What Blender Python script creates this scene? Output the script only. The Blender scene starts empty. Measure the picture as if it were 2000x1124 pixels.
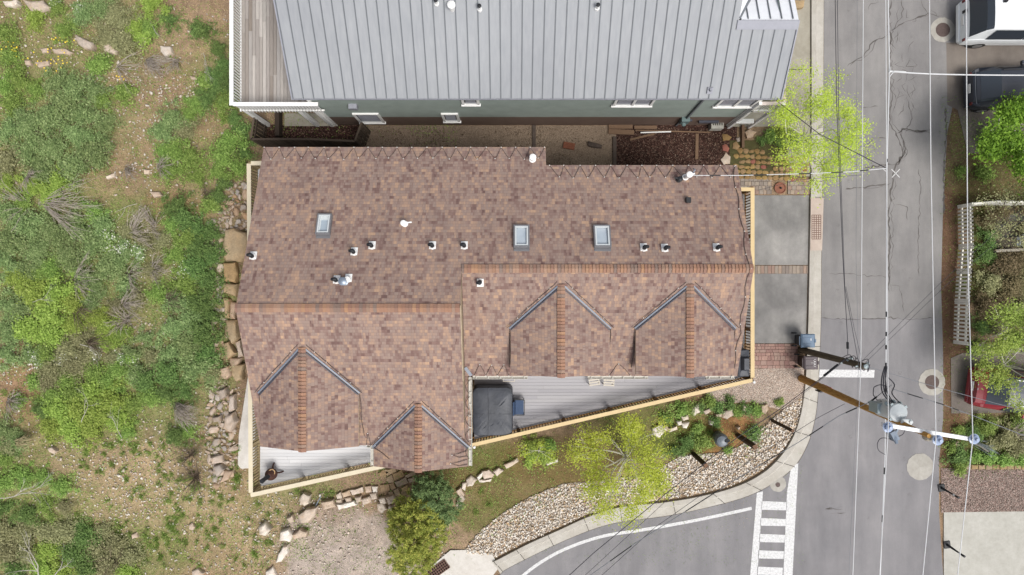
import bpy, bmesh, math, random
import numpy as np
from mathutils import Vector, Matrix, noise as mnoise
C = bpy.context.scene.collection
PI = math.pi
H = 32.0            # height of the aerial camera above the street
F = 1333.33         # focal length measured in photo pixels
KALB = 0.72         # surface albedo = photo value * KALB
random.seed(7); rng = np.random.default_rng(7)

def P(px, py, z=0.0):
    d = H - z
    return Vector(((px-1000)/F*d, (562-py)/F*d, z))

def sstep(a, b, x):
    t = min(1.0, max(0.0, (x-a)/(b-a))); return t*t*(3-2*t)

def hill(x, y):
    """terrain height: a bank rises west of the rock wall, nearly level elsewhere"""
    t = sstep(-12.0, -13.6, x) if x < -12.0 else 0.0
    t2 = min(1.0, max(0.0, (-13.6-x)/11.0))
    m = 0.25+0.75*sstep(-12.5, -7.5, y)
    h = (0.65*t + 1.1*t2)*m
    if x < -12.0 or y < -10.0:
        w = max(t, sstep(-9.0, -11.5, y)*sstep(-1.0, -4.0, x))
        h += w*0.16*mnoise.noise(Vector((x*0.5, y*0.5, 3.1))) + w*0.05*mnoise.noise(Vector((x*1.9, y*1.9, 7.7)))
    return h

def G(px, py, dz=0.0):
    p = P(px, py, 0)
    for _ in range(4): p = P(px, py, hill(p.x, p.y))
    p.z += dz
    return p

def lin(c):
    c = c/255.0
    return c/12.92 if c <= 0.04045 else ((c+0.055)/1.055)**2.4
def S(r, g, b, k=None):
    k = KALB if k is None else k
    return (min(.85, lin(r)*k), min(.85, lin(g)*k), min(.85, lin(b)*k), 1.0)

# ------------------------------------------------------------------ materials
class NT:
    def __init__(s, name):
        s.m = bpy.data.materials.new(name); s.m.use_nodes = True
        s.t = s.m.node_tree; s.bsdf = s.t.nodes['Principled BSDF']
    def n(s, typ, props=None, **inp):
        nd = s.t.nodes.new(typ)
        for k, v in (props or {}).items(): setattr(nd, k, v)
        for k, v in inp.items():
            key = k.replace('_', ' ')
            if key.isdigit(): key = int(key)
            s.set(nd.inputs[key], v)
        return nd
    def set(s, sock, v):
        if isinstance(v, bpy.types.NodeSocket): s.t.links.new(v, sock)
        elif isinstance(v, bpy.types.Node): s.t.links.new(v.outputs[0], sock)
        else: sock.default_value = v
    def math(s, op, a, b=0.0, c=0.0):
        nd = s.t.nodes.new('ShaderNodeMath'); nd.operation = op
        s.set(nd.inputs[0], a); s.set(nd.inputs[1], b); s.set(nd.inputs[2], c)
        return nd.outputs[0]
    def ramp(s, fac, stops, mode='LINEAR'):
        nd = s.t.nodes.new('ShaderNodeValToRGB'); nd.color_ramp.interpolation = mode
        el = nd.color_ramp.elements
        while len(el) < len(stops): el.new(0.5)
        for e, (p, c) in zip(el, stops):
            e.position = p; e.color = c
        s.set(nd.inputs[0], fac); return nd.outputs[0]
    def mix(s, f, a, b, mode='MIX'):
        nd = s.t.nodes.new('ShaderNodeMix'); nd.data_type = 'RGBA'; nd.blend_type = mode
        s.set(nd.inputs[0], f); s.set(nd.inputs[6], a); s.set(nd.inputs[7], b)
        return nd.outputs[2]
    def coord(s, which='Object', scale=None):
        tc = s.t.nodes.new('ShaderNodeTexCoord'); o = tc.outputs[which]
        if scale is not None:
            mp = s.t.nodes.new('ShaderNodeMapping'); mp.inputs['Scale'].default_value = scale
            s.t.links.new(o, mp.inputs['Vector']); o = mp.outputs[0]
        return o
    def noise(s, scale, detail=4, rough=.6, vec=None):
        nd = s.n('ShaderNodeTexNoise', Scale=scale, Detail=detail, Roughness=rough)
        s.set(nd.inputs['Vector'], vec if vec is not None else s.coord())
        return nd.outputs[0]
    def bump(s, h, strength=.3, dist=.02):
        nd = s.n('ShaderNodeBump', Strength=strength, Distance=dist, Height=h)
        s.set(s.bsdf.inputs['Normal'], nd.outputs[0])
    def out(s, color, rough=.7, metal=0.0, spec=.3):
        s.set(s.bsdf.inputs['Base Color'], color); s.set(s.bsdf.inputs['Roughness'], rough)
        s.set(s.bsdf.inputs['Metallic'], metal); s.set(s.bsdf.inputs['Specular IOR Level'], spec)
        return s.m

def scl(c, f): return (min(1, c[0]*f), min(1, c[1]*f), min(1, c[2]*f), 1)

def m_plain(name, c, rough=.6, var=.12, scale=3.0, metal=0.0, spec=.3, bump=0.0, fine=40):
    t = NT(name); f = t.noise(scale); g = t.noise(fine, 3)
    s1 = t.ramp(f, [(.3, scl(c, 1-var)), (.7, scl(c, 1+var))])
    s2 = t.ramp(g, [(.3, (1-var, 1-var, 1-var, 1)), (.7, (1+var*.4,)*3+(1,))])
    col = t.mix(1.0, s1, s2, 'MULTIPLY')
    if bump: t.bump(g, bump, .02)
    return t.out(col, rough, metal, spec)

def m_island(name, cols, rough=.8, noise=.15, nscale=12.0, bump=0.3, spec=.2, objrand=0.0, streak=None, fine=.0):
    """colour picked per loose piece (board, stone, leaf) from a list"""
    t = NT(name)
    gi = t.t.nodes.new('ShaderNodeNewGeometry'); r = gi.outputs['Random Per Island']
    if objrand:
        oi = t.t.nodes.new('ShaderNodeObjectInfo')
        r = t.math('FRACT', t.math('ADD', r, t.math('MULTIPLY', oi.outputs['Random'], objrand)))
    n = len(cols)
    col = t.ramp(r, [((i+.0)/max(1, n-1) if n > 1 else 0, c) for i, c in enumerate(cols)])
    vec = t.coord('Object', streak) if streak else t.coord()
    f = t.noise(nscale, 5, .65, vec)
    col = t.mix(1.0, col, t.ramp(f, [(.25, (1-noise,)*3+(1,)), (.75, (1+noise*.6,)*3+(1,))]), 'MULTIPLY')
    if bump: t.bump(f, bump, .02)
    return t.out(col, rough, 0, spec)

def m_objrand(name, cols, rough=.85, noise=.25, nscale=5.0, bump=.5):
    """colour picked per object (rocks)"""
    t = NT(name); oi = t.t.nodes.new('ShaderNodeObjectInfo')
    col = t.ramp(oi.outputs['Random'], [(i/(len(cols)-1), c) for i, c in enumerate(cols)])
    f = t.noise(nscale, 6, .65); g = t.noise(nscale*6, 3, .6)
    w = t.noise(nscale*.5, 2, .5)
    col = t.mix(t.ramp(w, [(.45, (0, 0, 0, 1)), (.75, (.6, .6, .6, 1))]), col, S(176, 140, 96), 'MIX')
    col = t.mix(1.0, col, t.ramp(f, [(.28, (1-noise, 1-noise, 1-noise, 1)), (.72, (1+noise*.7,)*3+(1,))]), 'MULTIPLY')
    col = t.mix(1.0, col, t.ramp(g, [(.3, (.82, .82, .82, 1)), (.7, (1.08,)*3+(1,))]), 'MULTIPLY')
    t.bump(t.math('ADD', f, t.math('MULTIPLY', g, .4)), bump, .04)
    return t.out(col, rough, 0, .2)

def m_leaf(name, cols, trans=.35, objvar=.25):
    t = NT(name)
    gi = t.t.nodes.new('ShaderNodeNewGeometry'); oi = t.t.nodes.new('ShaderNodeObjectInfo')
    w = t.noise(3.4, 4, .65)
    r = t.math('ADD', t.math('MULTIPLY', gi.outputs['Random Per Island'], .62), t.math('MULTIPLY', t.ramp(w, [(.3, (0,)*3+(1,)), (.7, (1,)*3+(1,))]), .38))
    col = t.ramp(r, [(i/(len(cols)-1), c) for i, c in enumerate(cols)])
    hs = t.n('ShaderNodeHueSaturation', Color=col)
    t.set(hs.inputs['Value'], t.math('ADD', 1-objvar*.5, t.math('MULTIPLY', oi.outputs['Random'], objvar)))
    t.set(hs.inputs['Hue'], t.math('ADD', .5-.012, t.math('MULTIPLY', oi.outputs['Random'], .024)))
    t.out(hs.outputs[0], .6, 0, .15)
    tr = t.n('ShaderNodeBsdfTranslucent', Color=hs.outputs[0])
    mx = t.t.nodes.new('ShaderNodeMixShader'); mx.inputs[0].default_value = trans
    t.t.links.new(t.bsdf.outputs[0], mx.inputs[1]); t.t.links.new(tr.outputs[0], mx.inputs[2])
    o = t.t.nodes['Material Output']; t.t.links.new(mx.outputs[0], o.inputs['Surface'])
    return t.m

def m_shingle(name='shingles'):
    t = NT(name)
    uv = t.n('ShaderNodeSeparateXYZ', Vector=t.coord('UV'))
    u, v = uv.outputs[0], uv.outputs[1]
    rh = .118; tw = .094
    vr = t.math('DIVIDE', v, rh); row = t.math('FLOOR', vr); fv = t.math('FRACT', vr)
    def wn(a, b, seed):
        cx = t.n('ShaderNodeCombineXYZ', X=a, Y=b, Z=seed)
        nd = t.n('ShaderNodeTexWhiteNoise', {'noise_dimensions': '3D'}, Vector=cx.outputs[0]); return nd.outputs['Value']
    off = wn(row, 0.0, 3.3)
    u1 = t.math('ADD', t.math('DIVIDE', u, tw), t.math('MULTIPLY', off, 7.0))
    c1 = t.math('FLOOR', u1); f1 = t.math('FRACT', u1)
    u2 = t.math('ADD', t.math('DIVIDE', u, tw*2.35), t.math('MULTIPLY', off, 11.0))
    c2 = t.math('FLOOR', u2)
    pair = t.math('FLOOR', t.math('MULTIPLY', t.math('ADD', row, t.math('MULTIPLY', wn(c2, 1.0, .7), .9)), .5))
    c3 = t.math('FLOOR', t.math('ADD', t.math('DIVIDE', u, tw*1.45), t.math('MULTIPLY', wn(row, 4.0, 8.8), .45)))
    a = wn(c1, row, 1.1); b = wn(c2, row, 2.2); c = wn(c3, pair, 5.5)
    lowf = t.noise(.55, 3, .6)
    r = t.math('ADD', t.math('ADD', t.math('MULTIPLY', a, .27), t.math('MULTIPLY', b, .26)), t.math('ADD', t.math('MULTIPLY', c, .35), t.math('MULTIPLY', lowf, .12)))
    col = t.ramp(r, [(.14, S(126, 101, 96)), (.28, S(146, 119, 112)), (.42, S(160, 136, 127)), (.52, S(169, 148, 138)), (.60, S(171, 146, 133)),
                     (.72, S(186, 156, 137)), (.88, S(203, 169, 143))])
    # granule speckle, weathering and the shaded butt of each course
    g = t.noise(160, 2, .6); w = t.noise(.9, 6, .7, t.coord('Object', (1.6, .3, 1)))
    col = t.mix(1.0, col, t.ramp(g, [(.3, (.86,)*3+(1,)), (.7, (1.1,)*3+(1,))]), 'MULTIPLY')
    col = t.mix(1.0, col, t.ramp(w, [(.3, (.88, .89, .90, 1)), (.7, (1.09, 1.08, 1.06, 1))]), 'MULTIPLY')
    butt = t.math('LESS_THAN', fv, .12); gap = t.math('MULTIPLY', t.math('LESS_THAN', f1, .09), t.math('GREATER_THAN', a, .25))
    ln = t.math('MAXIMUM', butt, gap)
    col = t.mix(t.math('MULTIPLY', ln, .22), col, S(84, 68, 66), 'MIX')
    hgt = t.math('ADD', t.math('MULTIPLY', t.math('SUBTRACT', 1.0, fv), .8), t.math('MULTIPLY', a, .4))
    t.bump(hgt, .35, .012)
    return t.out(col, .92, 0, .12)
# ------------------------------------------------------------------ objects
WL = {}
def tag(o, label=None, cat=None, group=None, kind=None):
    if label: o['label'] = label
    if cat: o['category'] = cat
    if group: o['group'] = group
    if kind: o['kind'] = kind
    return o
def thing(name, loc, label, cat, group=None, rotz=0.0):
    o = bpy.data.objects.new(name, None); C.objects.link(o)
    o.location = loc; o.rotation_euler = (0, 0, rotz); o.empty_display_size = .3
    WL[o.name] = Vector(loc) if not rotz else Vector((0, 0, 0))
    return tag(o, label, cat, group)
def local_thing(name, label, cat, group=None):
    o = thing(name, (0, 0, 0), label, cat, group); return o
def copy_tree(o, parent=None):
    c = o.copy(); C.objects.link(c); c.parent = parent
    for ch in list(o.children): copy_tree(ch, c)
    return c

class MB:
    def __init__(s): s.v = []; s.f = []; s.mi = []; s.uv = {}; s.cur = 0
    def face(s, pts, uv=None, mi=None):
        b = len(s.v); s.v.extend([tuple(p) for p in pts]); s.f.append(tuple(range(b, b+len(pts))))
        s.mi.append(s.cur if mi is None else mi)
        if uv: s.uv[len(s.f)-1] = uv
        return s
    def raw(s, vs, fs, mi=None):
        b = len(s.v); s.v.extend([tuple(p) for p in vs])
        for f in fs: s.f.append(tuple(b+i for i in f)); s.mi.append(s.cur if mi is None else mi)
        return s
    def box(s, c, size, rot=None, taper=1.0, mi=None):
        hx, hy, hz = size[0]/2, size[1]/2, size[2]/2
        vs = []
        for z, k in ((-hz, 1), (hz, taper)):
            for x, y in ((-hx, -hy), (hx, -hy), (hx, hy), (-hx, hy)): vs.append(Vector((x*k, y*k, z)))
        if rot is not None:
            if isinstance(rot, (int, float)): rot = Matrix.Rotation(rot, 3, 'Z')
            vs = [rot @ v for v in vs]
        c = Vector(c); vs = [v+c for v in vs]
        return s.raw(vs, [(3, 2, 1, 0), (4, 5, 6, 7), (0, 1, 5, 4), (1, 2, 6, 5), (2, 3, 7, 6), (3, 0, 4, 7)], mi)
    def bar(s, a, b, w, h, up=(0, 0, 1), mi=None):
        a = Vector(a); b = Vector(b); d = b-a; L = d.length
        if L < 1e-6: return s
        x = d/L; u = Vector(up); y = u.cross(x)
        if y.length < 1e-4: y = Vector((0, 1, 0)).cross(x)
        y.normalize(); z = x.cross(y)
        vs = []
        for e in (a, b):
            for yy, zz in ((-w/2, -h/2), (w/2, -h/2), (w/2, h/2), (-w/2, h/2)): vs.append(e+y*yy+z*zz)
        return s.raw(vs, [(0, 3, 2, 1), (4, 5, 6, 7), (0, 1, 5, 4), (1, 2, 6, 5), (2, 3, 7, 6), (3, 0, 4, 7)], mi)
    def tube(s, pts, r, sides=6, mi=None, cap=True):
        pts = [Vector(p) for p in pts]; n = len(pts)
        rr = r if isinstance(r, (list, tuple)) else [r]*n
        t0 = (pts[1]-pts[0]).normalized()
        nrm = t0.orthogonal().normalized(); vs = []; fs = []
        for i, p in enumerate(pts):
            t = (pts[min(i+1, n-1)]-pts[max(i-1, 0)])
            t = t.normalized() if t.length > 1e-9 else t0
            nrm = (nrm - t*nrm.dot(t))
            nrm = nrm.normalized() if nrm.length > 1e-6 else t.orthogonal().normalized()
            bi = t.cross(nrm)
            for k in range(sides):
                a = 2*PI*k/sides; vs.append(p+(nrm*math.cos(a)+bi*math.sin(a))*rr[i])
        for i in range(n-1):
            for k in range(sides):
                a = i*sides+k; b = i*sides+(k+1) % sides
                fs.append((a, b, b+sides, a+sides))
        if cap: fs.append(tuple(range(sides-1, -1, -1))); fs.append(tuple((n-1)*sides+k for k in range(sides)))
        return s.raw(vs, fs, mi)
    def cyl(s, base, r0, r1, h, sides=16, mi=None, axis=None):
        a = Vector(base); b = a+(Vector(axis) if axis else Vector((0, 0, 1)))*h
        return s.tube([a, b], [r0, r1], sides, mi)
    def lathe(s, c, prof, sides=20, mi=None, rot=None):
        vs = []; fs = []; c = Vector(c); n = len(prof)
        for r, z in prof:
            for k in range(sides):
                a = 2*PI*k/sides; p = Vector((r*math.cos(a), r*math.sin(a), z))
                if rot is not None: p = rot @ p
                vs.append(c+p)
        for i in range(n-1):
            for k in range(sides):
                a = i*sides+k; b = i*sides+(k+1) % sides; fs.append((a, b, b+sides, a+sides))
        fs.append(tuple(range(sides-1, -1, -1))); fs.append(tuple((n-1)*sides+k for k in range(sides)))
        return s.raw(vs, fs, mi)
    def prism(s, poly, z0, z1, mi=None, inset=0.0):
        """poly: list of (x,y) counter-clockwise or not; extruded"""
        ar = sum(poly[i][0]*poly[(i+1) % len(poly)][1]-poly[(i+1) % len(poly)][0]*poly[i][1] for i in range(len(poly)))
        if ar < 0: poly = poly[::-1]
        n = len(poly); cx = sum(p[0] for p in poly)/n; cy = sum(p[1] for p in poly)/n
        vs = [(x, y, z0) for x, y in poly]
        if inset:
            zt = z1-inset*.6; vs += [(x, y, zt) for x, y in poly]
            for x, y in poly:
                d = math.hypot(x-cx, y-cy) or 1; k = max(0, 1-inset/d); vs.append((cx+(x-cx)*k, cy+(y-cy)*k, z1))
            fs = [tuple(range(n-1, -1, -1)), tuple(range(2*n, 3*n))]
            for lv in range(2):
                for i in range(n):
                    j = (i+1) % n; fs.append((lv*n+i, lv*n+j, lv*n+n+j, lv*n+n+i))
        else:
            vs += [(x, y, z1) for x, y in poly]
            fs = [tuple(range(n-1, -1, -1)), tuple(range(n, 2*n))]
            for i in range(n):
                j = (i+1) % n; fs.append((i, j, n+j, n+i))
        return s.raw(vs, fs, mi)
    def sheet(s, poly, z, mi=None):
        if len(poly) > 4:
            from mathutils.geometry import tessellate_polygon
            vs = [Vector((p[0], p[1], 0)) for p in poly]
            for t in tessellate_polygon([vs]): s.sheet([poly[i] for i in t], z, mi)
            return s
        ar = sum(poly[i][0]*poly[(i+1) % len(poly)][1]-poly[(i+1) % len(poly)][0]*poly[i][1] for i in range(len(poly)))
        if ar < 0: poly = poly[::-1]
        return s.face([(p[0], p[1], z) for p in poly], mi=mi)
    def build(s, name, mats, parent=None, origin=None, smooth=False, kind=None, bevel=0.0):
        if parent is not None: org = WL.get(parent.name, Vector((0, 0, 0)))
        elif origin is not None: org = Vector(origin)
        elif s.v:
            a = np.array(s.v); org = Vector(((a[:, 0].min()+a[:, 0].max())/2, (a[:, 1].min()+a[:, 1].max())/2, a[:, 2].min()))
        else: org = Vector((0, 0, 0))
        me = bpy.data.meshes.new(name)
        me.from_pydata([(x-org.x, y-org.y, z-org.z) for x, y, z in s.v], [], s.f)
        for m in (mats if isinstance(mats, (list, tuple)) else [mats]): me.materials.append(m)
        me.polygons.foreach_set('material_index', s.mi)
        if s.uv:
            ul = me.uv_layers.new(name='UVMap')
            for fi, uvs in s.uv.items():
                p = me.polygons[fi]
                for li, q in zip(p.loop_indices, uvs): ul.data[li].uv = q
        if smooth: me.polygons.foreach_set('use_smooth', [True]*len(me.polygons))
        me.update()
        o = bpy.data.objects.new(name, me); C.objects.link(o)
        if parent is not None: o.parent = parent; WL[o.name] = org
        else: o.location = org; WL[o.name] = org
        if kind: o['kind'] = kind
        if bevel:
            bv = o.modifiers.new('bevel', 'BEVEL'); bv.width = bevel; bv.segments = 2; bv.limit_method = 'ANGLE'
        if smooth:
            try:
                me.set_sharp_from_angle(angle=math.radians(38))
            except Exception: pass
        return o

def np_mesh(name, verts, faces, mats, parent=None, smooth=False, mi=None):
    me = bpy.data.meshes.new(name); nv = len(verts); nf, k = faces.shape
    me.vertices.add(nv); me.vertices.foreach_set('co', verts.astype(np.float32).ravel())
    me.loops.add(nf*k); me.loops.foreach_set('vertex_index', faces.astype(np.int32).ravel())
    me.polygons.add(nf); me.polygons.foreach_set('loop_start', np.arange(0, nf*k, k, dtype=np.int32))
    try: me.polygons.foreach_set('loop_total', np.full(nf, k, dtype=np.int32))
    except Exception: pass
    for m in (mats if isinstance(mats, (list, tuple)) else [mats]): me.materials.append(m)
    if mi is not None: me.polygons.foreach_set('material_index', mi.astype(np.int32))
    if smooth: me.polygons.foreach_set('use_smooth', np.ones(nf, bool))
    me.update(calc_edges=True); me.validate()
    return me
def link(name, me, parent=None, loc=(0, 0, 0)):
    o = bpy.data.objects.new(name, me); C.objects.link(o); o.parent = parent; o.location = loc
    WL[o.name] = Vector(loc); return o

def scatter(tv, tf, pos, scale, R):
    """tv (V,3) tf (Fn,k); pos (N,3); scale (N,3); R (N,3,3) -> verts, faces"""
    n = len(pos); V = len(tv)
    v = tv[None, :, :]*scale[:, None, :]
    v = np.einsum('nij,nvj->nvi', R, v)+pos[:, None, :]
    f = tf[None, :, :]+(np.arange(n)*V)[:, None, None]
    return v.reshape(-1, 3), f.reshape(-1, tf.shape[1])
def rotz_(a):
    c, s = np.cos(a), np.sin(a); R = np.zeros((len(a), 3, 3)); R[:, 0, 0] = c; R[:, 0, 1] = -s; R[:, 1, 0] = s; R[:, 1, 1] = c; R[:, 2, 2] = 1; return R
def rotx_(a):
    c, s = np.cos(a), np.sin(a); R = np.zeros((len(a), 3, 3)); R[:, 0, 0] = 1; R[:, 1, 1] = c; R[:, 1, 2] = -s; R[:, 2, 1] = s; R[:, 2, 2] = c; return R
def rrot(n, tilt=1.0, r=None):
    r = r or rng
    return np.einsum('nij,njk,nkl->nil', rotz_(r.uniform(0, 2*PI, n)), rotx_(r.normal(0, tilt, n)), rotz_(r.uniform(0, 2*PI, n)))

LEAF_V = np.array([[-.5, 0, 0], [0, -.32, .04], [.5, 0, 0], [0, .32, .04]]); LEAF_F = np.array([[0, 1, 2, 3]])
def hull_template(seed, n=12):
    bm = bmesh.new(); r = random.Random(seed)
    for i in range(n):
        v = Vector((r.gauss(0, 1), r.gauss(0, 1), r.gauss(0, 1))).normalized()
        bm.verts.new((v.x*r.uniform(.8, 1)*.5, v.y*r.uniform(.7, 1)*.45, v.z*.35))
    res = bmesh.ops.convex_hull(bm, input=bm.verts)
    inner = [g for g in res['geom_interior'] if isinstance(g, bmesh.types.BMVert)]
    if inner: bmesh.ops.delete(bm, geom=inner, context='VERTS')
    bmesh.ops.triangulate(bm, faces=bm.faces); bm.verts.ensure_lookup_table(); bm.verts.index_update()
    V = np.array([v.co[:] for v in bm.verts]); Fc = np.array([[v.index for v in f.verts] for f in bm.faces]); bm.free()
    return V, Fc

def rock_mesh(name, seed, mat, flat=.55, n=22, bev=.05):
    bm = bmesh.new(); r = random.Random(seed)
    e = r.uniform(.7, 1)
    for i in range(n):
        v = Vector((r.gauss(0, 1), r.gauss(0, 1), r.gauss(0, 1))).normalized()
        m = max(abs(v.x), abs(v.y), abs(v.z)); v = v.lerp(v/m, .35)
        bm.verts.new((v.x*.5*r.uniform(.86, 1), v.y*.5*e*r.uniform(.86, 1), v.z*.5*flat))
    res = bmesh.ops.convex_hull(bm, input=bm.verts)
    inner = [g for g in res['geom_interior'] if isinstance(g, bmesh.types.BMVert)]
    if inner: bmesh.ops.delete(bm, geom=inner, context='VERTS')
    bmesh.ops.bevel(bm, geom=list(bm.edges), offset=bev, segments=2, affect='EDGES', profile=.6)
    me = bpy.data.meshes.new(name); bm.to_mesh(me); bm.free(); me.materials.append(mat)
    me.polygons.foreach_set('use_smooth', [True]*len(me.polygons))
    try: me.set_sharp_from_angle(angle=math.radians(32))
    except Exception: pass
    return me

def catmull(pts, n=8, closed=False):
    out = []; m = len(pts)
    for i in range(m-1 if not closed else m):
        p0 = pts[max(i-1, 0)] if not closed else pts[(i-1) % m]; p1 = pts[i]; p2 = pts[(i+1) % m]
        p3 = pts[min(i+2, m-1)] if not closed else pts[(i+2) % m]
        for k in range(n):
            t = k/n; out.append(tuple(.5*((2*b)+(-a+c)*t+(2*a-5*b+4*c-d)*t*t+(-a+3*b-3*c+d)*t**3) for a, b, c, d in zip(p0, p1, p2, p3)))
    if not closed: out.append(tuple(pts[-1]))
    return out

def clip(poly, nx, ny, d):
    """keep nx*x+ny*y <= d"""
    out = []
    for i in range(len(poly)):
        a, b = poly[i], poly[(i+1) % len(poly)]
        da = nx*a[0]+ny*a[1]-d; db = nx*b[0]+ny*b[1]-d
        if da <= 0: out.append(a)
        if (da < 0 < db) or (db < 0 < da):
            t = da/(da-db); out.append((a[0]+(b[0]-a[0])*t, a[1]+(b[1]-a[1])*t))
    return out
def inpoly(x, y, poly):
    c = False; n = len(poly); j = n-1
    for i in range(n):
        xi, yi = poly[i][0], poly[i][1]; xj, yj = poly[j][0], poly[j][1]
        if (yi > y) != (yj > y) and x < (xj-xi)*(y-yi)/(yj-yi)+xi: c = not c
        j = i
    return c
def inpoly_np(x, y, poly):
    c = np.zeros(x.shape, bool); n = len(poly); j = n-1
    for i in range(n):
        xi, yi = poly[i][0], poly[i][1]; xj, yj = poly[j][0], poly[j][1]
        if yj != yi: c ^= ((yi > y) != (yj > y)) & (x < (xj-xi)*(y-yi)/(yj-yi)+xi)
        j = i
    return c
def PX(pts, z=0.0): return [tuple(P(a, b, z)[:2]) for a, b in pts]

def boards(mb, poly, z0, z1, pitch=.14, gap=.008, axis='x', cut=3.6, r=None):
    """deck boards along an axis, clipped to a convex polygon, with staggered butt joints"""
    r = r or random.Random(3)
    k = 1 if axis == 'x' else 0; lo = min(p[k] for p in poly); hi = max(p[k] for p in poly)
    n = int((hi-lo)/pitch)+1
    for i in range(n):
        a = lo+i*pitch; b = min(a+pitch-gap, hi)
        nx, ny = (0, 1) if k == 1 else (1, 0)
        q = clip(clip(poly, nx, ny, b), -nx, -ny, -a)
        if len(q) < 3: continue
        o = 1-k; l2 = min(p[o] for p in q); h2 = max(p[o] for p in q)
        c = l2-r.uniform(0, cut)
        while c < h2:
            e = c+cut
            s = clip(clip(q, *( (1, 0) if k == 1 else (0, 1)), e-.004), *((-1, 0) if k == 1 else (0, -1)), -c)
            if len(s) >= 3:
                ar = abs(sum(s[j][0]*s[(j+1) % len(s)][1]-s[(j+1) % len(s)][0]*s[j][1] for j in range(len(s))))/2
                if ar > 1e-4: mb.prism(s, z0, z1+r.uniform(-.002, .002))
            c = e
# ------------------------------------------------------------------ terrain
def vnoise(x, y, s, seed):
    """smooth value noise on arrays"""
    r = np.random.default_rng(seed); g = r.random((256, 256))
    X = x*s+100; Y = y*s+100; xi = np.floor(X).astype(int); yi = np.floor(Y).astype(int); fx = X-xi; fy = Y-yi
    fx = fx*fx*(3-2*fx); fy = fy*fy*(3-2*fy)
    a = g[xi % 256, yi % 256]; b = g[(xi+1) % 256, yi % 256]; c = g[xi % 256, (yi+1) % 256]; d = g[(xi+1) % 256, (yi+1) % 256]
    return a*(1-fx)*(1-fy)+b*fx*(1-fy)+c*(1-fx)*fy+d*fx*fy
def fbm(x, y, s, seed): return .55*vnoise(x, y, s, seed)+.28*vnoise(x, y, s*2.1, seed+1)+.17*vnoise(x, y, s*4.3, seed+2)

def axis_pts(lo, hi, step, far):
    a = list(np.arange(lo, hi+1e-6, step)); k = 1.0
    left = []; x = lo
    while x > -far: x -= k; k *= 1.5; left.append(x)
    right = []; x = hi; k = 1.0
    while x < far: x += k; k *= 1.5; right.append(x)
    return np.array(left[::-1]+a+right)
gx = axis_pts(-26, 26, .11, 160); gy = axis_pts(-15, 15, .11, 160)
GX, GY = np.meshgrid(gx, gy)
GZ = np.zeros_like(GX)
for j in range(GX.shape[0]):
    for i in range(GX.shape[1]):
        x = GX[j, i]; y = GY[j, i]
        if x < -11.9 or y < -8.9: GZ[j, i] = hill(x, y)
# far terrain keeps the last height
PXX = 1000+GX/(H-GZ)*F; PYY = 562-GY/(H-GZ)*F
DIRT = np.array(S(162, 140, 116)[:3]); 
paint = np.zeros(GX.shape+(3,)); n0 = fbm(GX, GY, .35, 11)[..., None]; n1 = fbm(GX, GY, 1.6, 12)[..., None]
paint[:] = DIRT*(0.82+.36*n0)
pink = np.array(S(184, 158, 136)[:3]); paint = paint*(1-.45*np.clip(n1*2.2-.9, 0, 1))+pink*.45*np.clip(n1*2.2-.9, 0, 1)
green = np.zeros(GX.shape)
def blot(cx, cy, rx, ry, col, w=1.0, soft=.5, grn=0.0, warp=.5, seed=5):
    global paint, green
    wx = (fbm(GX, GY, .9, seed)-.5)*warp*2; wy = (fbm(GX, GY, .9, seed+9)-.5)*warp*2
    d = np.sqrt(((PXX-cx)/rx+wx)**2+((PYY-cy)/ry+wy)**2)
    m = np.clip((1+soft*.5-d)/max(soft, .01), 0, 1); m = m*m*(3-2*m)*w
    if col is not None: paint = paint*(1-m[..., None])+np.array(S(*col)[:3])*m[..., None]*(1.02+.34*n1)
    green = green*(1-m)+grn*m if grn < .01 else np.maximum(green, grn*m)
# hillside vegetation cover
for a in [(60, 120, 130, 130, .7), (230, 60, 110, 90, .6), (120, 260, 150, 110, .8), (60, 340, 110, 70, .8), (330, 290, 110, 80, .5), (440, 190, 60, 130, .7),
          (120, 450, 190, 90, .9), (330, 480, 120, 110, .75), (90, 580, 150, 110, .95), (250, 560, 120, 90, .7), (370, 620, 100, 120, .9), (180, 690, 180, 80, .8),
          (370, 710, 90, 60, .85), (190, 800, 150, 90, .9), (40, 870, 70, 90, .6), (330, 790, 110, 70, .7), (60, 1040, 150, 110, .95), (200, 1090, 160, 60, .9),
          (260, 960, 200, 120, .45), (400, 1000, 170, 120, .5), (520, 1000, 60, 60, .8), (600, 950, 60, 30, .6)]:
    blot(a[0], a[1], a[2], a[3], (142, 146, 98), .62*a[4], .7, a[4], .7, int(a[0]) % 40)
# bare earth on the slope, sandy ground low down
for a in [(350, 60, 90, 60, (168, 144, 122)), (290, 250, 70, 60, (164, 140, 118)), (230, 330, 90, 50, (158, 134, 112)), (410, 240, 40, 40, (150, 126, 104)),
          (330, 400, 70, 35, (150, 120, 96)), (40, 730, 50, 60, (160, 128, 104)), (50, 790, 40, 40, (158, 126, 100)), (250, 900, 120, 40, (178, 156, 130)),
          (330, 950, 180, 60, (180, 158, 132)), (470, 900, 50, 60, (146, 122, 98)), (470, 1040, 110, 80, (182, 158, 132)), (560, 1060, 90, 80, (186, 164, 140))]:
    blot(a[0], a[1], a[2], a[3], a[4], .65, .8, .12, .6, int(a[1]) % 40)
# the dusty parking pad low in the picture
blot(665, 1065, 118, 78, (180, 167, 158), .95, .25, 0, .25, 3); blot(680, 1120, 130, 60, (182, 170, 162), .95, .3, 0, .2, 3)
blot(650, 1000, 60, 25, (150, 132, 118), .6, .8, 0, .4, 4)
blot(850, 930, 70, 28, (112, 84, 66), .9, .5, 0, .3, 6)
blot(900, 1060, 60, 60, (168, 146, 124), .6, .8, .1, .4, 8)
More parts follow.
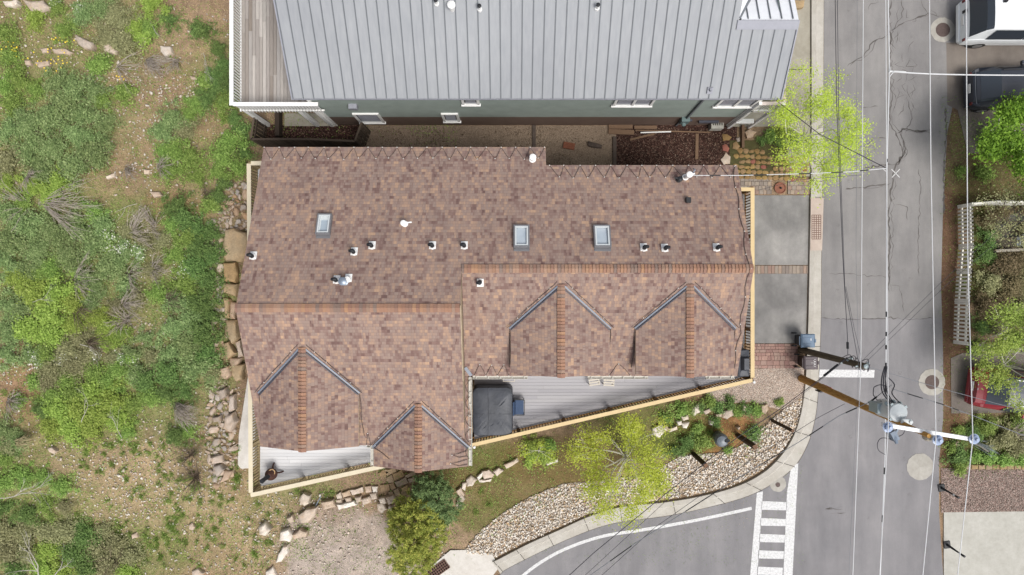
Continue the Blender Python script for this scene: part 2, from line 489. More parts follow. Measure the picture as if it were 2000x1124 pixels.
# the garden slope between deck and street
blot(1000, 930, 140, 60, (128, 112, 78), .8, .6, .45, .5, 9); blot(960, 900, 60, 40, (104, 104, 60), .7, .8, .7, .5, 14)
blot(1080, 905, 120, 50, (124, 104, 72), .8, .6, .4, .5, 15); blot(1300, 840, 150, 50, (104, 106, 58), .7, .7, .8, .5, 16)
blot(1420, 850, 80, 45, (152, 112, 76), .9, .5, .15, .5, 17); blot(1345, 860, 60, 30, (84, 96, 48), .7, .7, .9, .5, 18)
blot(950, 1010, 70, 40, (112, 108, 66), .7, .6, .6, .5, 19); blot(1190, 980, 70, 30, (140, 122, 92), .6, .6, .1, .5, 19)
blot(1400, 780, 100, 35, (150, 122, 98), .8, .6, .1, .4, 20)
# right hand verge
blot(1865, 560, 32, 420, (106, 82, 66), .9, .5, .0, .35, 21); blot(1950, 350, 110, 60, (98, 86, 60), .85, .5, .35, .5, 22)
blot(1935, 280, 80, 60, (86, 76, 54), .85, .5, .5, .5, 24); blot(1960, 520, 90, 150, (78, 70, 48), .95, .3, .45, .4, 25)
blot(1865, 250, 30, 120, (116, 98, 82), .8, .6, .05, .4, 26); blot(1860, 860, 30, 60, (112, 88, 68), .9, .5, .1, .4, 27)
blot(1950, 860, 80, 50, (80, 82, 48), .9, .4, .8, .4, 28); blot(1860, 1000, 20, 150, (110, 88, 70), .8, .5, 0, .3, 29)
blot(1780, -80, 400, 60, (128, 112, 92), .5, .5, 0, .3, 29)
GI, GJ = {}, {}
def green_at(px, py):
    p = G(px, py); i = int(np.searchsorted(gx, p.x)); j = int(np.searchsorted(gy, p.y))
    return float(green[min(j, len(gy)-1), min(i, len(gx)-1)])
def build_terrain():
    ny, nx = GX.shape; V = np.stack([GX, GY, GZ-.02], -1).reshape(-1, 3)
    idx = np.arange(ny*nx).reshape(ny, nx)
    Fc = np.stack([idx[:-1, :-1], idx[:-1, 1:], idx[1:, 1:], idx[1:, :-1]], -1).reshape(-1, 4)
    t = NT('hillside_soil'); at = t.n('ShaderNodeAttribute', {'attribute_name': 'paint'}); ag = t.n('ShaderNodeAttribute', {'attribute_name': 'cover'})
    f = t.noise(2.2, 8, .7); g = t.noise(16, 5, .7); h = t.noise(60, 3, .6)
    col = t.mix(1.0, at.outputs['Color'], t.ramp(f, [(.28, (.72, .7, .68, 1)), (.5, (1, 1, 1, 1)), (.72, (1.25, 1.22, 1.18, 1))]), 'MULTIPLY')
    col = t.mix(1.0, col, t.ramp(g, [(.25, (.68, .67, .66, 1)), (.75, (1.3, 1.28, 1.25, 1))]), 'MULTIPLY')
    moss = t.ramp(t.noise(26, 4, .7), [(.3, S(88, 106, 48)), (.7, S(152, 166, 88))])
    gm = t.math('MULTIPLY', ag.outputs['Fac'], t.ramp(t.noise(5, 6, .75), [(.42, (0,)*3+(1,)), (.58, (1,)*3+(1,))]))
    col = t.mix(t.math('MULTIPLY', gm, .75), col, moss)
    vo = t.n('ShaderNodeTexVoronoi', {'feature': 'F1'}, Scale=22.0, Randomness=1.0); t.set(vo.inputs['Vector'], t.coord())
    speck = t.math('MULTIPLY', t.math('LESS_THAN', vo.outputs['Distance'], .24), t.math('GREATER_THAN', t.noise(3.5, 4, .7), .55))
    col = t.mix(t.math('MULTIPLY', speck, .6), col, S(206, 182, 160))
    f4 = t.noise(38, 5, .8, t.coord('Object', (1, .55, 1))); col = t.mix(1.0, col, t.ramp(f4, [(.3, (.62, .6, .56, 1)), (.5, (1, 1, 1, 1)), (.68, (1.45, 1.42, 1.36, 1))]), 'MULTIPLY')
    t.bump(t.math('ADD', t.math('MULTIPLY', g, .7), t.math('MULTIPLY', h, .3)), .9, .06)
    m = t.out(col, .95, 0, .1)
    me = np_mesh('terrain', V, Fc, m, smooth=True)
    a = me.color_attributes.new('paint', 'FLOAT_COLOR', 'POINT'); cc = np.ones((ny*nx, 4), np.float32); cc[:, :3] = paint.reshape(-1, 3)
    a.data.foreach_set('color', cc.ravel())
    b = me.attributes.new('cover', 'FLOAT', 'POINT'); b.data.foreach_set('value', green.reshape(-1).astype(np.float32))
    o = link('terrain', me); o['kind'] = 'structure'
build_terrain()

# ------------------------------------------------------------------ roads
def m_asphalt(name, a, b, big=.35):
    t = NT(name); f = t.noise(.5, 6, .65); g = t.noise(90, 3, .7); s = t.noise(1.2, 5, .7, t.coord('Object', (1, .12, 1)))
    col = t.ramp(f, [(.3, S(*a)), (.7, S(*b))])
    col = t.mix(1.0, col, t.ramp(g, [(.25, (.78,)*3+(1,)), (.75, (1.18,)*3+(1,))]), 'MULTIPLY')
    col = t.mix(1.0, col, t.ramp(s, [(.3, (.9, .9, .91, 1)), (.7, (1.08, 1.07, 1.07, 1))]), 'MULTIPLY')
    vo = t.n('ShaderNodeTexVoronoi', {'feature': 'F1'}, Scale=1.1, Randomness=1.0); t.set(vo.inputs['Vector'], t.coord())
    st = t.math('MULTIPLY', t.math('LESS_THAN', vo.outputs['Distance'], .12), t.math('GREATER_THAN', t.noise(7, 5, .8), .52))
    col = t.mix(t.math('MULTIPLY', st, .22), col, S(90, 86, 84))
    bl = t.noise(.28, 6, .7, t.coord('Object', (1.3, .5, 1))); col = t.mix(1.0, col, t.ramp(bl, [(.34, (.85, .845, .84, 1)), (.5, (1, .995, .985, 1)), (.64, (1.12, 1.11, 1.09, 1))]), 'MULTIPLY')
    sp = t.noise(240, 2, .5); col = t.mix(1.0, col, t.ramp(sp, [(.3, (.84,)*3+(1,)), (.7, (1.14,)*3+(1,))]), 'MULTIPLY')
    t.bump(g, .5, .01)
    return t.out(col, .85, 0, .25)
M_ROAD_OLD = m_asphalt('worn_asphalt', (146, 144, 144), (164, 162, 161)); M_ROAD_NEW = m_asphalt('newer_asphalt', (144, 143, 146), (158, 156, 158))
M_DRIVE = m_asphalt('driveway_asphalt', (128, 127, 126), (184, 182, 179)); M_PARK = m_asphalt('gravelly_asphalt', (120, 112, 106), (150, 142, 134))
def m_concrete(name, a, b, sp=.1):
    t = NT(name); f = t.noise(.9, 6, .7); g = t.noise(50, 3, .6); s = t.noise(4, 5, .75)
    col = t.ramp(f, [(.3, S(*a)), (.7, S(*b))])
    col = t.mix(1.0, col, t.ramp(g, [(.3, (1-sp,)*3+(1,)), (.7, (1+sp*.6,)*3+(1,))]), 'MULTIPLY')
    col = t.mix(1.0, col, t.ramp(s, [(.3, (.88, .87, .85, 1)), (.65, (1.04, 1.04, 1.04, 1))]), 'MULTIPLY')
    t.bump(g, .3, .006); return t.out(col, .85, 0, .2)
M_CURB = m_concrete('kerb_concrete', (196, 190, 180), (216, 212, 204)); M_WALK = m_concrete('walk_concrete', (172, 166, 152), (196, 190, 176))
M_APRON = m_concrete('bright_concrete', (226, 220, 212), (242, 238, 232)); M_PAD = m_concrete('pad_concrete', (192, 190, 181), (214, 212, 204))
M_COLLAR = m_concrete('collar_concrete', (180, 176, 168), (204, 200, 192))
M_DARK = m_plain('dark_joint', S(70, 66, 60), .9)
M_PAINT = (lambda: (lambda t: (t.out(t.mix(t.ramp(t.noise(11, 7, .85), [(.34, (.0,)*3+(1,)), (.56, (1,)*3+(1,))]), S(190, 190, 192), (.66, .66, .66, 1)), .7, 0, .3)))(NT('road_paint')))()

kerb_in = [(1583, -120), (1583, 120), (1583, 300), (1580, 460), (1577, 620), (1573, 720), (1570, 760), (1562, 810), (1545, 858), (1515, 900), (1478, 930), (1430, 952), (1370, 968), (1300, 980), (1210, 990), (1150, 1008), (1090, 1035), (1030, 1062), (972, 1092), (962, 1096)]
kerb_out = [(1610, -120), (1609, 120), (1608, 300), (1605, 460), (1604, 620), (1600, 720), (1598, 770), (1592, 820), (1578, 868), (1552, 912), (1510, 945), (1460, 970), (1390, 990), (1305, 1008), (1215, 1020), (1160, 1034), (1100, 1058), (1045, 1084), (990, 1112), (978, 1122)]
KI = catmull(kerb_in, 6); KO = catmull(kerb_out, 6)
road_edge = [P(a, b) for a, b in KO]
def road():
    e = [(p.x+.0, p.y) for p in road_edge]
    right = [(1869, -120), (1868, 60), (1864, 190), (1850, 260), (1842, 400), (1838, 560), (1842, 700), (1842, 820), (1834, 900), (1834, 1000), (1842, 1124), (1846, 1250)]
    R_ = [tuple(P(a, b)[:2]) for a, b in right]
    # upper worn sheet and lower newer sheet meet along the saw cut at photo height 622
    ycut = P(0, 622).y; L_ = [(road_edge[0].x, 70)]+e+[(P(820, 1250).x, P(0, 1180).y), (P(300, 0).x, -120)]; R_ = [(R_[0][0], 70)]+R_+[(R_[-1][0], -120)]
    def at(line, y):
        for (x0, y0), (x1, y1) in zip(line[:-1], line[1:]):
            if y1 <= y <= y0: return x0+(x1-x0)*(y0-y)/max(1e-9, y0-y1)
        return line[-1][0]
    ys = sorted({p[1] for p in L_+R_}|{ycut}, reverse=True); up = MB(); lo = MB()
    for y0, y1 in zip(ys[:-1], ys[1:]):
        (up if y0 > ycut+1e-6 else lo).face([(at(L_, y1), y1, .004), (at(R_, y1), y1, .004), (at(R_, y0), y0, .004), (at(L_, y0), y0, .004)])
    up.build('road', M_ROAD_OLD, kind='structure'); lo.build('side_road', M_ROAD_NEW, kind='structure')
road()

# kerb with a rolled profile, joints cut every three metres
mb = MB(); n = len(KI); prof = [(0.0, -.05), (0.0, .13), (.30, .14), (.42, .05), (.97, .012), (1.0, -.05)]
for i in range(n-1):
    a0, b0 = P(*KI[i]), P(*KO[i]); a1, b1 = P(*KI[i+1]), P(*KO[i+1])
    for (t0, z0), (t1, z1) in zip(prof[:-1], prof[1:]):
        q = [a0.lerp(b0, t0), a0.lerp(b0, t1), a1.lerp(b1, t1), a1.lerp(b1, t0)]
        mb.face([(q[0].x, q[0].y, z0), (q[3].x, q[3].y, z0), (q[2].x, q[2].y, z1), (q[1].x, q[1].y, z1)])
tag(mb.build('kerb', M_CURB, kind='structure'))
mb = MB()
for i in [3, 14, 27, 38, 46, 54, 63, 70, 77, 84, 91, 98, 104, 110]:
    if i < n:
        a, b = P(*KI[i]), P(*KO[i]); up = .145
        mb.bar((a.x, a.y, .142), (a.lerp(b, .31).x, a.lerp(b, .31).y, .142), .022, .01); mb.bar((a.lerp(b, .43).x, a.lerp(b, .43).y, .054), (b.x, b.y, .018), .022, .01)
mb.build('kerb_joints', M_DARK, kind='structure')

def sheet(name, px, z, mat, kind='structure'):
    return MB().sheet(PX(px), z).build(name, mat, kind=kind)
sheet('driveway', [(1440, 382), (1580, 382), (1578, 518), (1440, 518)], .012, M_DRIVE)
sheet('driveway', [(1440, 535), (1577, 535), (1574, 671), (1440, 671)], .012, M_DRIVE)
sheet('sidewalk', [(1530, -120), (1583, -120), (1583, 345), (1545, 345), (1530, 245)], .03, M_WALK)
mb = MB(); q = P(1530, 137); mb.bar((q.x, q.y, .033), (P(1583, 0).x, q.y, .033), .03, .006); q = P(1583, 60); mb.bar((q.x-.01, 14, .033), (q.x-.01, P(0, 345).y, .033), .02, .006)
mb.build('sidewalk_joint', M_DARK, kind='structure')
sheet('concrete_driveway', [(1843, 1001), (2100, 998), (2100, 1300), (1843, 1300)], .014, M_PAD)
sheet('concrete_apron', [(815, 1130), (852, 1098), (880, 1075), (925, 1074), (962, 1083), (975, 1108), (960, 1128), (940, 1150), (800, 1180)], .02, M_APRON)
sheet('parking_pad', [(1848, 84), (2100, 84), (2100, 300), (1890, 300), (1870, 215), (1850, 205)], .006, M_PARK)
sheet('parking_pad', [(1848, -100), (2100, -100), (2100, 82), (1850, 82)], .007, M_ROAD_OLD)
sheet('parking_pad', [(1857, 700), (1880, 690), (2100, 690), (2100, 805), (1858, 808)], .006, M_PARK)
# markings
mb = MB()
def mark(px): mb.sheet(PX(px), .010)
mark([(1601, 722), (1708, 723), (1707, 738), (1599, 737)])
mark([(1545, 912), (1559, 905), (1556, 960), (1541, 1260), (1524, 1260), (1537, 960)]); mark([(1478, 963), (1490, 960), (1470, 1260), (1454, 1260)])
for y0, h_ in ((979, 17), (1012, 15), (1043, 16), (1075, 16), (1107, 16), (1139, 16)):
    k = (y0-979)/160*11; mark([(1488-k, y0), (1537-k*.9, y0+2), (1536-k*.9, y0+h_+1), (1487-k, y0+h_)])
ln = catmull([(1468, 993), (1400, 1008), (1330, 1022), (1250, 1036), (1180, 1047), (1120, 1066), (1070, 1090), (1020, 1126), (970, 1180)], 8)
for i in range(len(ln)-1):
    (x0, y0), (x1, y1) = ln[i], ln[i+1]; d = math.hypot(x1-x0, y1-y0); nx, ny = -(y1-y0)/d*3, (x1-x0)/d*3
    w = 1.0; mb.sheet(PX([(x0+nx*w, y0+ny*w), (x0-nx*w, y0-ny*w), (x1-nx*w, y1-ny*w), (x1+nx*w, y1+ny*w)]), .010)
# survey cross sprayed near the long crack
for a, b in (((1741, 331), (1757, 347)), ((1757, 331), (1742, 347)), ((1725, 331), (1733, 337))):
    p, q = P(*a), P(*b); d = (q-p).normalized().cross(Vector((0, 0, 1)))*.018; mb.sheet([tuple((p+d)[:2]), tuple((p-d)[:2]), tuple((q-d)[:2]), tuple((q+d)[:2])], .010)
mb.build('road_marking', M_PAINT, kind='structure')

# cracks in the worn surface
mb = MB(); rr = random.Random(5)
def crack(pts, w=.05, jit=2.2):
    p = []
    for i in range(len(pts)-1):
        (x0, y0), (x1, y1) = pts[i], pts[i+1]; d = math.hypot(x1-x0, y1-y0); k = max(1, int(d/6))
        for j in range(k): t = j/k; p.append((x0+(x1-x0)*t+rr.uniform(-jit, jit), y0+(y1-y0)*t+rr.uniform(-jit, jit)))
    p.append(pts[-1]); W = [P(*q) for q in p]; ww = [w*rr.uniform(.2, 1.0) for _ in W]; ww[0] = ww[-1] = .006
    for i in range(len(W)-1):
        d = (W[i+1]-W[i]).normalized().cross(Vector((0, 0, 1)))
        a, b, c, e = W[i]+d*ww[i]/2, W[i]-d*ww[i]/2, W[i+1]-d*ww[i+1]/2, W[i+1]+d*ww[i+1]/2
        mb.face([(q.x, q.y, .008) for q in (a, b, c, e)])
for c in [([(1740, 0), (1735, 40), (1740, 80), (1737, 130), (1742, 200), (1737, 240), (1752, 262), (1765, 300), (1748, 325), (1742, 360), (1735, 420), (1738, 470), (1735, 560), (1737, 570)], .09),
          ([(1740, 62), (1775, 40), (1812, 27), (1835, 34)], .07), ([(1735, 68), (1708, 80), (1685, 110), (1655, 130)], .06), ([(1752, 262), (1764, 252), (1810, 258)], .08), ([(1758, 250), (1790, 258), (1812, 255)], .06),
          ([(1650, 370), (1690, 366), (1735, 361)], .08), ([(1688, 329), (1712, 325), (1740, 322)], .09), ([(1742, 322), (1755, 320), (1766, 305), (1768, 290), (1757, 258)], .08),
          ([(1793, 330), (1798, 350), (1797, 400), (1793, 470), (1795, 540)], .04), ([(1620, 534), (1660, 535), (1695, 539), (1735, 541)], .035), ([(1604, 623), (1680, 623), (1740, 621), (1770, 624), (1822, 622)], .05),
          ([(1740, 555), (1758, 560), (1760, 580), (1765, 610)], .035), ([(1760, 0), (1765, 20), (1752, 50), (1742, 60)], .05), ([(1800, 0), (1806, 20), (1812, 27)], .04), ([(1690, 290), (1705, 270), (1735, 272)], .045),
          ([(1750, 400), (1771, 405), (1772, 430)], .035), ([(1680, 212), (1715, 208)], .05), ([(1775, 160), (1790, 150)], .05), ([(1770, 190), (1780, 230), (1768, 260)], .05), ([(1695, 20), (1700, 8), (1716, 4)], .04)]:
    crack(*c)
    if c[1] > .05: crack([(x+rr.uniform(3, 7), y+rr.uniform(-4, 4)) for x, y in c[0][1:]], .03, 3.5)
for a in range(26):
    x, y = rr.uniform(1745, 1785), rr.uniform(10, 230); crack([(x, y), (x+rr.uniform(-10, 10), y+rr.uniform(4, 14)), (x+rr.uniform(-14, 14), y+rr.uniform(10, 26))], .035, 2)
crack([(1606, -5), (1607, 120), (1606, 300), (1603, 480), (1602, 610)], .06, .8)
crack([(1490, 540), (1540, 590), (1578, 600)], .03); crack([(1480, 600), (1520, 630), (1574, 640)], .03)
for a in range(9):
    x, y = rr.uniform(1610, 1635), rr.uniform(990, 1004); crack([(x, y), (x+rr.uniform(8, 18), y+rr.uniform(-2, 3))], .05, 1.2)
crack([(1846, 210), (1848, 260), (1843, 330), (1843, 420)], .12, 1.5)
mb.build('road_crack', m_plain('crack_fill', S(114, 109, 106), .95, .25, 5), kind='structure')

# ------------------------------------------------------------------ beds
def m_chips(name, cols, scale, bump=.8, gap=.25, dark=(60, 50, 44)):
    t = NT(name); vo = t.n('ShaderNodeTexVoronoi', {'feature': 'F1'}, Scale=scale, Randomness=1.0); t.set(vo.inputs['Vector'], t.coord())
    sp = t.n('ShaderNodeSeparateColor', Color=vo.outputs['Color'])
    col = t.ramp(sp.outputs[0], [(i/(len(cols)-1), S(*c)) for i, c in enumerate(cols)])
    d = t.math('MULTIPLY', vo.outputs['Distance'], 1.0)
    col = t.mix(t.ramp(d, [(.35, (0,)*3+(1,)), (.75, (gap,)*3+(1,))]), col, S(*dark))
    col = t.mix(1.0, col, t.ramp(t.noise(1.3, 5, .7), [(.3, (.8, .79, .78, 1)), (.7, (1.1,)*3+(1,))]), 'MULTIPLY')
    t.bump(t.math('SUBTRACT', 1.0, d), bump, .02); return t.out(col, .9, 0, .15)
M_PEA = m_chips('pea_gravel', [(206, 182, 166), (230, 210, 194), (240, 224, 210), (216, 190, 172), (180, 158, 146)], 26, .9, .4)
M_PEA2 = m_chips('pink_gravel', [(152, 136, 126), (186, 162, 152), (208, 186, 176), (160, 132, 122), (112, 94, 88)], 22, .9, .6)
M_YARD = m_chips('tan_grit', [(164, 146, 126), (184, 164, 142), (150, 130, 112), (194, 174, 152)], 40, .6, .35)
M_MULCH = m_chips('bark_mulch', [(72, 50, 46), (92, 64, 56), (60, 42, 38), (112, 82, 72), (146, 120, 106)], 18, 1.0, .6, (36, 26, 24))
sheet('gravel_bed', [(1440, 722), (1570, 718), (1572, 790), (1520, 800), (1470, 785), (1380, 790), (1380, 760)], .012, M_PEA)
sheet('gravel_yard', [(640, 246), (1230, 246), (1230, 345), (640, 345)], .008, M_YARD)
sheet('mulch_bed', [(1203, 240), (1440, 240), (1436, 345), (1203, 345)], .014, M_MULCH)
sheet('mulch_bed', [(520, 244), (712, 244), (700, 300), (520, 300)], .012, M_MULCH)
sheet('mulch_bed', [(440, 690), (480, 700), (486, 800), (470, 900), (450, 920), (455, 800)], .03, M_MULCH)
sheet('gravel_bed', [(1838, 915), (2100, 912), (2100, 1000), (1838, 1002)], .010, M_PEA2)
rocks_px = [(905, 1078), (935, 1040), (985, 1000), (1040, 968), (1100, 945), (1180, 938), (1270, 925), (1330, 890), (1400, 885), (1445, 872), (1490, 835), (1530, 800), (1568, 775), (1568, 800), (1556, 835), (1540, 862), (1512, 897), (1475, 926), (1430, 947), (1370, 963), (1300, 975), (1210, 986), (1150, 1003), (1090, 1030), (1030, 1057), (968, 1088)]
sheet('gravel_bed', rocks_px, .010, m_chips('river_stone_base', [(196, 180, 160), (222, 210, 196), (180, 160, 140), (214, 182, 146)], 12, 1, .6))
# loose river stones, too many to count
RP = PX(rocks_px); T = [hull_template(s, 10) for s in range(4)]
M_RIVER = m_island('river_stones', [(.78, .73, .66, 1), (.72, .64, .54, 1), (.82, .8, .76, 1), S(216, 186, 146), (.76, .7, .62, 1), S(190, 174, 162), (.8, .77, .72, 1), S(226, 190, 142)], .8, .12, 14, .3)
def stones(name, poly, count, s0, s1, mats, zf, prob=None, label=None, cat=None, seed=1, jitter=0, kind='stuff'):
    r = np.random.default_rng(seed); xs = [p[0] for p in poly]; ys = [p[1] for p in poly]
    x = r.uniform(min(xs), max(xs), count*3); y = r.uniform(min(ys), max(ys), count*3); k = inpoly_np(x, y, poly)
    if prob is not None: k &= r.random(len(x)) < prob(x, y)
    x = x[k][:count]; y = y[k][:count]; z = np.array([zf(a, b) for a, b in zip(x, y)]); Vs = []; Fs = []; off = 0
    which = r.integers(0, len(T), len(x))
    for t in range(len(T)):
        m = which == t; nn = m.sum()
        if not nn: continue
        s = r.uniform(s0, s1, nn)**1.0; sc = np.stack([s*r.uniform(.8, 1.4, nn), s*r.uniform(.7, 1.1, nn), s*r.uniform(.7, 1.1, nn)], -1)
        v, f = scatter(T[t][0], T[t][1], np.stack([x[m], y[m], z[m]+s*.2], -1), sc, rrot(nn, .35, r)); Vs.append(v); Fs.append(f+off); off += len(v)
    me = np_mesh(name, np.concatenate(Vs), np.concatenate(Fs), mats); o = link(name, me); o['kind'] = kind
    if label: tag(o, label, cat)
    return o
stones('river_gravel', RP, 9500, .06, .15, M_RIVER, lambda a, b: .02, seed=2, label='white and tan river stones filling the bed along the curved kerb', cat='gravel')
PG = PX([(1440, 722), (1570, 718), (1572, 790), (1520, 800), (1470, 785), (1380, 790), (1380, 760)])
stones('pea_gravel', PG, 5000, .03, .06, m_island('pea_stones', [(.62, .52, .44, 1), (.7, .62, .54, 1), (.46, .36, .3, 1), (.74, .67, .6, 1)], .85, .1, 14, .2), lambda a, b: .015, seed=3, label='fine pinkish pea gravel between brick walk and river stones', cat='gravel')
stones('pink_gravel', PX([(1842, 917), (2040, 914), (2040, 998), (1842, 1000)]), 4200, .03, .065, m_island('pink_stones', [S(190, 172, 160), S(206, 190, 178), S(156, 136, 126), S(214, 200, 190)], .85, .1, 14, .2), lambda a, b: .012, seed=4, label='pinkish gravel strip above the concrete driveway', cat='gravel')
stones('bark_chips', PX([(1206, 250), (1415, 250), (1415, 330), (1206, 330)]), 3500, .03, .09, m_island('bark', [S(70, 48, 42), S(96, 68, 58), S(56, 38, 34), S(134, 108, 94), S(78, 54, 46), S(176, 154, 136)], .9, .1, 14, .2), lambda a, b: .016, seed=6, label='dark reddish bark chips in the narrow side yard', cat='mulch')
stones('yard_litter', PX([(700, 248), (1198, 248), (1198, 330), (700, 330)]), 2600, .025, .08, m_island('litter', [S(130, 108, 86), S(170, 150, 128), S(100, 80, 64), S(196, 180, 160)], .9, .1, 14, .2), lambda a, b: .01, lambda x, y: .25+.75*(fbm(x, y, .8, 33) > .52), label='small brown and tan litter on the gritty side yard', cat='debris', seed=16)
# rubble on the hillside
def hp(x, y):
    px = 1000+x*F/(H-1); py = 562-y*F/(H-1)
    a = np.zeros(x.shape)
    for cx, cy, rx, ry, w in ((240, 160, 90, 30, 1), (330, 170, 90, 40, .8), (280, 260, 60, 60, .5), (190, 100, 60, 30, .5), (300, 330, 60, 30, .5), (320, 870, 130, 60, .8), (260, 960, 170, 90, .7), (150, 860, 70, 40, .7), (400, 960, 90, 90, .7), (40, 720, 50, 40, .6), (500, 1050, 120, 80, .8), (600, 1000, 60, 60, 1.0), (60, 60, 60, 60, .3), (300, 640, 60, 50, .3), (560, 960, 60, 40, .2), (700, 985, 70, 16, 1.2), (300, 500, 60, 60, .25), (430, 850, 40, 90, .4), (880, 1060, 40, 50, .9), (620, 1080, 60, 60, .5)):
        a = np.maximum(a, w*np.exp(-(((px-cx)/rx)**2+((py-cy)/ry)**2)))
    return a*.6+.07
LP = [(-25, -13.6), (-3.0, -13.6), (-3.0, -11.2), (-4.5, -9.9), (-9, -9.6), (-11, -9.6), (-12.6, -8), (-12.8, 6), (-13.2, 14), (-25, 14)]
M_RUB = m_island('rubble', [(.66, .58, .50, 1), (.52, .44, .37, 1), (.76, .72, .66, 1), (.45, .37, .31, 1), (.62, .52, .44, 1)], .9, .15, 9, .4)
stones('rubble', LP, 14000, .05, .15, M_RUB, hill, hp, 'pale pinkish rock chips strewn over the hillside', 'rubble', 7)
stones('rubble', LP, 800, .09, .22, M_RUB, hill, hp, 'palm sized pale stones strewn over the hillside', 'rubble', 8)
# ------------------------------------------------------------------ townhouse with the shingled roof
K = .44
M_SH = m_shingle()
M_CAP = m_island('ridge_caps', [S(176, 138, 116), S(150, 120, 108), S(192, 150, 118), S(142, 124, 116), S(180, 140, 116), S(156, 120, 106), S(184, 150, 128), S(148, 132, 124), S(186, 144, 112)], .92, .14, 30, .3)
M_FASCIA = m_plain('fascia', S(196, 178, 150), .6); M_WALLH = m_plain('stucco', S(150, 128, 104), .9, .1, 2, bump=.3)
M_FLASH = m_plain('flashing', S(134, 142, 156), .45, .08, 6, .0, .5); M_FLASHD = m_plain('flashing_dark', S(78, 80, 92), .5, .1, 6)
M_CABLE = m_plain('heat_cable', S(92, 80, 76), .7); M_CLIP = m_plain('clip', S(225, 220, 214), .5)
M_GUT = m_plain('gutter', S(222, 218, 208), .5, .06, 4); M_WHITE = m_plain('white_paint', (.78, .78, .77, 1), .5, .05, 5)
M_BLACK = m_plain('black_plastic', S(44, 46, 50), .5, .1); M_GREYPIPE = m_plain('galvanised', S(150, 162, 178), .4, .1, 6, .4, .5)
def zN(Y): return H-(23.92+K*Y)
def zLS(Y): return H-(23.29-K*Y)      # south slope, taller west half
def zRS(Y): return H-(24.496-K*Y)
def Pd(px, py, D): return Vector(((px-1000)/F*D, (562-py)/F*D, H-D))
def RN(px, py): return Pd(px, py, 23.92/(1-K*(562-py)/F))
def RLS(px, py): return Pd(px, py, 23.29/(1-K*(py-562)/F))
def RRS(px, py): return Pd(px, py, 24.496/(1-K*(py-562)/F))

home = thing('townhouse', (-.5, -.4, 0), 'large townhouse with reddish brown shingled gables and zigzag heat cables along its eaves', 'house')
def roof_faces(name, faces, parent, th=.14):
    mb = MB()
    for pts in faces:
        pts = [Vector(p) for p in pts]; nrm = Vector((0, 0, 0))
        for i in range(len(pts)):
            a, b = pts[i], pts[(i+1) % len(pts)]; nrm += a.cross(b)
        if nrm.z < 0: pts = pts[::-1]; nrm = -nrm
        nrm.normalize(); u = Vector((0, 0, 1)).cross(nrm).normalized(); v = nrm.cross(u)
        mb.face(pts, [(p.dot(u)+40, p.dot(v)+40) for p in pts], 0)
        lo = [p-Vector((0, 0, th)) for p in pts]; mb.face(lo[::-1], mi=1)
        for i in range(len(pts)):
            j = (i+1) % len(pts); mb.face([pts[i], lo[i], lo[j], pts[j]], mi=1)
    return mb.build(name, [M_SH, M_FASCIA], parent)
XL = -9.56; XR = 8.57; XM = -1.79
YrL = -.708; YrR = .672; YNL = 5.41; YNR = 4.655
def xw(px, D): return (px-1000)/F*D
XS = xw(1066, 26.2)
n = lambda x, y: (x, y, zN(y)); ls = lambda x, y: (x, y, zLS(y)); rs = lambda x, y: (x, y, zRS(y))
YeL = -6.0; YeR = -3.37
roof_faces('roof', [
    [n(XL, YrL), n(XL, YNL), n(XS, YNL), n(XS, YNR), n(XR, YNR), n(XR, YrR), n(XM, YrR), n(XM, YrL)],
    [ls(XL, YrL), ls(XM, YrL), ls(XM, YeL), ls(XL, YeL)],
    [rs(XM+.003, YrR), rs(XR, YrR), rs(XR, YeR), rs(XM+.003, YeR)]], home)
# the strip of lower roof over the spa side
roof_faces('porch_roof', [[(XM+.004, YeR-.02, zLS(YeR)-1.25), (XM+.30-.08, YeR-.02, zLS(YeR)-1.35), (XM+.22, YeL, 6.0), (XM+.004, YeL, 6.1)]], home)
mb = MB()     # party wall rising between the two roof heights
mb.face([(XM-.01, YrR, zN(YrR)-.2), (XM-.01, YrL, zN(YrL)-.02), (XM-.01, YeL+.1, zLS(YeL)-.05), (XM-.01, YeL+.1, zLS(YeL)-.5), (XM-.01, YrR, 6.0)])
mb.build('wall', M_FASCIA, home); mb = MB(); mb.bar((XM+.012, YrL+.1, zLS(YrL+.1)-.02), (XM+.012, YeR, zLS(YeR)-.02), .03, .06)
mb.build('flashing', M_FASCIA, home)

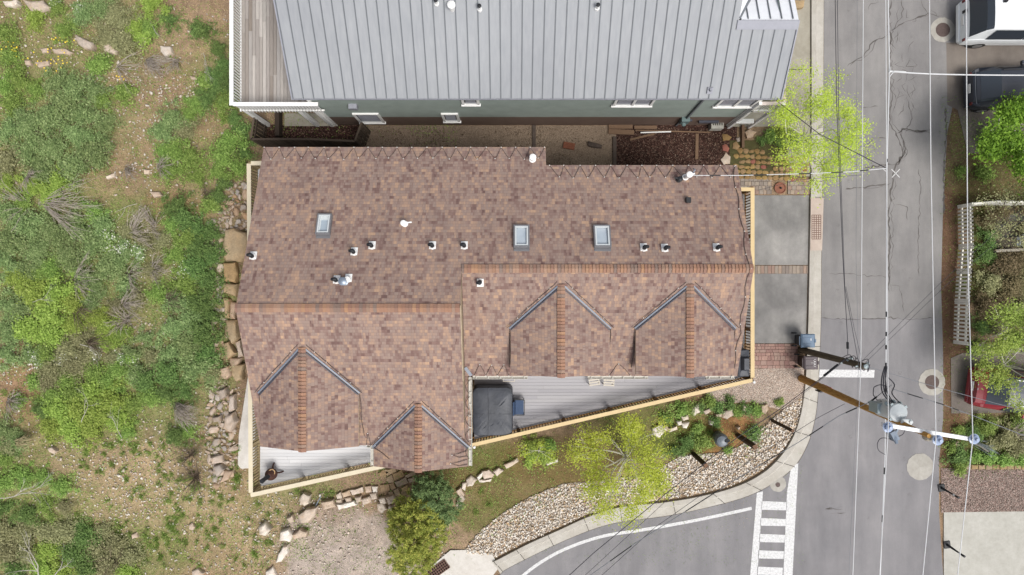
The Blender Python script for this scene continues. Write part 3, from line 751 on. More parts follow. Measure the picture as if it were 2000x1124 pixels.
def gable(xr, apex, xl, xrr, yf, ze, name='dormer_roof', base=3.0, fn=None):
    """cross gable: ridge runs south from apex point on the main slope"""
    ax = Vector(apex); za = ax.z; kd = (za-ze)/abs(xrr-xl)*2
    # where eave lines hit the main slope
    def ymain(z): return ax.y-(za-z)/K
    ye = ymain(ze)
    e = .012
    L = [(xr, ax.y, za+e), (xr, yf, za+e), (xl, yf, ze+e), (xl, ye, ze+e)]
    R_ = [(xr, ax.y, za+e), (xrr, ye, ze+e), (xrr, yf, ze+e), (xr, yf, za+e)]
    roof_faces(name, [L, R_], home, .12)
    mb = MB()     # body under it
    y0 = yf+.35; mb.face([(xl+.25, y0, base), (xrr-.25, y0, base), (xrr-.25, y0, ze-.05), (xr, y0, za-.2), (xl+.25, y0, ze-.05)])
    for x in (xl+.25, xrr-.25): mb.face([(x, y0, base), (x, ye+.3, base), (x, ye+.3, ze-.06), (x, y0, ze-.06)])
    mb.build('wall', M_WALLH, home)
    # valley flashing: pale pans either side of a dark centre with the cable in it
    mv = MB()
    for sx, xe in ((-1, xl), (1, xrr)):
        a = Vector((xr+sx*.10, ax.y-.08, za-.02)); b = Vector((xe+sx*.02, ye-.0, ze+.03)); d = (b-a).normalized(); side = Vector((0, 0, 1)).cross(d).normalized()
        up = Vector((0, 0, .03))
        mv.bar(a+up+side*.04*sx, b+up+side*.04*sx, .06, .025, mi=0); mv.bar(a+up-side*.04*sx, b+up-side*.04*sx, .04, .04, mi=1)
    mv.build('valley_flashing', [M_FLASH, M_FLASHD], home)
    mc = MB(); r = random.Random(int(abs(xr)*10))
    for sx, xe in ((-1, xl), (1, xrr)):
        a = Vector((xr+sx*.05, ax.y+.05, za+.06)); b = Vector((xe+sx*.05, ye-.02, ze+.12)); pts = []
        for i in range(15):
            t = i/14; pts.append(a.lerp(b, t)+Vector((r.uniform(-.015, .015)+sx*.10, .07+r.uniform(-.015, .015), 0)))
        mc.tube(pts, .012, 5, 0)
        for i in (2, 5, 8, 11): mc.box(pts[i], (.03, .03, .03), mi=1)
        if fn is not False: mc.tube([Vector((xe+sx*(.03+.02*math.sin(i)), ye+(yf-ye)*i/9, (fn or zLS)(ye+(yf-ye)*i/9)+.03)) for i in range(9)], .012, 5, 0)
    mc.build('heat_cable', [M_CABLE, M_CLIP], home)
    return ye
def caps(name, a, b, kslope, w=.30, pitch=.125, seed=1):
    """lapped ridge cap shingles folded over the ridge a-b"""
    a = Vector(a); b = Vector(b); d = (b-a); L = d.length; d.normalize(); s = Vector((0, 0, 1)).cross(d).normalized()
    mb = MB(); r = random.Random(seed); t = 0
    while t < L-.02:
        l = pitch*r.uniform(.92, 1.06); p0 = a+d*t; p1 = a+d*min(L, t+l+.03); jw = w/2*r.uniform(.97, 1.03); dz = Vector((0, 0, -jw*kslope))
        h0 = Vector((0, 0, .018)); h1 = Vector((0, 0, .062)); j = d*r.uniform(-.004, .004)
        L0, C0, R0 = p0+s*jw+dz+h0+j, p0+h0, p0-s*jw+dz+h0; L1, C1, R1 = p1+s*jw+dz+h1+j, p1+h1, p1-s*jw+dz+h1
        dn = Vector((0, 0, -.03)); vs = [L0, C0, R0, L1, C1, R1, L1+dn, C1+dn, R1+dn, L0+dn, R0+dn]
        mb.raw(vs, [(0, 1, 4, 3), (1, 2, 5, 4), (3, 4, 7, 6), (4, 5, 8, 7), (0, 3, 6, 9), (2, 10, 8, 5)]); t += l
    o = mb.build(name, M_CAP, home)
    return o
caps('ridge_cap', (XM-.02, YrL, zN(YrL)+.01), (XL-.01, YrL, zN(YrL)+.01), K, seed=1)
caps('ridge_cap', (XR+.01, YrR, zN(YrR)+.01), (XM+.01, YrR, zN(YrR)+.01), K, seed=2)
a = RLS(590, 680); gable(-7.45, a, -9.23, -5.61, -5.82, 7.0); caps('ridge_cap', (-7.45, -5.85, a.z+.03), (-7.45, a.y+.02, a.z+.03), .45, .28, seed=3)
a = RLS(817, 790); gable(-3.457, a, -5.26, -1.68, -6.8, 6.03, fn=False); caps('ridge_cap', (-3.457, -6.83, a.z+.03), (-3.457, a.y+.02, a.z+.03), .45, .28, seed=4)
a = RRS(1096, 557); gable(1.761, a, -.05, 3.60, -3.21, 6.83, fn=zRS); caps('ridge_cap', (1.761, -3.24, a.z+.03), (1.761, a.y+.02, a.z+.03), .42, .28, seed=5)
a = RRS(1348, 557); gable(6.385, a, 4.56, 8.19, -3.21, 6.83, fn=zRS); caps('ridge_cap', (6.385, -3.24, a.z+.03), (6.385, a.y+.02, a.z+.03), .42, .28, seed=6)

# walls, doors and windows below
mb = MB(); mb.box(((XL+XM)/2+.05, -.35, 2.95), (XM-XL-.7, 10.5, 5.9)); mb.box(((XM+XR)/2, .62, 2.92), (XR-XM-.6, 7.2, 5.84)); mb.build('wall', M_WALLH, home)
mb = MB(); mb.box((-3.46, -6.2, 2.9), (3.2, .7, 5.8)); mb.build('wall', M_WALLH, home)
def win(c, w, h, axis='y', name='window'):
    mb = MB(); c = Vector(c); s = (w, .06, h) if axis == 'y' else (.06, w, h)
    fr = MB()
    for dx in (-w/2, w/2): fr.box(c+(Vector((dx, 0, 0)) if axis == 'y' else Vector((0, dx, 0))), (.09, .1, h+.1) if axis == 'y' else (.1, .09, h+.1))
    for dz in (-h/2, h/2): fr.box(c+Vector((0, 0, dz)), (w-.09, .098, .09) if axis == 'y' else (.098, w-.09, .09))
    o = fr.build(name, M_WHITE, home); g = MB().box(c, (w, .05, h) if axis == 'y' else (.05, w, h)); g.build('pane', M_GLASSD, o)
t_ = NT('dark_glass'); M_GLASSD = t_.out(S(52, 58, 64), .08, 0, .8)
for x in (.6, 3.0, 6.4): win((x, -2.99, 4.3), 1.5, 1.9)
for x in (-8.0, -6.6): win((x, -5.47, 4.4), 1.1, 1.9)
for y in (-3.5, 3.2): win((-9.22, y, 4.5), 1.3, 1.3, 'x')
mb = MB()
for y in (-2.0, 2.3):
    mb.box((8.30, y, 1.2), (.06, 2.7, 2.3))
    for k in range(5): mb.box((8.335, y, .25+k*.46), (.012, 2.6, .40))
mb.build('garage_door', M_FASCIA, home)

# heat cable zigzags
def zig(fn, x0, x1, ye, depth, period, name='heat_cable', sharp=True, seed=1, jit=.03):
    r = random.Random(seed); mb = MB(); x = x0; pts = []; tips = []; k = 0
    nseg = int(round(abs(x1-x0)/period)); px = (x1-x0)/max(1, nseg)
    s = 1 if ye > 0 else -1
    for i in range(nseg+1):
        xe = x0+px*i+r.uniform(-jit, jit); tips.append(Vector((xe, ye-s*.015, fn(ye-s*.015)+.02)))
        pts.append(tips[-1])
        if i < nseg:
            xm = xe+px*(.5+r.uniform(-.12, .12)); dd = depth*r.uniform(.93, 1.05); ym = ye-s*dd
            pts.append(Vector((xe+(xm-xe)*.45, ye-s*dd*.5, fn(ye-s*dd*.5)+.03)))
            pts.append(Vector((xm-px*.10, ym+s*.06, fn(ym+s*.06)+.025))); pts.append(Vector((xm, ym, fn(ym)+.025))); tips.append(pts[-1]); pts.append(Vector((xm+px*.10, ym+s*.06, fn(ym+s*.06)+.025)))
            xn = x0+px*(i+1); pts.append(Vector((xm+(xn-xm)*.6, ye-s*dd*.5, fn(ye-s*dd*.5)+.03)))
    mb.tube(pts, .0095, 5, 0)
    for t in tips: mb.box(t+Vector((0, 0, .012)), (.035, .035, .02), mi=1)
    mb.build(name, [M_CABLE, M_CLIP], home)
zig(zN, XL+.05, XS-.03, YNL, .50, .555, seed=1); zig(zN, XS+.1, XR-.1, YNR, .52, .57, seed=2)
zig(zRS, XM+.35, -.12, YeR, .47, .48, seed=3, jit=.0); zig(zRS, 3.7, 4.5, YeR, .50, .55, seed=4, jit=0)
zig(zLS, -5.52, -5.35, YeL, .5, .17, seed=5, jit=0)
mb = MB(); r_ = random.Random(4)   # the long cables running up the east verge and south to the spa
pts = [Vector((XR-.12-.1*abs(math.sin(i*.7)), YNR-.05-(YNR-YrR)*i/14, zN(YNR-.05-(YNR-YrR)*i/14)+.02)) for i in range(15)]
pts += [Vector((XR-.10-.12*abs(math.sin(i*.9)), YrR-(YrR-YeR)*i/12, zRS(YrR-(YrR-YeR)*i/12)+.02)) for i in range(13)]
mb.tube(pts, .0125, 5, 0)
for p in pts[::3]: mb.box(p+Vector((0, 0, .01)), (.035, .035, .02), mi=1)
mb.build('heat_cable', [M_CABLE, M_CLIP], home); mb = MB()
for k in range(5):
    y0 = -6.5+k*.62; mb.tube([Vector((-1.62, y0, 6.08)), Vector((-1.72, y0+.12, 6.12)), Vector((-1.76, y0+.3, 6.14)), Vector((-1.68, y0+.42, 6.1)), Vector((-1.60, y0+.5, 6.06))], .011, 5, 0)
a = Vector((-1.68, -6.45, 6.08)); zb = lambda x: 6.82-.44*abs(x+3.457)+.05
for y0, x1 in ((-6.3, -2.25), (-6.62, -2.3)): mb.tube([Vector((-1.7, y0+.1, zb(-1.7))), Vector((-2.0, y0+.03, zb(-2.0))), Vector((x1, y0, zb(x1))), Vector((-2.0, y0-.12, zb(-2))), Vector((-1.7, y0-.1, zb(-1.7)))], .011, 5, 0); mb.box((x1, y0, zb(x1)+.02), (.035, .035, .02), mi=1)
mb.build('heat_cable', [M_CABLE, M_CLIP], home); mb = MB(); mb.tube([Vector((-5.2, -6.1, zb(-5.2))), Vector((-4.9, -6.25, zb(-4.9))), Vector((-4.6, -6.45, zb(-4.6)))], .011, 5, 0)
mb.build('heat_cable', [M_CABLE, M_CLIP], home)
# gutters
def gutter(a, b, ends=True):
    mb = MB(); mb.bar(a, b, .11, .02)
    d = (Vector(b)-Vector(a)).normalized().cross(Vector((0, 0, 1)))*.055
    for s in (1, -1): mb.bar(Vector(a)+d*s+Vector((0, 0, .04)), Vector(b)+d*s+Vector((0, 0, .04)), .018, .10)
    L = (Vector(b)-Vector(a)).length; k = int(L/.45)
    for i in range(k+1):
        p = Vector(a).lerp(Vector(b), (i+.3)/(k+.6)); mb.bar(p-d+Vector((0, 0, .085)), p+d+Vector((0, 0, .085)), .03, .01)
    mb.build('gutter', M_GUT, home)
gutter((-5.55, YeL-.05, 5.85), (-5.32, YeL-.05, 5.85)); gutter((-5.33, YeL-.02, 5.9), (-5.33, -6.8, 5.88)); gutter((-1.585, YeR-.05, 5.95), (-1.585, -6.8, 5.92))
gutter((-1.5, YeR-.06, 5.88), (.6, YeR-.06, 5.88)); gutter((2.9, YeR-.06, 5.88), (5.2, YeR-.06, 5.88)); gutter((7.4, YeR-.06, 5.88), (8.5, YeR-.06, 5.88))
# small piece of valley pan where the two eaves meet
mb = MB(); mb.bar((XM+.02, YeR+.35, zRS(YeR+.35)+.04), (XM+.24, YeR+.02, zRS(YeR)+.05), .12, .03); mb.build('valley_flashing', M_FLASH, home)

# roof vents
nN = Vector((0, K, 1)).normalized(); nS = Vector((0, -K, 1)).normalized()
def vent(px, py, side=1, kind='black'):
    f = RN if side > 0 else RRS; p = f(px, py); s = side; sl = Vector((0, s, -K)).normalized(); up = Vector((0, s*K, 1)).normalized(); x = Vector((1, 0, 0))
    rot = Matrix((x, sl, up)).transposed()
    mb = MB(); mb.box(p+up*.03+sl*.04, (.24, .30, .03), rot); mb.cyl(p+up*.02-sl*.02, .115, .10, .10, 16, axis=up)
    o = mb.build('roof_vent', M_WHITE, home)
    if kind == 'black':
        c = MB(); c.cyl(p+up*.06-sl*.03, .075, .075, .2, 14, axis=(up*.9-sl*.15).normalized(), mi=0); q = p+up*.25-sl*.05
        c.tube([q, q+Vector((-.05*(1 if px < 1000 else -1), 0, .04)), q+Vector((-.13*(1 if px < 1000 else -1), .0, .02))], [.08, .07, .05], 10); c.build('vent_cap', M_BLACK, o)
    else:
        c = MB(); c.lathe(p+Vector((0, 0, .06)), [(.05, 0), (.05, .15), (.10, .16), (.10, .2), (.02, .24)], 14); c.build('vent_cap', M_WHITE, o)
for a in [(495, 502), (692, 494), (727, 482), (845, 482), (907, 482), (658, 549), (1257, 486), (1298, 487), (1399, 486)]: vent(*a)
vent(681, 546, 1, 'white'); vent(938, 550, -1)
def stack(px, py, r, h, mat, arm=None, z0=0):
    p = RN(px, py); mb = MB(); mb.lathe(p-Vector((0, 0, .1)), [(r*1.25, 0), (r*1.2, .16), (r*.8, .18), (r*.8, h), (r*1.15, h+.02), (r*1.15, h+.09), (r*.5, h+.13)], 18)
    if arm: mb.bar(p+Vector((0, 0, h*.9)), p+Vector((arm, .03, h*.9+.02)), .05, .04)
    mb.build('flue_pipe', mat, home, smooth=True)
stack(791, 438, .095, .4, M_WHITE, .3); stack(1040, 312, .11, .5, M_WHITE); stack(673, 550, .125, .35, M_GREYPIPE); stack(1338, 347, .10, .7, M_WHITE, .2); stack(1325, 352, .09, .3, M_BLACK, -.2)
p = RN(1343, 392); mb = MB(); mb.box(p+Vector((0, 0, .08)), (.17, .2, .2)); mb.build('flue_cap', M_BLACK, home)
mb = MB(); q = RN(1343, 347)+Vector((0, 0, .5)); mb.tube([q, q+Vector((.12, .18, .1)), q+Vector((.16, .3, -.3))], .025, 6); mb.build('service_mast', M_GREYPIPE, home)
# skylights
t_ = NT('sky_glass'); M_SKYG = t_.out(t_.mix(t_.ramp(t_.noise(1.2, 2), [(.4, (0,)*3+(1,)), (.6, (1,)*3+(1,))]), S(186, 200, 212), S(206, 216, 226)), .12, 0, .9)
M_SKYF = m_plain('skylight_clad', S(134, 134, 138), .45, .06); M_SHAFT = m_plain('light_shaft', S(228, 234, 236), .4, .03)
def skylight(x0, x1, y0, y1, inner):
    c = RN((x0+x1)/2, (y0+y1)/2); D = H-c.z; w = (x1-x0)/F*D; l = (y1-y0)/F*D*math.sqrt(1+K*K)*1.0
    sl = Vector((0, 1, -K)).normalized(); up = nN; x = Vector((1, 0, 0)); rot = Matrix((x, sl, up)).transposed()
    mb = MB(); t = .055
    for s in (-1, 1): mb.box(c+up*.09+x*s*(w/2-t/2), (t, l, .20), rot); mb.box(c+up*.088+sl*s*(l/2-t/2), (w-2*t, t, .196), rot)
    mb.box(c+up*.01-sl*(l/2+.05), (w*.98, .10, .05), rot)
    o = mb.build('skylight', M_SKYF, home, bevel=.01); ib = MB(); t2 = .05
    for s in (-1, 1): ib.box(c+up*.15+x*s*(w/2-t-t2/2), (t2, l-2*t, .06), rot); ib.box(c+up*.148+sl*s*(l/2-t-t2/2), (w-2*t-2*t2, t2, .056), rot)
    if inner: ib.box(c+up*.10+sl*(l/2-t-t2-.06), (w-2*t-2*t2, .12, .03), rot); ib.box(c+up*.098-x*(w/2-t-t2-.02), (.04, l-2*t-2*t2, .03), rot)
    ib.build('sash', M_SHAFT, o); g = MB(); g.box(c+up*.075, (w-2*t-.005, l-2*t-.005, .02), rot); g.build('glass', M_SKYG, o)
skylight(620, 648, 421, 462, True); skylight(1003, 1034, 443, 487, False); skylight(1159, 1192, 443, 487, False)

# ------------------------------------------------------------------ raised decks
M_DECK = m_island('composite_boards', [S(186, 184, 188), S(196, 194, 198), S(180, 178, 183), S(200, 198, 200)], .7, .05, 6, .05, streak=(.3, 6, 1))
M_DECKL = m_island('pale_boards', [(.58, .585, .6, 1), (.63, .63, .64, 1), (.55, .555, .57, 1), (.66, .66, .67, 1)], .7, .05, 6, .05, streak=(.3, 6, 1))
M_RAILC = m_plain('cream_rail', S(238, 212, 162), .6, .05, 3); M_RAILP = m_plain('pale_rail', S(238, 226, 198), .6, .05, 3); M_BAL = m_island('baluster_wood', [S(118, 86, 48), S(142, 106, 62), S(100, 74, 44)], .8, .2)  # M_BAL: wood brown with the right deck balusters' shade in its colour
M_BALP = m_island('pale_baluster', [S(176, 158, 118), S(196, 178, 138), S(160, 140, 104)], .8, .12)
M_FRAME = m_plain('deck_frame', S(120, 96, 66), .8)
def rail(parent, a, b, z0, z1, mt, mbal, pitch=.13, top=.15, post=1.7, inner=None, bw=.035, caps_=True):
    a = Vector((a[0], a[1], 0)); b = Vector((b[0], b[1], 0)); d = b-a; L = d.length; u = d/L; mb = MB()
    mb.bar(a+Vector((0, 0, z1-.02)), b+Vector((0, 0, z1-.02)), top, .04); mb.build('top_rail', mt, parent)
    nb = MB(); nb.bar(a+Vector((0, 0, z1-.10)), b+Vector((0, 0, z1-.10)), .04, .08); nb.bar(a+Vector((0, 0, z0+.10)), b+Vector((0, 0, z0+.10)), .04, .08)
    k = int(L/pitch)
    for i in range(1, k): p = a+u*(i*L/k); nb.bar(p+Vector((0, 0, z0+.06)), p+Vector((0, 0, z1-.06)), bw, bw, up=(u.x, u.y, 0))
    nb.build('balusters', mbal, parent)
    kp = max(1, int(L/post))
    for i in range(kp+1): pm = MB(); p = a+u*(i*L/kp); pm.box(p+Vector((0, 0, (z0+z1)/2-.03)), (.11, .11, z1-z0-.06), math.atan2(u.y, u.x)); pm.box(p+Vector((0, 0, z0/2-.1)), (.14, .14, z0-.2), math.atan2(u.y, u.x)); pm.build('post', mbal, parent)
ZD = 3.0
deckR = thing('deck', (4, -3.4, 0), 'grey board deck behind the long cream rail facing the street corner', 'deck')
polyR = [(-1.6, -3.0), (9.84, -3.0), (9.84, -3.79), (-1.6, -6.44)]
mb = MB(); boards(mb, polyR, ZD-.04, ZD, .142, .006, 'x', 4.8); boards(mb, [(8.30, -2.995), (9.84, -2.995), (9.84, 4.0), (8.30, 4.0)], ZD-.04, ZD, .142, .006, 'x', 4.8); mb.build('decking', M_DECK, deckR)
mb = MB(); mb.prism([(x*1.0, y) for x, y in [(-1.6, -3.02), (9.80, -3.02), (9.80, -3.77), (-1.6, -6.41)]], ZD-.30, ZD-.045); mb.prism([(8.3, -3.0), (9.80, -3.0), (9.80, 3.98), (8.3, 3.98)], ZD-.30, ZD-.046); mb.build('frame', M_FRAME, deckR)
rail(deckR, (9.87, -3.80), (-1.66, -6.47), ZD, 4.0, M_RAILC, M_BAL, .12, .15); rail(deckR, (9.87, -3.70), (9.87, 4.10), ZD, 3.996, M_RAILC, M_BAL, .12, .16); rail(deckR, (8.4, 4.03), (9.79, 4.03), ZD, 4.0, M_RAILC, M_BAL, .12, .15)
mb = MB()
for x, y in ((9.93, -3.88), (-1.55, -6.55)): mb.lathe((x, y, 4.0), [(.06, 0), (.06, .02), (.03, .05)], 12)
mb.build('rail_fitting', M_WHITE, deckR)
deckL = thing('deck', (-9.9, -4, 0), 'pale board deck with a cream rail around the lower left corner of the house', 'deck')
mb = MB(); boards(mb, [(-10.70, -5.5), (-5.36, -5.5), (-5.36, -7.30), (-10.70, -8.45)], ZD-.04, ZD, .142, .006, 'x', 4.8); boards(mb, [(-10.8, -5.49), (-9.1, -5.49), (-9.1, 5.05), (-10.8, 5.05)], ZD-.04, ZD, .142, .006, 'x', 4.8); mb.build('decking', M_DECKL, deckL)
mb = MB(); mb.prism([(-10.66, -5.5), (-5.38, -5.5), (-5.38, -7.27), (-10.66, -8.41)], ZD-.3, ZD-.045); mb.prism([(-10.76, -5.48), (-9.1, -5.48), (-9.1, 5.0), (-10.76, 5.0)], ZD-.3, ZD-.046); mb.build('frame', M_FRAME, deckL)
rail(deckL, (-10.72, -8.52), (-5.0, -7.27), ZD, 4.0, M_RAILP, M_BALP, .12, .17, bw=.04); rail(deckL, (-10.72, -8.42), (-10.80, 5.08), ZD, 3.996, M_RAILP, M_BALP, .12, .17, bw=.05); rail(deckL, (-10.71, 5.10), (-9.6, 5.10), ZD, 4.0, M_RAILP, M_BALP, .12, .17)
# concrete wedge beside the deck
mb = MB(); q = PX([(484, 735), (466, 850), (464, 908), (470, 916), (496, 915), (500, 800)], .35); mb.prism(q, .0, .35); tag(mb.build('retaining_slab', M_APRON, bevel=.02), 'tall thin wedge of pale concrete beside the left deck rail', 'concrete slab')
# ------------------------------------------------------------------ green sided neighbour with the metal roof
grey = thing('neighbour_house', (1.2, 10, 0), 'green sided house with a long grey standing seam metal roof', 'house')
KG = .68; YE = 7.55
def zG(Y): return 4.72+KG*(Y-YE)
M_MET = (lambda t: (t.bump(t.noise(3, 3), .05, .02), t.out(t.mix(1.0, t.ramp(t.noise(.25, 4, .6), [(.3, S(166, 169, 174)), (.7, S(178, 181, 185))]), t.ramp(t.noise(2.5, 5, .6, t.coord('Object', (3, .15, 1))), [(.3, (.91, .92, .93, 1)), (.7, (1.05, 1.05, 1.05, 1))]), 'MULTIPLY'), .55, .05, .4))[1])(NT('metal_roof'))
M_SEAM = m_plain('seam', S(128, 133, 139), .5, .06, 4, .05); M_METB = m_plain('metal_trim', S(168, 170, 180), .5, .05, 4, .15)
XGl = -8.77; XGr = 10.75; XC = 8.51; YC = 10.03; YT = 12.6
mb = MB()
def slab(pts, th=.10):
    pts = [Vector(p) for p in pts]; lo = [p-Vector((0, 0, th)) for p in pts]; mb.face(pts); mb.face(lo[::-1])
    for i in range(len(pts)): j = (i+1) % len(pts); mb.face([pts[i], lo[i], lo[j], pts[j]])
g = lambda x, y: (x, y, zG(y))
slab([g(XGl, YE), g(XGr, YE), g(XGr, YC), g(XC, YC), g(XC, YT), g(XGl, YT)])
slab([(XGl, YT, zG(YT)), (XC, YT, zG(YT)), (XC, YT+5, zG(YT)-3.4), (XGl, YT+5, zG(YT)-3.4)])
mb.build('roof', M_MET, grey); mb = MB()
slab([(XC+.1, YC+.01, zG(YC)), (XGr, YC+.01, zG(YC)), (XGr, YC+3, zG(YC)-1.2), (XC+1.2, YC+3, zG(YC)-1.2), (XC+.1, YC+.3, zG(YC)-.12)])
slab([(XC, YC, zG(YC)), (XC+.55, YC+1.1, zG(YC)+.0), (XC, YC+1.9, zG(YC)+1.1)])
mb.build('roof', m_plain('bright_metal', (.74, .76, .80, 1), .5, .05), grey)  # paler copy of the roof metal: sky light painted into the north slope
mb = MB(); x = XGl+.02; pitch = .415
while x < XGr:
    yt = YT if x < XC else YC; mb.bar((x, YE-.01, zG(YE)+.018), (x, yt, zG(yt)+.018), .016, .03); mb.bar((x+.018, YE-.01, zG(YE)+.004), (x+.022, yt, zG(yt)+.004), .02, .006); x += pitch  # the flat second bar is a dark shadow strip beside each seam
x = XC+.35
while x < XGr: mb.bar((x, YC+.05, zG(YC)+.01), (x, YC+3, zG(YC)-1.18), .03, .05); x += .42
mb.bar((XC+.02, YC+.05, zG(YC)+.04), (XC+.62, YC+1.15, zG(YC)+.06), .07, .05)
mb.build('seam', M_SEAM, grey)
mb = MB(); mb.bar((XC-.05, YC-.16, zG(YC-.16)+.05), (XGr+.03, YC-.16, zG(YC-.16)+.05), .34, .02, up=Vector((0, -KG, 1)).normalized())
mb.bar((XGr+.01, YE-.02, zG(YE)-.02), (XGr+.01, YC, zG(YC)-.02), .05, .14); mb.bar((XGl-.01, YE-.02, zG(YE)-.02), (XGl-.01, YT, zG(YT)-.02), .05, .14); mb.bar((XGl, YE-.03, zG(YE)-.02), (XGr, YE-.03, zG(YE)-.02), .03, .10)
mb.build('trim', M_METB, grey)
# lap siding wall
YW = 7.61
t = NT('lap_siding'); sep = t.n('ShaderNodeSeparateXYZ', Vector=t.coord()); z = sep.outputs[2]
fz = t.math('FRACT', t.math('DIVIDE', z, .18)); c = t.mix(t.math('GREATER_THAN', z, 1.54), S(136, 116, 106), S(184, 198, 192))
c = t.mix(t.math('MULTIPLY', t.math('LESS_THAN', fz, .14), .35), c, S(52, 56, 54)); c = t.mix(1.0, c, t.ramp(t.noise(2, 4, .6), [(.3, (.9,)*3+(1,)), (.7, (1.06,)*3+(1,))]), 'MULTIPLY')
t.bump(fz, .4, .02); M_SIDING = t.out(c, .7, 0, .2)
mb = MB(); mb.face([(-8.23, YW, 0), (10.08, YW, 0), (10.08, YW, 4.7), (-8.23, YW, 4.7)]); mb.face([(-8.23, 17, 0), (-8.23, YW, 0), (-8.23, YW, 4.7), (-8.23, YT, zG(YT)-.1), (-8.23, 17, 4.9)]); mb.face([(10.08, YW, 0), (10.08, 17, 0), (10.08, 17, 4.9), (10.08, 12.2, 6.2), (10.08, YC, zG(YC)-.12), (10.08, YW, 4.7)])
mb.build('wall', M_SIDING, grey)
for x in (-8.25, 10.08): mb = MB(); mb.box((x, YW-.012, 2.35), (.15, .05, 4.68)); mb.build('corner_trim', M_WHITE, grey)
M_SCREEN = m_plain('blind', S(96, 88, 88), .6, .15, 20)
def wg(px, py): D = YW*F/(562-py); return xw(px, D), H-D
def gwin(px0, py0, px1, py1, split=False, open_=False):
    x0, _ = wg(px0, py1); x1, _ = wg(px1, py1); _, z1 = wg(px0, py0); _, z0 = wg(px0, py1)
    z1 = min(z1, 4.62); fr = MB(); t = .10; w = x1-x0
    for x in (x0+t/2, x1-t/2): fr.box((x, YW-.03, (z0+z1)/2), (t, .08, z1-z0))
    for z in (z0+t/2, z1-t/2): fr.box(((x0+x1)/2, YW-.032, z), (w-2*t, .084, t))
    fr.box(((x0+x1)/2, YW-.05, z0-.02), (w+.08, .12, .05))
    if split: fr.box(((x0+x1)/2, YW-.034, (z0+z1)/2), (.10, .08, z1-z0-2*t))
    o = fr.build('window', M_WHITE, grey); g_ = MB(); g_.box(((x0+x1)/2, YW-.012, (z0+z1)/2), (w-.1, .03, z1-z0-.1)); g_.build('pane', M_GLASSD, o)
    b = MB(); 
    for k in range(int((z1-z0)/.16)-1): b.box(((x0+x1)/2, YW-.034, z0+t+.1+k*.16), (w-.3, .012, .03))
    b.build('blind', M_METB, o)
gwin(703, 221, 752, 238); gwin(867, 221, 899, 236); gwin(903, 189, 937, 203); gwin(1196, 189, 1272, 205, True); gwin(1394, 189, 1468, 207, True)
x, z = wg(690, 205); mb = MB(); mb.box((x, YW-.10, z), (.34, .2, .30)); mb.build('dryer_vent', M_METB, grey)
x, z = wg(1336, 233); mb = MB(); mb.box((x, YW-.10, z+.1), (.36, .2, .5)); mb.lathe((x-.02, YW-.24, z-.05), [(.09, 0), (.10, .1), (.06, .14)], 12); mb.build('meter_box', m_plain('meter', S(112, 132, 132), .5), grey)
mb = MB(); x2, z2 = wg(1375, 192); mb.bar((x+.05, YW-.05, z+.3), (x2, YW-.05, 4.6), .07, .07); mb.bar((x-.1, YW-.04, .1), (x-.1, YW-.04, z-.1), .06, .06); mb.build('conduit', M_SEAM, grey)
mb = MB(); mb.box((8.95, YW-.07, .9), (.9, .10, .18)); mb.box((8.0, YW-.05, 1.1), (.3, .08, .12)); mb.build('hose_shelf', M_FLASHD, grey)
def pgr(px, py): # point on metal roof
    D = (32-4.72+KG*YE)/(1+KG*(562-py)/F); return Vector((xw(px, D), (562-py)/F*D, H-D))
for px, py, kd in ((853, 8, 0), (883, 17, 1), (937, 19, 0), (1166, 17, 0), (1386, 178, 2)):
    p = pgr(px, py); mb = MB()
    if kd == 0: mb.lathe(p-Vector((0, 0, .1)), [(.09, 0), (.09, .15), (.06, .16), (.06, .4), (.04, .41)], 12); o = mb.build('roof_vent', M_WHITE, grey); c = MB(); c.lathe(p+Vector((0, 0, .31)), [(.075, 0), (.075, .05), (.03, .06)], 12); c.build('vent_cap', M_BLACK, o)
    elif kd == 1: mb.lathe(p-Vector((0, 0, .1)), [(.11, 0), (.11, .35), (.15, .37), (.15, .46), (.06, .50)], 16); mb.build('roof_vent', M_WHITE, grey)
    else: mb.box(p+Vector((0, 0, .05)), (.22, .26, .06), Matrix.Rotation(math.atan(KG), 3, 'X')); mb.lathe(p, [(.05, 0), (.05, .2), (.02, .2)], 10); mb.build('roof_vent', M_METB, grey)
# west deck
M_WEATH = m_island('weathered_boards', [S(194, 188, 182), S(178, 170, 165), S(212, 205, 199), S(166, 158, 152), S(190, 184, 180), S(152, 140, 130)], .85, .22, 7, .3, streak=(8, .5, 1))
gd = thing('deck', (-10, 10, 0), 'weathered board deck with white balusters beside the metal roofed house', 'deck')
mb = MB(); boards(mb, [(-11.4, 7.5), (-8.3, 7.5), (-8.3, 15), (-11.4, 15)], 3.16, 3.2, .148, .012, 'y', 4.2, random.Random(8)); mb.build('decking', M_WEATH, gd)
mb = MB(); mb.box((-9.85, 11.2, 3.02), (3.0, 7.3, .24)); mb.build('frame', M_FRAME, gd)
def wrail(a, b, inner=0, pitch=.125):
    a = Vector((a[0], a[1], 0)); b = Vector((b[0], b[1], 0)); u = (b-a).normalized(); L = (b-a).length
    mb = MB(); mb.bar(a+Vector((0, 0, 4.18)), b+Vector((0, 0, 4.18)), .16, .05); mb.build('top_rail', M_WHITE, gd); mb = MB()
    mb.bar(a+Vector((0, 0, 3.22)), b+Vector((0, 0, 3.22)), .06, .06); k = int(L/pitch)
    for i in range(1, k): p = a+u*(i*L/k); mb.bar(p+Vector((0, 0, 3.0)), p+Vector((0, 0, 4.15)), .055, .04, up=(u.x, u.y, 0))
    mb.build('balusters', M_WHITE, gd)
wrail((-11.43, 7.42), (-11.43, 15)); wrail((-11.35, 7.47), (-7.9, 7.47))
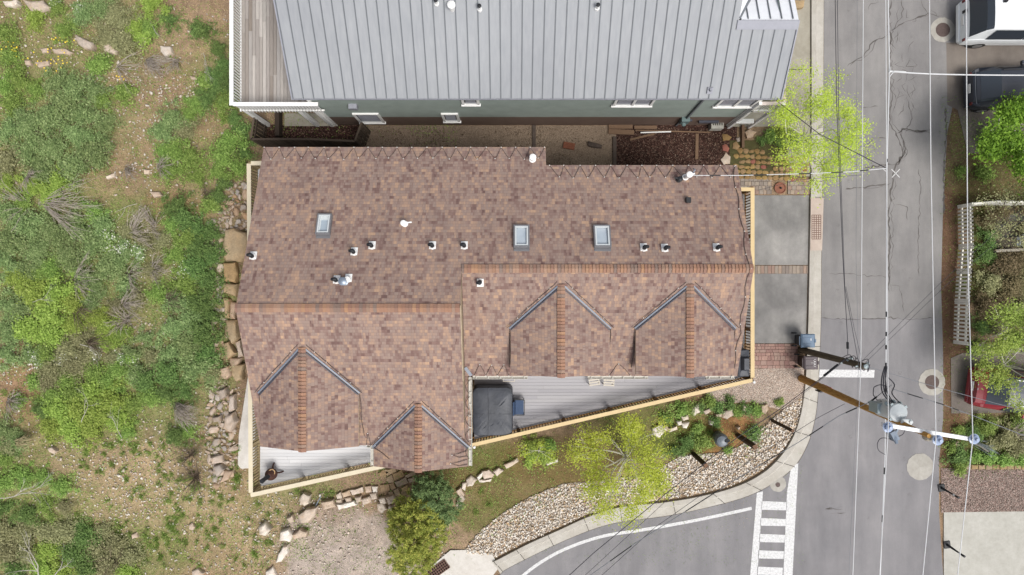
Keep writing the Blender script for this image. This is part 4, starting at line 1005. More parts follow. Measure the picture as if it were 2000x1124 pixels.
for x in (-11.4, -9.1, -8.4): mb = MB(); mb.box((x, 7.6, 1.5), (.16, .16, 2.9)); mb.build('post', M_WHITE, gd)
# under the deck: patio and fence
sheet('patio', [(1424, 200), (1530, 200), (1530, 248), (1424, 248)], .02, M_WALK)
sheet('patio', [(556, 222), (660, 222), (660, 247), (556, 247)], .03, M_WALK)
M_FENCE = m_island('old_fence', [S(84, 72, 62), S(100, 88, 76), S(70, 60, 54), S(112, 98, 84)], .9, .25, 8, .4, streak=(6, 6, 1))
def fence(pts, h, label, mat, pitch=.15, w=.13, gap=0, name='fence', pick=False, rails_=True, topw=.09, cat='fence', base=0.0, zf=None):
    fo = thing(name, (pts[0][0], pts[0][1], base), label, cat); mb = MB(); rl = MB(); r = random.Random(9)
    for (x0, y0), (x1, y1) in zip(pts[:-1], pts[1:]):
        a = Vector((x0, y0, base)); b = Vector((x1, y1, base)); u = (b-a).normalized(); L = (b-a).length; k = max(1, int(L/pitch)); s = u.cross(Vector((0, 0, 1)))
        for i in range(k):
            p = a+u*((i+.5)*L/k)+s*.035; hh = h*r.uniform(.985, 1.01); mb.box(p+Vector((0, 0, hh/2+.03)), (w, .02, hh), math.atan2(u.y, u.x))
            if pick: mb.raw([p+u*-w/2+Vector((0, 0, hh+.03))+s*.01, p+u*w/2+Vector((0, 0, hh+.03))+s*.01, p+Vector((0, 0, hh+.03+w*.6))], [(0, 1, 2)])
        for z in (h*.25, h*.8): rl.bar(a+Vector((0, 0, z)), b+Vector((0, 0, z)), .05, .09)
        if topw: rl.bar(a+Vector((0, 0, h+.05)), b+Vector((0, 0, h+.05)), topw, .03)
        kp = max(1, int(L/2.2))
        for i in range(kp+1): po = MB(); po.box(a+u*(i*L/kp)+Vector((0, 0, h/2)), (.07, .07, h+.02), math.atan2(u.y, u.x)); po.build('post', mat, fo)
    mb.build('picket' if pick else 'boards', mat, fo); rl.build('rail', mat, fo)
    return fo
hF = 1.75; Pz = lambda a, b: tuple(P(a, b, hF+.05)[:2])
fence([Pz(497, 222), Pz(490, 272), Pz(605, 272), Pz(693, 276), Pz(706, 240)], hF, 'old brown board fence around the small yard under the white deck', M_FENCE)
mb = MB(); fr_ = P(548, 218), P(548, 270); mb.bar((fr_[0].x, fr_[0].y, .25), (fr_[1].x, fr_[1].y, .25), .2, .5); tag(mb.build('retaining_board', M_FENCE), 'short dark plank wall inside the old brown fence', 'plank wall')
# east balcony with its posts
bal = thing('balcony', (10.6, 7.8, 0), 'white framed balcony with pinkish lattice at the street end of the green house', 'balcony')
M_PINKY = m_island('pinkish_wrap', [S(236, 226, 222), S(224, 168, 160), S(240, 236, 232), S(214, 140, 134)], .7, .1)
mb = MB(); mb.box((10.62, 8.6, 3.15), (1.0, 2.2, .1)); mb.build('floor', M_WALK, bal); mb = MB()
for x in (10.13, 11.08): mb.box((x, 7.50, 2.1), (.12, .12, 4.2))
mb.bar((10.1, 7.5, 3.12), (11.1, 7.5, 3.12), .12, .22); mb.bar((10.1, 7.5, 1.2), (10.9, 7.5, 1.2), .2, .10); mb.build('frame', M_WHITE, bal); mb = MB()
mb.bar((10.1, 7.5, 4.17), (11.14, 7.5, 4.17), .14, .05); mb.bar((11.09, 7.42, 4.17), (11.09, 9.8, 4.17), .14, .05); mb.build('top_rail', M_PINKY, bal); mb = MB()
for i in range(8): mb.box((10.2+i*.11, 7.5, 3.62), (.05, .03, 1.0))
for i in range(14): mb.box((11.09, 7.6+i*.15, 3.62), (.03, .04, 1.0))
mb.build('balusters', M_WHITE, bal)
# things lying in the side yard
M_WOOD = m_island('scrap_wood', [S(150, 124, 100), S(128, 102, 82), S(166, 142, 118)], .9, .2, 6, .3, streak=(.6, 8, 1)); M_BRICK = m_plain('red_brick', S(150, 96, 74), .9, .2, 9, bump=.5); M_TIMBER = m_plain('edging_timber', S(104, 92, 84), .9, .2, 6, bump=.4)
def yard_bar(name, a, b, w, h, z, mat, label, cat, group=None):
    p, q = P(*a), P(*b); mb = MB(); mb.bar((p.x, p.y, z), (q.x, q.y, z), w, h); o = mb.build(name, mat); return tag(o, label, cat, group)
yard_bar('timber_edging', (1043, 246), (1043, 300), .16, .10, .06, M_TIMBER, 'dark timber edging crossing the gritty side yard', 'timber edging')
yard_bar('timber_edging', (1200, 268), (1200, 330), .16, .12, .07, M_TIMBER, 'dark timber edging between tan grit and bark mulch', 'timber edging')
yard_bar('plank', (1188, 249), (1235, 249), .18, .10, .07, M_WOOD, 'upper left plank of the pile against the green house', 'plank', 'scrap planks')
yard_bar('plank', (1238, 250), (1282, 250), .15, .10, .07, M_WOOD, 'upper right plank of the pile against the green house', 'plank', 'scrap planks')
yard_bar('plank', (1188, 258), (1238, 260), .22, .10, .06, M_WOOD, 'broad lower plank of the pile against the green house', 'plank', 'scrap planks')
yard_bar('plank', (1230, 274), (1278, 262), .09, .05, .05, M_WOOD, 'thin plank lying at a slant on the bark mulch', 'plank', 'scrap planks')
yard_bar('plank', (1240, 256), (1385, 260), .06, .05, .10, M_WOOD, 'long narrow plank lying along the foot of the green wall', 'plank', 'scrap planks')
yard_bar('plank', (1361, 262), (1360, 312), .14, .05, .05, M_WOOD, 'single board lying upright in the picture on the bark mulch', 'plank', 'scrap planks')
yard_bar('pipe', (1250, 261), (1309, 259), .05, .05, .14, M_WHITE, 'white plastic pipe lying beside the plank pile', 'pipe')
yard_bar('brick', (1100, 284), (1122, 288), .30, .12, .07, M_BRICK, 'flat reddish brick lying on the tan grit', 'brick')
lb = thing('log_block', P(1162, 285), 'small mossy split log lying on the tan grit', 'log'); mb = MB(); p, q = P(1149, 282, .08), P(1175, 287, .08); mb.tube([p, p.lerp(q, .3), p.lerp(q, .7), q], [.09, .13, .12, .08], 8); mb.tube([p+Vector((0, .1, 0)), p+Vector((.15, .02, .1)), p+Vector((.3, -.05, .12))], .05, 6); mb.build('log', M_TIMBER, lb)
p = P(1400, 245, .35); mb = MB(); mb.box(p-Vector((0, 0, .12)), (.58, .36, .5)); o = mb.build('utility_box', M_PAD, bevel=.02); tag(o, 'small stained concrete utility box at the foot of the green wall', 'utility box')
mb = MB()
for k in range(5): mb.box(p+Vector((-.2+k*.1, .02, .135)), (.05, .12, .008))
mb.build('slot', M_DARK, o)
yard_bar('timber_edging', (1449, 246), (1449, 290), .12, .2, .1, M_WOOD, 'upright brown edging board below the balcony', 'timber edging')
# ------------------------------------------------------------------ poles and transformer
M_POLEB = (lambda t: (t.bump(t.noise(9, 5, .7, t.coord('Object', (4, 4, .4))), .6, .02), t.out(t.ramp(t.noise(5, 6, .75, t.coord('Object', (5, 5, .5))), [(.3, S(156, 114, 64)), (.5, S(204, 156, 88)), (.7, S(226, 186, 124))]), .85, 0, .15))[1])(NT('brown_pole'))
M_POLEG = (lambda t: (t.bump(t.noise(9, 5, .7, t.coord('Object', (4, 4, .4))), .6, .02), t.out(t.ramp(t.noise(5, 6, .75, t.coord('Object', (6, 6, .4))), [(.3, S(78, 70, 58)), (.55, S(116, 106, 90)), (.75, S(150, 140, 120))]), .9, 0, .15))[1])(NT('grey_pole'))
M_ARM = m_plain('fibreglass_arm', (.80, .82, .84, 1), .35, .03); M_PORC = m_plain('porcelain', S(168, 186, 218), .25, .05, 5, 0, .6); M_TANK = m_plain('transformer_paint', S(222, 230, 232), .35, .05, 4, 0, .5)
M_TANK2 = m_plain('steel_box', S(176, 192, 196), .4, .06, 4, .1, .5); M_WIREW = m_plain('bright_wire', S(236, 238, 240), .35, .03, 5, .0, .6); M_WIRED = m_plain('dark_wire', S(66, 66, 74), .5, .05); M_WIREG = m_plain('grey_wire', S(132, 136, 142), .4, .05)
pole = thing('utility_pole', P(1562, 738), 'tall brown wooden utility pole carrying a white crossarm and transformer', 'utility pole')
b0 = P(1564, 739, -.05); b1 = P(1815, 852, 10.3)
mb = MB(); mb.tube([b0.lerp(b1, t) for t in (0, .2, .4, .6, .8, 1)], [.17, .155, .14, .12, .10, .07], 14); mb.build('mast', M_POLEB, pole, smooth=True)
def at_pole(z): return b0.lerp(b1, (z+.05)/10.35)
armA = P(1722, 829, 9.95); armB = P(1903, 859, 9.95)
mb = MB(); mb.bar(armA, armB, .13, .13); q = at_pole(9.8); mb.bar(q, Vector((q.x, q.y, 9.95)), .12, .12); mb.build('crossarm', M_ARM, pole, bevel=.015)
mb = MB()
for (x, y, z) in ((1732, 834, 10.0), (1829, 859, 10.3), (1900, 857, 10.0)):
    p = P(x, y, z); mb.lathe(p, [(.05, -.1), (.05, .02), (.16, .04), (.17, .07), (.07, .10), (.11, .13), (.12, .16), (.05, .2), (.05, .25)], 18)
mb.build('insulator', M_PORC, pole, smooth=True)
mb = MB(); q = P(1828, 858, 10.1); mb.tube([at_pole(9.9), q], .06, 8); p = P(1800, 850, 9.9); mb.lathe(p+Vector((.1, -.05, 0)), [(.10, 0), (.12, .1), (.10, .25), (.04, .3)], 10); mb.build('pole_top_bracket', m_plain('weathered_top', S(196, 188, 172), .8, .2, 9), pole)
tk = P(1753, 806, 8.6)
mb = MB(); mb.lathe(Vector((tk.x, tk.y, 7.55)), [(.28, 0), (.31, .04), (.31, 1.0), (.33, 1.02), (.33, 1.07), (.30, 1.12), (.12, 1.17)], 28); tko = mb.build('transformer', M_TANK, pole, smooth=True)
mb = MB()
for dx, dy in ((-.22, .26), (0, .33), (.22, .27)): mb.lathe((tk.x+dx, tk.y+dy, 8.25), [(.05, 0), (.07, .05), (.04, .08), (.07, .12), (.04, .16), (.04, .2)], 10)
for a in (.6, 2.2, 3.9, 5.3): mb.box((tk.x+.33*math.cos(a), tk.y+.33*math.sin(a), 8.6), (.09, .09, .06), a)
mb.build('bushing', M_TANK2, tko)
mb = MB(); q = P(1724, 798, 8.0); mb.box(q-Vector((0, 0, .25)), (.42, .36, .6)); mb.box(q-Vector((-.3, .1, .1)), (.3, .2, .12)); mb.build('control_box', M_TANK2, pole, bevel=.02)
mb = MB(); q = P(1770, 824, 8.8); mb.box(q, (.34, .2, .12), -.05); mb.lathe(q+Vector((.12, 0, .05)), [(.07, 0), (.07, .05), (.02, .06)], 12); mb.bar(q-Vector((.15, 0, 0)), at_pole(8.8), .08, .08); mb.build('street_light_head', M_TANK, pole, bevel=.03)
mb = MB(); q = P(1747, 852, 8.5); mb.box(q-Vector((0, 0, .1)), (.2, .34, .3), .5); mb.tube([q, q+Vector((.05, -.25, .05))], .06, 8); mb.bar(q, at_pole(8.6), .06, .06); mb.build('cutout_switch', m_plain('grey_cutout', S(136, 150, 168), .5, .1), pole)
mb = MB(); q = at_pole(2.2)
mb.box(q+Vector((-.1, -.16, 0)), (.10, .06, .5)); mb.build('pole_step', M_BLACK, pole)
mb = MB()
for k, (dx, dy) in enumerate(((.16, .10), (.22, .02))): mb.bar(at_pole(2.0+.5*k)+Vector((dx, dy, 0)), at_pole(2.9+.5*k)+Vector((dx, dy, 0)), .05, .02)
mb.build('marker_strip', m_plain('red_marker', S(232, 128, 136), .5, .05), pole)
mb = MB()
def coil(pts, r=.02, mi=0): mb.tube(catmull([tuple(p) for p in pts], 5), r, 5, mi)
for dx in (0, .12, .24): coil([P(1728+dx*20, 716, 7.6), P(1722+dx*30, 740, 7.8), P(1723+dx*40, 765, 8.1), P(1736+dx*30, 784, 8.4), (tk.x-.22+dx, tk.y+.3, 8.45)], .022)
coil([P(1735, 738, 7.8), P(1747, 752, 7.8), P(1742, 768, 8.1), P(1752, 782, 8.4), (tk.x+.2, tk.y+.28, 8.45)], .02); coil([P(1706, 762, 7.5), P(1708, 756, 7.5), P(1720, 752, 7.6), P(1733, 756, 7.7)], .015)
coil([P(1706, 762, 7.5), P(1706, 772, 7.5), P(1714, 782, 7.6), P(1722, 784, 7.9)], .015); coil([P(1728, 888, 7.8), P(1716, 880, 7.9), P(1714, 866, 8.0), P(1722, 856, 8.2), P(1740, 858, 8.4)], .013); coil([P(1752, 854, 8.4), P(1764, 848, 8.6), P(1768, 836, 8.8)], .012)
mb.build('jumper_cable', M_WIRED, pole)

pole2 = thing('utility_pole', P(1568, 681), 'shorter grey weathered pole between the two wheeled bins', 'utility pole')
c0 = P(1562, 683, -.05); c1 = P(1690, 716, 5.9)
mb = MB(); mb.tube([c0.lerp(c1, t) for t in (0, .25, .5, .75, 1)], [.15, .145, .135, .125, .12], 14); mb.build('mast', M_POLEG, pole2, smooth=True)
mb = MB()
for t, a in ((.72, .5), (.80, -.6), (.93, .3)): q = c0.lerp(c1, t); mb.bar(q+Vector((-.2*math.cos(a), -.2*math.sin(a), .05)), q+Vector((.3*math.cos(a), .3*math.sin(a), .1)), .05, .05); mb.lathe(q+Vector((.25*math.cos(a), .25*math.sin(a), .1)), [(.05, 0), (.06, .06), (.02, .1)], 8)
mb.lathe(c1, [(.09, 0), (.09, .08), (.03, .1)], 10); mb.build('bracket', M_TANK2, pole2)
mb = MB(); rr = random.Random(2)
for k in range(5): coil([c0.lerp(c1, .68+.06*k)+Vector((0, .12, .1)), c0.lerp(c1, .72+.06*k)+Vector((rr.uniform(-.1, .2), .25, .15)), c0.lerp(c1, .78+.05*k)+Vector((.05, -.2, .2)), c0.lerp(c1, .8+.05*k)+Vector((.1, .1, .15))], .014)
mb.build('jumper_cable', M_WIRED, pole2)

# overhead lines, each a thing of its own
def wire(pts, r, mat, label, name='overhead_wire', group='overhead lines', extra=None, sag=0.0):
    mb = MB(); W = [P(*p) if len(p) == 3 else Vector(p) for p in pts]; out = []; r *= .82
    for i in range(len(W)-1):
        for k in range(30):
            t = k/30; q = W[i].lerp(W[i+1], t); q.z -= sag*4*t*(1-t); out.append(q)
    out.append(W[-1]); mb.tube(out, r, 6, 0)
    if extra:
        for (a, b, rr_) in extra:
            n_ = len(out)-1; ia = int(a*n_); ib = max(ia+1, int(b*n_)); mb.tube(out[ia:ib+1], rr_, 8, 1)
    return tag(mb.build(name, [mat, M_BLACK if mat is not M_WIRED else M_BLACK]), label, 'wire', group)
wire([(1814, -160, 10.2), (1818, 320, 10.1), (1828, 858, 10.5), (1795, 1200, 10.2)], .017, M_WIREW, 'white line from the top of the brown pole, third from the right')
wire([(1886, -160, 9.6), (1890, 500, 9.5), (1900, 857, 10.25), (1862, 1200, 9.5)], .018, M_WIREW, 'rightmost white line, ending on the outer end of the crossarm')
wire([(1729, -160, 9.6), (1732, 400, 9.5), (1735, 834, 10.25), (1708, 1300, 9.5)], .015, M_WIREW, 'white line ending on the inner end of the crossarm')
wire([(1732, -160, 8.0), (1737, 138, 7.6), (1732, 330, 7.6), (1731, 640, 7.6), (1728, 900, 7.8), (1712, 1300, 7.8)], .024, M_WIREW, 'thick white line with dark splices beside the transformer', extra=[(.385, .39, .025), (.585, .592, .026), (.612, .618, .026), (.63, .638, .028), (.655, .668, .028), (.69, .70, .028), (.81, .82, .024), (.855, .862, .024)])
wire([(1687, -160, 6.0), (1684, 340, 5.9), (1682, 640, 5.9), (1681, 715, 6.0), (1661, 1250, 6.0)], .018, M_WIREW, 'white line passing just left of the top of the grey pole')
wire([(1675, -160, 5.7), (1672, 500, 5.6), (1677, 715, 5.7), (1652, 1250, 5.7)], .007, M_WIREG, 'hair thin grey line left of the grey pole top')
wire([(1629, -160, 5.2), (1634, 200, 5.1), (1646, 500, 5.0), (1655, 655, 5.0), (1656, 695, 5.0)], .016, M_WIRED, 'leftmost dark line over the road, reaching the grey pole', extra=[(.84, .92, .05)])
wire([(1634, -160, 5.3), (1638, 230, 5.2), (1650, 560, 5.1), (1676, 705, 5.3)], .013, M_WIRED, 'second dark line over the road, reaching the grey pole')
wire([(1652, 560, 5.2), (1668, 640, 5.4), (1685, 712, 5.6)], .009, M_WIRED, 'short dark branch line above the grey pole')
wire([(1684, 705, 5.8), (1834, 556, 7.0), (2080, 330, 8.5)], .008, M_WIRED, 'upper of the two thin dark lines slanting up right from the grey pole')
wire([(1688, 711, 5.8), (1845, 560, 7.0), (2080, 360, 8.5)], .008, M_WIRED, 'lower of the two thin dark lines slanting up right from the grey pole')
wire([(1692, 716, 5.8), (1830, 757, 5.4), (2100, 830, 5.0)], .014, M_WIREG, 'grey line running down right from the grey pole over the round manhole')
wire([(1742, 760, 7.6), (1840, 790, 6.8), (1900, 812, 6.4), (2100, 890, 5.6)], .017, M_WIREG, 'grey service line from the transformer over the red car', extra=[(.1, .2, .02), (.28, .36, .02), (.45, .52, .02)])
wire([(1738, 140, 7.6), (1860, 146, 7.0), (2100, 147, 6.6)], .030, M_WIREW, 'thick white service line crossing above the dark hatchback', sag=.05)
wire([(1343, 343, 6.9), (1450, 343, 6.9), (1560, 340, 7.2), (1660, 336, 7.4), (1733, 329, 7.6)], .018, M_WIREW, 'pale service line from the shingled roof out to the street', extra=[(.1, .15, .02), (.3, .36, .02), (.5, .56, .02), (.66, .72, .02), (.82, .88, .02)])
wire([(1515, 196, 4.4), (1600, 262, 6.2), (1733, 330, 7.6)], .017, M_WIRED, 'dark service line from the balcony through the young aspen')
wire([(1480, 372, 5.0), (1560, 352, 5.4), (1683, 342, 5.9)], .008, M_WIRED, 'thin dark service line just below the pale one')
wire([(1742, 752, 7.6), (1700, 785, 7.4), (1640, 812, 7.0), (1560, 864, 6.5), (1440, 935, 6.0), (1240, 1062, 5.4), (1060, 1190, 5.0)], .016, M_WIREG, 'lower grey and black line fanning out from the transformer across the crosswalk road', extra=[(.12, .18, .03), (.24, .30, .024), (.4, .46, .022), (.55, .6, .02), (.7, .75, .02), (.84, .88, .02)])
wire([(1650, 789, 6.9), (1600, 815, 6.6), (1480, 890, 6.2), (1280, 1030, 5.5), (1080, 1210, 5.0)], .011, M_WIRED, 'middle thin dark line slanting over the river stones')
wire([(1655, 698, 5.0), (1600, 742, 5.0), (1530, 795, 4.9), (1440, 855, 4.8), (1300, 965, 4.7), (1160, 1080, 4.6), (1040, 1190, 4.5)], .018, M_WIRED, 'upper dark cable from the grey pole over the gravel corner', extra=[(.06, .14, .05)])
wire([(1656, 700, 5.1), (1530, 800, 5.0), (1330, 952, 4.8), (1060, 1200, 4.6)], .010, M_WIRED, 'thinner dark cable running beside the upper one')
mb = MB(); q = P(1737, 140, 7.62); mb.tube([q+Vector((0, .25, 0)), q, q+Vector((.4, 0, -.05))], [.02, .05, .02], 6); mb.tube([q+Vector((0, -.2, 0)), q+Vector((.15, 0, .05)), q+Vector((.6, -.01, 0))], .015, 5); tag(mb.build('line_clamp', M_WIREW), 'white clamp where the service line branches off above the road', 'clamp')

# ------------------------------------------------------------------ manholes, drains
M_LID = m_plain('iron_lid', S(112, 96, 92), .7, .15, 12, .2, .4, .5); M_GRATE = m_plain('iron_grate', S(128, 98, 86), .7, .2, 10, .1)
def manhole(px, py, rpx, lid, label, dx=0, dy=0, lr=.33):
    p = P(px, py); o = thing('manhole', p, label, 'manhole'); r = rpx/F*H; rr = random.Random(int(px)); mb = MB()
    k = 40; mb.prism([(p.x+r*(1+rr.uniform(-.035, .035))*math.cos(2*PI*i/k), p.y+r*(1+rr.uniform(-.035, .035))*math.sin(2*PI*i/k)) for i in range(k)], .0, .016); mb.build('collar', M_COLLAR, o)
    if lid:
        q = Vector((p.x+dx, p.y+dy, .016)); mb = MB(); mb.lathe(q, [(lr, 0), (lr, .012), (lr-.03, .014), (lr-.03, .008), (.02, .008)], 32)
        mb.build('lid', M_LID, o); mb = MB()
        for i in range(-3, 4):
            w = math.sqrt(max(0, (lr-.05)**2-(i*.075)**2)); mb.bar((q.x-w, q.y+i*.075, .028), (q.x+w, q.y+i*.075, .028), .025, .008)
        mb.build('tread', M_LID, o)
manhole(1841, 59, 24, True, 'manhole with round concrete collar behind the white van'); manhole(1820, 747, 26, True, 'manhole with pale collar left of the red car'); manhole(1797, 912, 26, False, 'blank pale concrete disc below the transformer pole')
manhole(1519, 945, 16, True, 'small valve cover disc tucked against the curved kerb', 0, -.05, .11)
def grate(cx, cy, w, h, ang, label, z, nx=4, ny=11):
    p = P(cx, cy, z); o = thing('storm_drain', p, label, 'drain grate'); R_ = Matrix.Rotation(ang, 3, 'Z'); mb = MB()
    mb.box(p-Vector((0, 0, .02)), (w, h, .03), R_); mb.build('pit', m_plain('pit', S(38, 30, 28), .9), o); mb = MB()
    for i in range(nx+1): x = -w/2+i*w/nx; mb.bar(p+R_ @ Vector((x, -h/2, .012)), p+R_ @ Vector((x, h/2, .012)), .03, .03)
    for i in range(ny+1): y = -h/2+i*h/ny; mb.bar(p+R_ @ Vector((-w/2, y, .014)), p+R_ @ Vector((w/2, y, .014)), .03, .03)
    mb.build('grate', M_GRATE, o)
grate(1594, 444, .42, 1.12, 0, 'rusty rectangular storm drain grate set in the kerb', .12); grate(853, 1115, .46, 1.2, -.95, 'rusty drain grate in the bright concrete apron', .035)
sheet('drain_surround', [(1581, 388), (1606, 388), (1603, 490), (1580, 490)], .145, m_concrete('pinkish_concrete', (206, 188, 176), (222, 206, 194)))

# ------------------------------------------------------------------ wheeled bins
def bin_(px, py, label, mbody, mlid, rot, mark=None):
    p = P(px, py); o = thing('wheeled_bin', p, label, 'wheeled bin'); R_ = Matrix.Rotation(rot, 3, 'Z'); X = lambda x, y, z: p+R_ @ Vector((x, y, z))
    mb = MB(); vs = []
    for z, w, l in ((.08, .40, .40), (.6, .50, .50), (.95, .55, .58), (1.0, .60, .63)): vs += [X(-w/2, -l/2, z), X(w/2, -l/2, z), X(w/2, l/2, z), X(-w/2, l/2, z)]
    fs = [(3, 2, 1, 0), (12, 13, 14, 15)]+[(k*4+i, k*4+(i+1) % 4, k*4+4+(i+1) % 4, k*4+4+i) for k in range(3) for i in range(4)]
    mb.raw(vs, fs); mb.build('body', mbody, o, bevel=.02)
    mb = MB(); vs = []
    for z, w, l in ((1.003, .61, .64), (1.04, .62, .65), (1.09, .52, .52)): vs += [X(-w/2, -l/2, z), X(w/2, -l/2, z), X(w/2, l/2, z), X(-w/2, l/2, z)]
    fs = [(3, 2, 1, 0), (8, 9, 10, 11)]+[(k*4+i, k*4+(i+1) % 4, k*4+4+(i+1) % 4, k*4+4+i) for k in range(2) for i in range(4)]
    mb.raw(vs, fs); mb.bar(X(-.2, .36, 1.0), X(.2, .36, 1.0), .04, .04); mb.bar(X(-.08, -.33, 1.07), X(.08, -.33, 1.07), .06, .04); mb.box(X(-.14, .05, 1.10), (.05, .34, .02), R_); mb.box(X(.14, .05, 1.10), (.05, .34, .02), R_); lid = mb.build('lid', mlid, o, bevel=.015)
    for s in (-1, 1):
        w = MB(); w.tube([X(s*.27, .25, .12), X(s*.32, .25, .12)], .12, 16); w.build('wheel', M_BLACK, o)
    if mark:
        k = MB()
        for ox in (-.11, 0, .11): k.tube([X(ox-.045, -.19, 1.096), X(ox-.045, -.13, 1.096), X(ox, -.10, 1.096), X(ox+.045, -.13, 1.096), X(ox+.045, -.19, 1.096)], .010, 4)
        k.tube([X(0, -.06, 1.096), X(0, .0, 1.096)], .010, 4); k.build('emblem', M_WHITE, lid)
    else: k = MB(); k.box(X(.06, -.12, 1.094), (.10, .03, .006), R_); k.build('emblem', M_WHITE, lid)
p = P(1578, 666, 1.05); bin_(1000+p.x*F/H, 562-p.y*F/H, 'wheeled bin with a slate blue lid above the grey pole', m_plain('dark_bin', S(58, 60, 64), .5, .1), m_plain('blue_lid', S(120, 142, 166), .4, .08), PI/2)
p = P(1584, 709, 1.05); bin_(1000+p.x*F/H, 562-p.y*F/H, 'wheeled bin with a dark brown lid and small white emblem', m_plain('brown_bin', S(58, 48, 42), .5, .1), m_plain('brown_lid', S(102, 92, 96), .4, .08), PI/2, True)
# domed litter bin on the gravel slope
p = P(1402, 852); lb = thing('litter_bin', p, 'round grey litter bin with a dark oval opening on the grassy slope', 'litter bin'); ax = Matrix.Rotation(-.12, 3, 'Y'); mb = MB()
mb.lathe(p, [(.24, 0), (.26, .1), (.29, .75), (.31, .8), (.30, .95), (.22, 1.08), (.08, 1.13)], 24, rot=ax); mb.build('body', m_plain('bin_grey', S(122, 130, 140), .4, .12, 5, 0, .5), lb, smooth=True)
mb = MB(); q = p+Vector((.10, .02, 1.07)); mb.lathe(q, [(.15, -.02), (.15, .02), (.14, .035), (.01, .03)], 20, rot=Matrix.Rotation(.35, 3, 'Y') @ Matrix.Diagonal((1, .6, 1))); mb.build('opening', M_BLACK, lb)
# stout square posts
M_POST = m_island('creosoted_post', [S(80, 64, 48), S(96, 78, 60)], .9, .25, 6, .4, streak=(8, 8, .6)); M_PTOP = m_plain('post_end', S(138, 108, 88), .9, .2, 20)
for k, (x, y, lab, hh, w) in enumerate([(1354, 887, 'square timber post nearest the young aspen, on the river stones', 2.1, .22), (1441, 851, 'square timber post beside the round grey litter bin', 2.3, .24), (1507, 821, 'slim timber post nearest the kerb on the gravel slope', 2.4, .14)]):
    p = P(x, y); o = thing('timber_post', p, lab, 'post', 'timber posts on the slope'); mb = MB(); mb.box(p+Vector((0, 0, hh/2)), (w*.8, w*.8, hh), .5); mb.build('shaft', M_POST, o, bevel=.01)
    mb = MB(); mb.box(p+Vector((0, 0, hh+.012)), (w*.82, w*.82, .03), .5); mb.build('post_cap', M_PTOP, o)
# black delineators by the lower driveway
for x, y, lab in ((1838, 953, 'black marker post on a square base beside the pink gravel'), (1849, 1064, 'black marker post on a square base at the concrete driveway')):
    p = P(x, y, 0); o = thing('marker_post', p, lab, 'marker post', 'marker posts beside the road'); mb = MB(); mb.box(p+Vector((0, 0, .03)), (.30, .34, .06), .15); mb.build('base', M_BLACK, o, bevel=.01)
    ln_ = Vector((.10, -.12, 0)); mb = MB(); mb.tube([p+Vector((0, 0, .05)), p+ln_*.5+Vector((0, 0, .5)), p+ln_*.8+Vector((0, 0, .78))], [.06, .045, .035], 10); mb.build('stem', M_BLACK, o)
    mb = MB(); mb.tube([p+ln_*.8+Vector((0, 0, .78)), p+ln_*.92+Vector((0, 0, .90))], .045, 10); mb.build('reflective_band', M_WHITE, o); mb = MB(); mb.tube([p+ln_*.92+Vector((0, 0, .90)), p+ln_*1.1+Vector((0, 0, 1.10))], [.05, .055], 10); mb.build('cap', M_BLACK, o)

# ------------------------------------------------------------------ deck things
t = NT('black_cover'); f = t.noise(1.6, 4, .6); w = t.n('ShaderNodeTexWave', {'wave_type': 'BANDS', 'bands_direction': 'DIAGONAL'}, Scale=.9, Distortion=5.0, Detail=2.0); t.set(w.inputs['Vector'], t.coord())
t.bump(t.math('ADD', f, t.math('MULTIPLY', w.outputs[1], .12)), .5, .06); M_COVER = t.out(t.ramp(f, [(.3, S(62, 66, 74)), (.7, S(84, 88, 98))]), .5, 0, .4)
ht = thing('hot_tub', P(962, 805, ZD), 'square hot tub under a wrinkled black cover with rounded corners', 'hot tub')
def rbox(mb, x0, x1, y0, y1, z0, z1, r, puff=0, n_=5, seams=True, seed=1):
    cs = []; rd = random.Random(seed)
    for (cx, cy, a0) in ((x1-r, y1-r, 0), (x0+r, y1-r, PI/2), (x0+r, y0+r, PI), (x1-r, y0+r, 1.5*PI)):
        for k in range(n_+1): a = a0+PI/2*k/n_; cs.append((cx+r*math.cos(a), cy+r*math.sin(a)))
    N_ = len(cs); vs = []; mx, my = (x0+x1)/2, (y0+y1)/2
    for z, k in ((z0, 1.02), (z0+(z1-z0)*.6, 1.0), (z1-.06, .995), (z1-.015, .975), (z1, .93), (z1+puff*.5, .6), (z1+puff*.8, .3)): vs += [(mx+(x-mx)*k+rd.uniform(-.006, .006), my+(y-my)*k+rd.uniform(-.006, .006), z+rd.uniform(-.008, .008)) for x, y in cs]
    fs = [(l*N_+i, l*N_+(i+1) % N_, (l+1)*N_+(i+1) % N_, (l+1)*N_+i) for l in range(6) for i in range(N_)]+[tuple(6*N_+i for i in range(N_)), tuple(range(N_-1, -1, -1))]
    mb.raw(vs, fs)
a = P(921, 852, ZD+.95); b = P(1001, 757, ZD+.95); mb = MB(); rbox(mb, a.x+.04, b.x, a.y, b.y, ZD, ZD+.95, .22, .03); mb.build('cover', M_COVER, ht, smooth=True)
mb = MB(); mx = P(954, 800, ZD+.97).x; mb.tube([(mx, a.y+.02, ZD+.955), (mx+.01, (a.y+b.y)/2, ZD+.985), (mx, b.y-.03, ZD+.955)], .02, 6)
rd = random.Random(4)
for k in range(9):
    x0 = rd.uniform(a.x+.15, b.x-.5); y0 = rd.uniform(a.y+.1, b.y-.6); d = (rd.uniform(.2, .5), rd.uniform(.25, .7)); mb.tube([(x0, y0, ZD+.95), (x0+d[0]*.5, y0+d[1]*.4, ZD+.972), (x0+d[0], y0+d[1], ZD+.952)], [.004, .014, .004], 5)
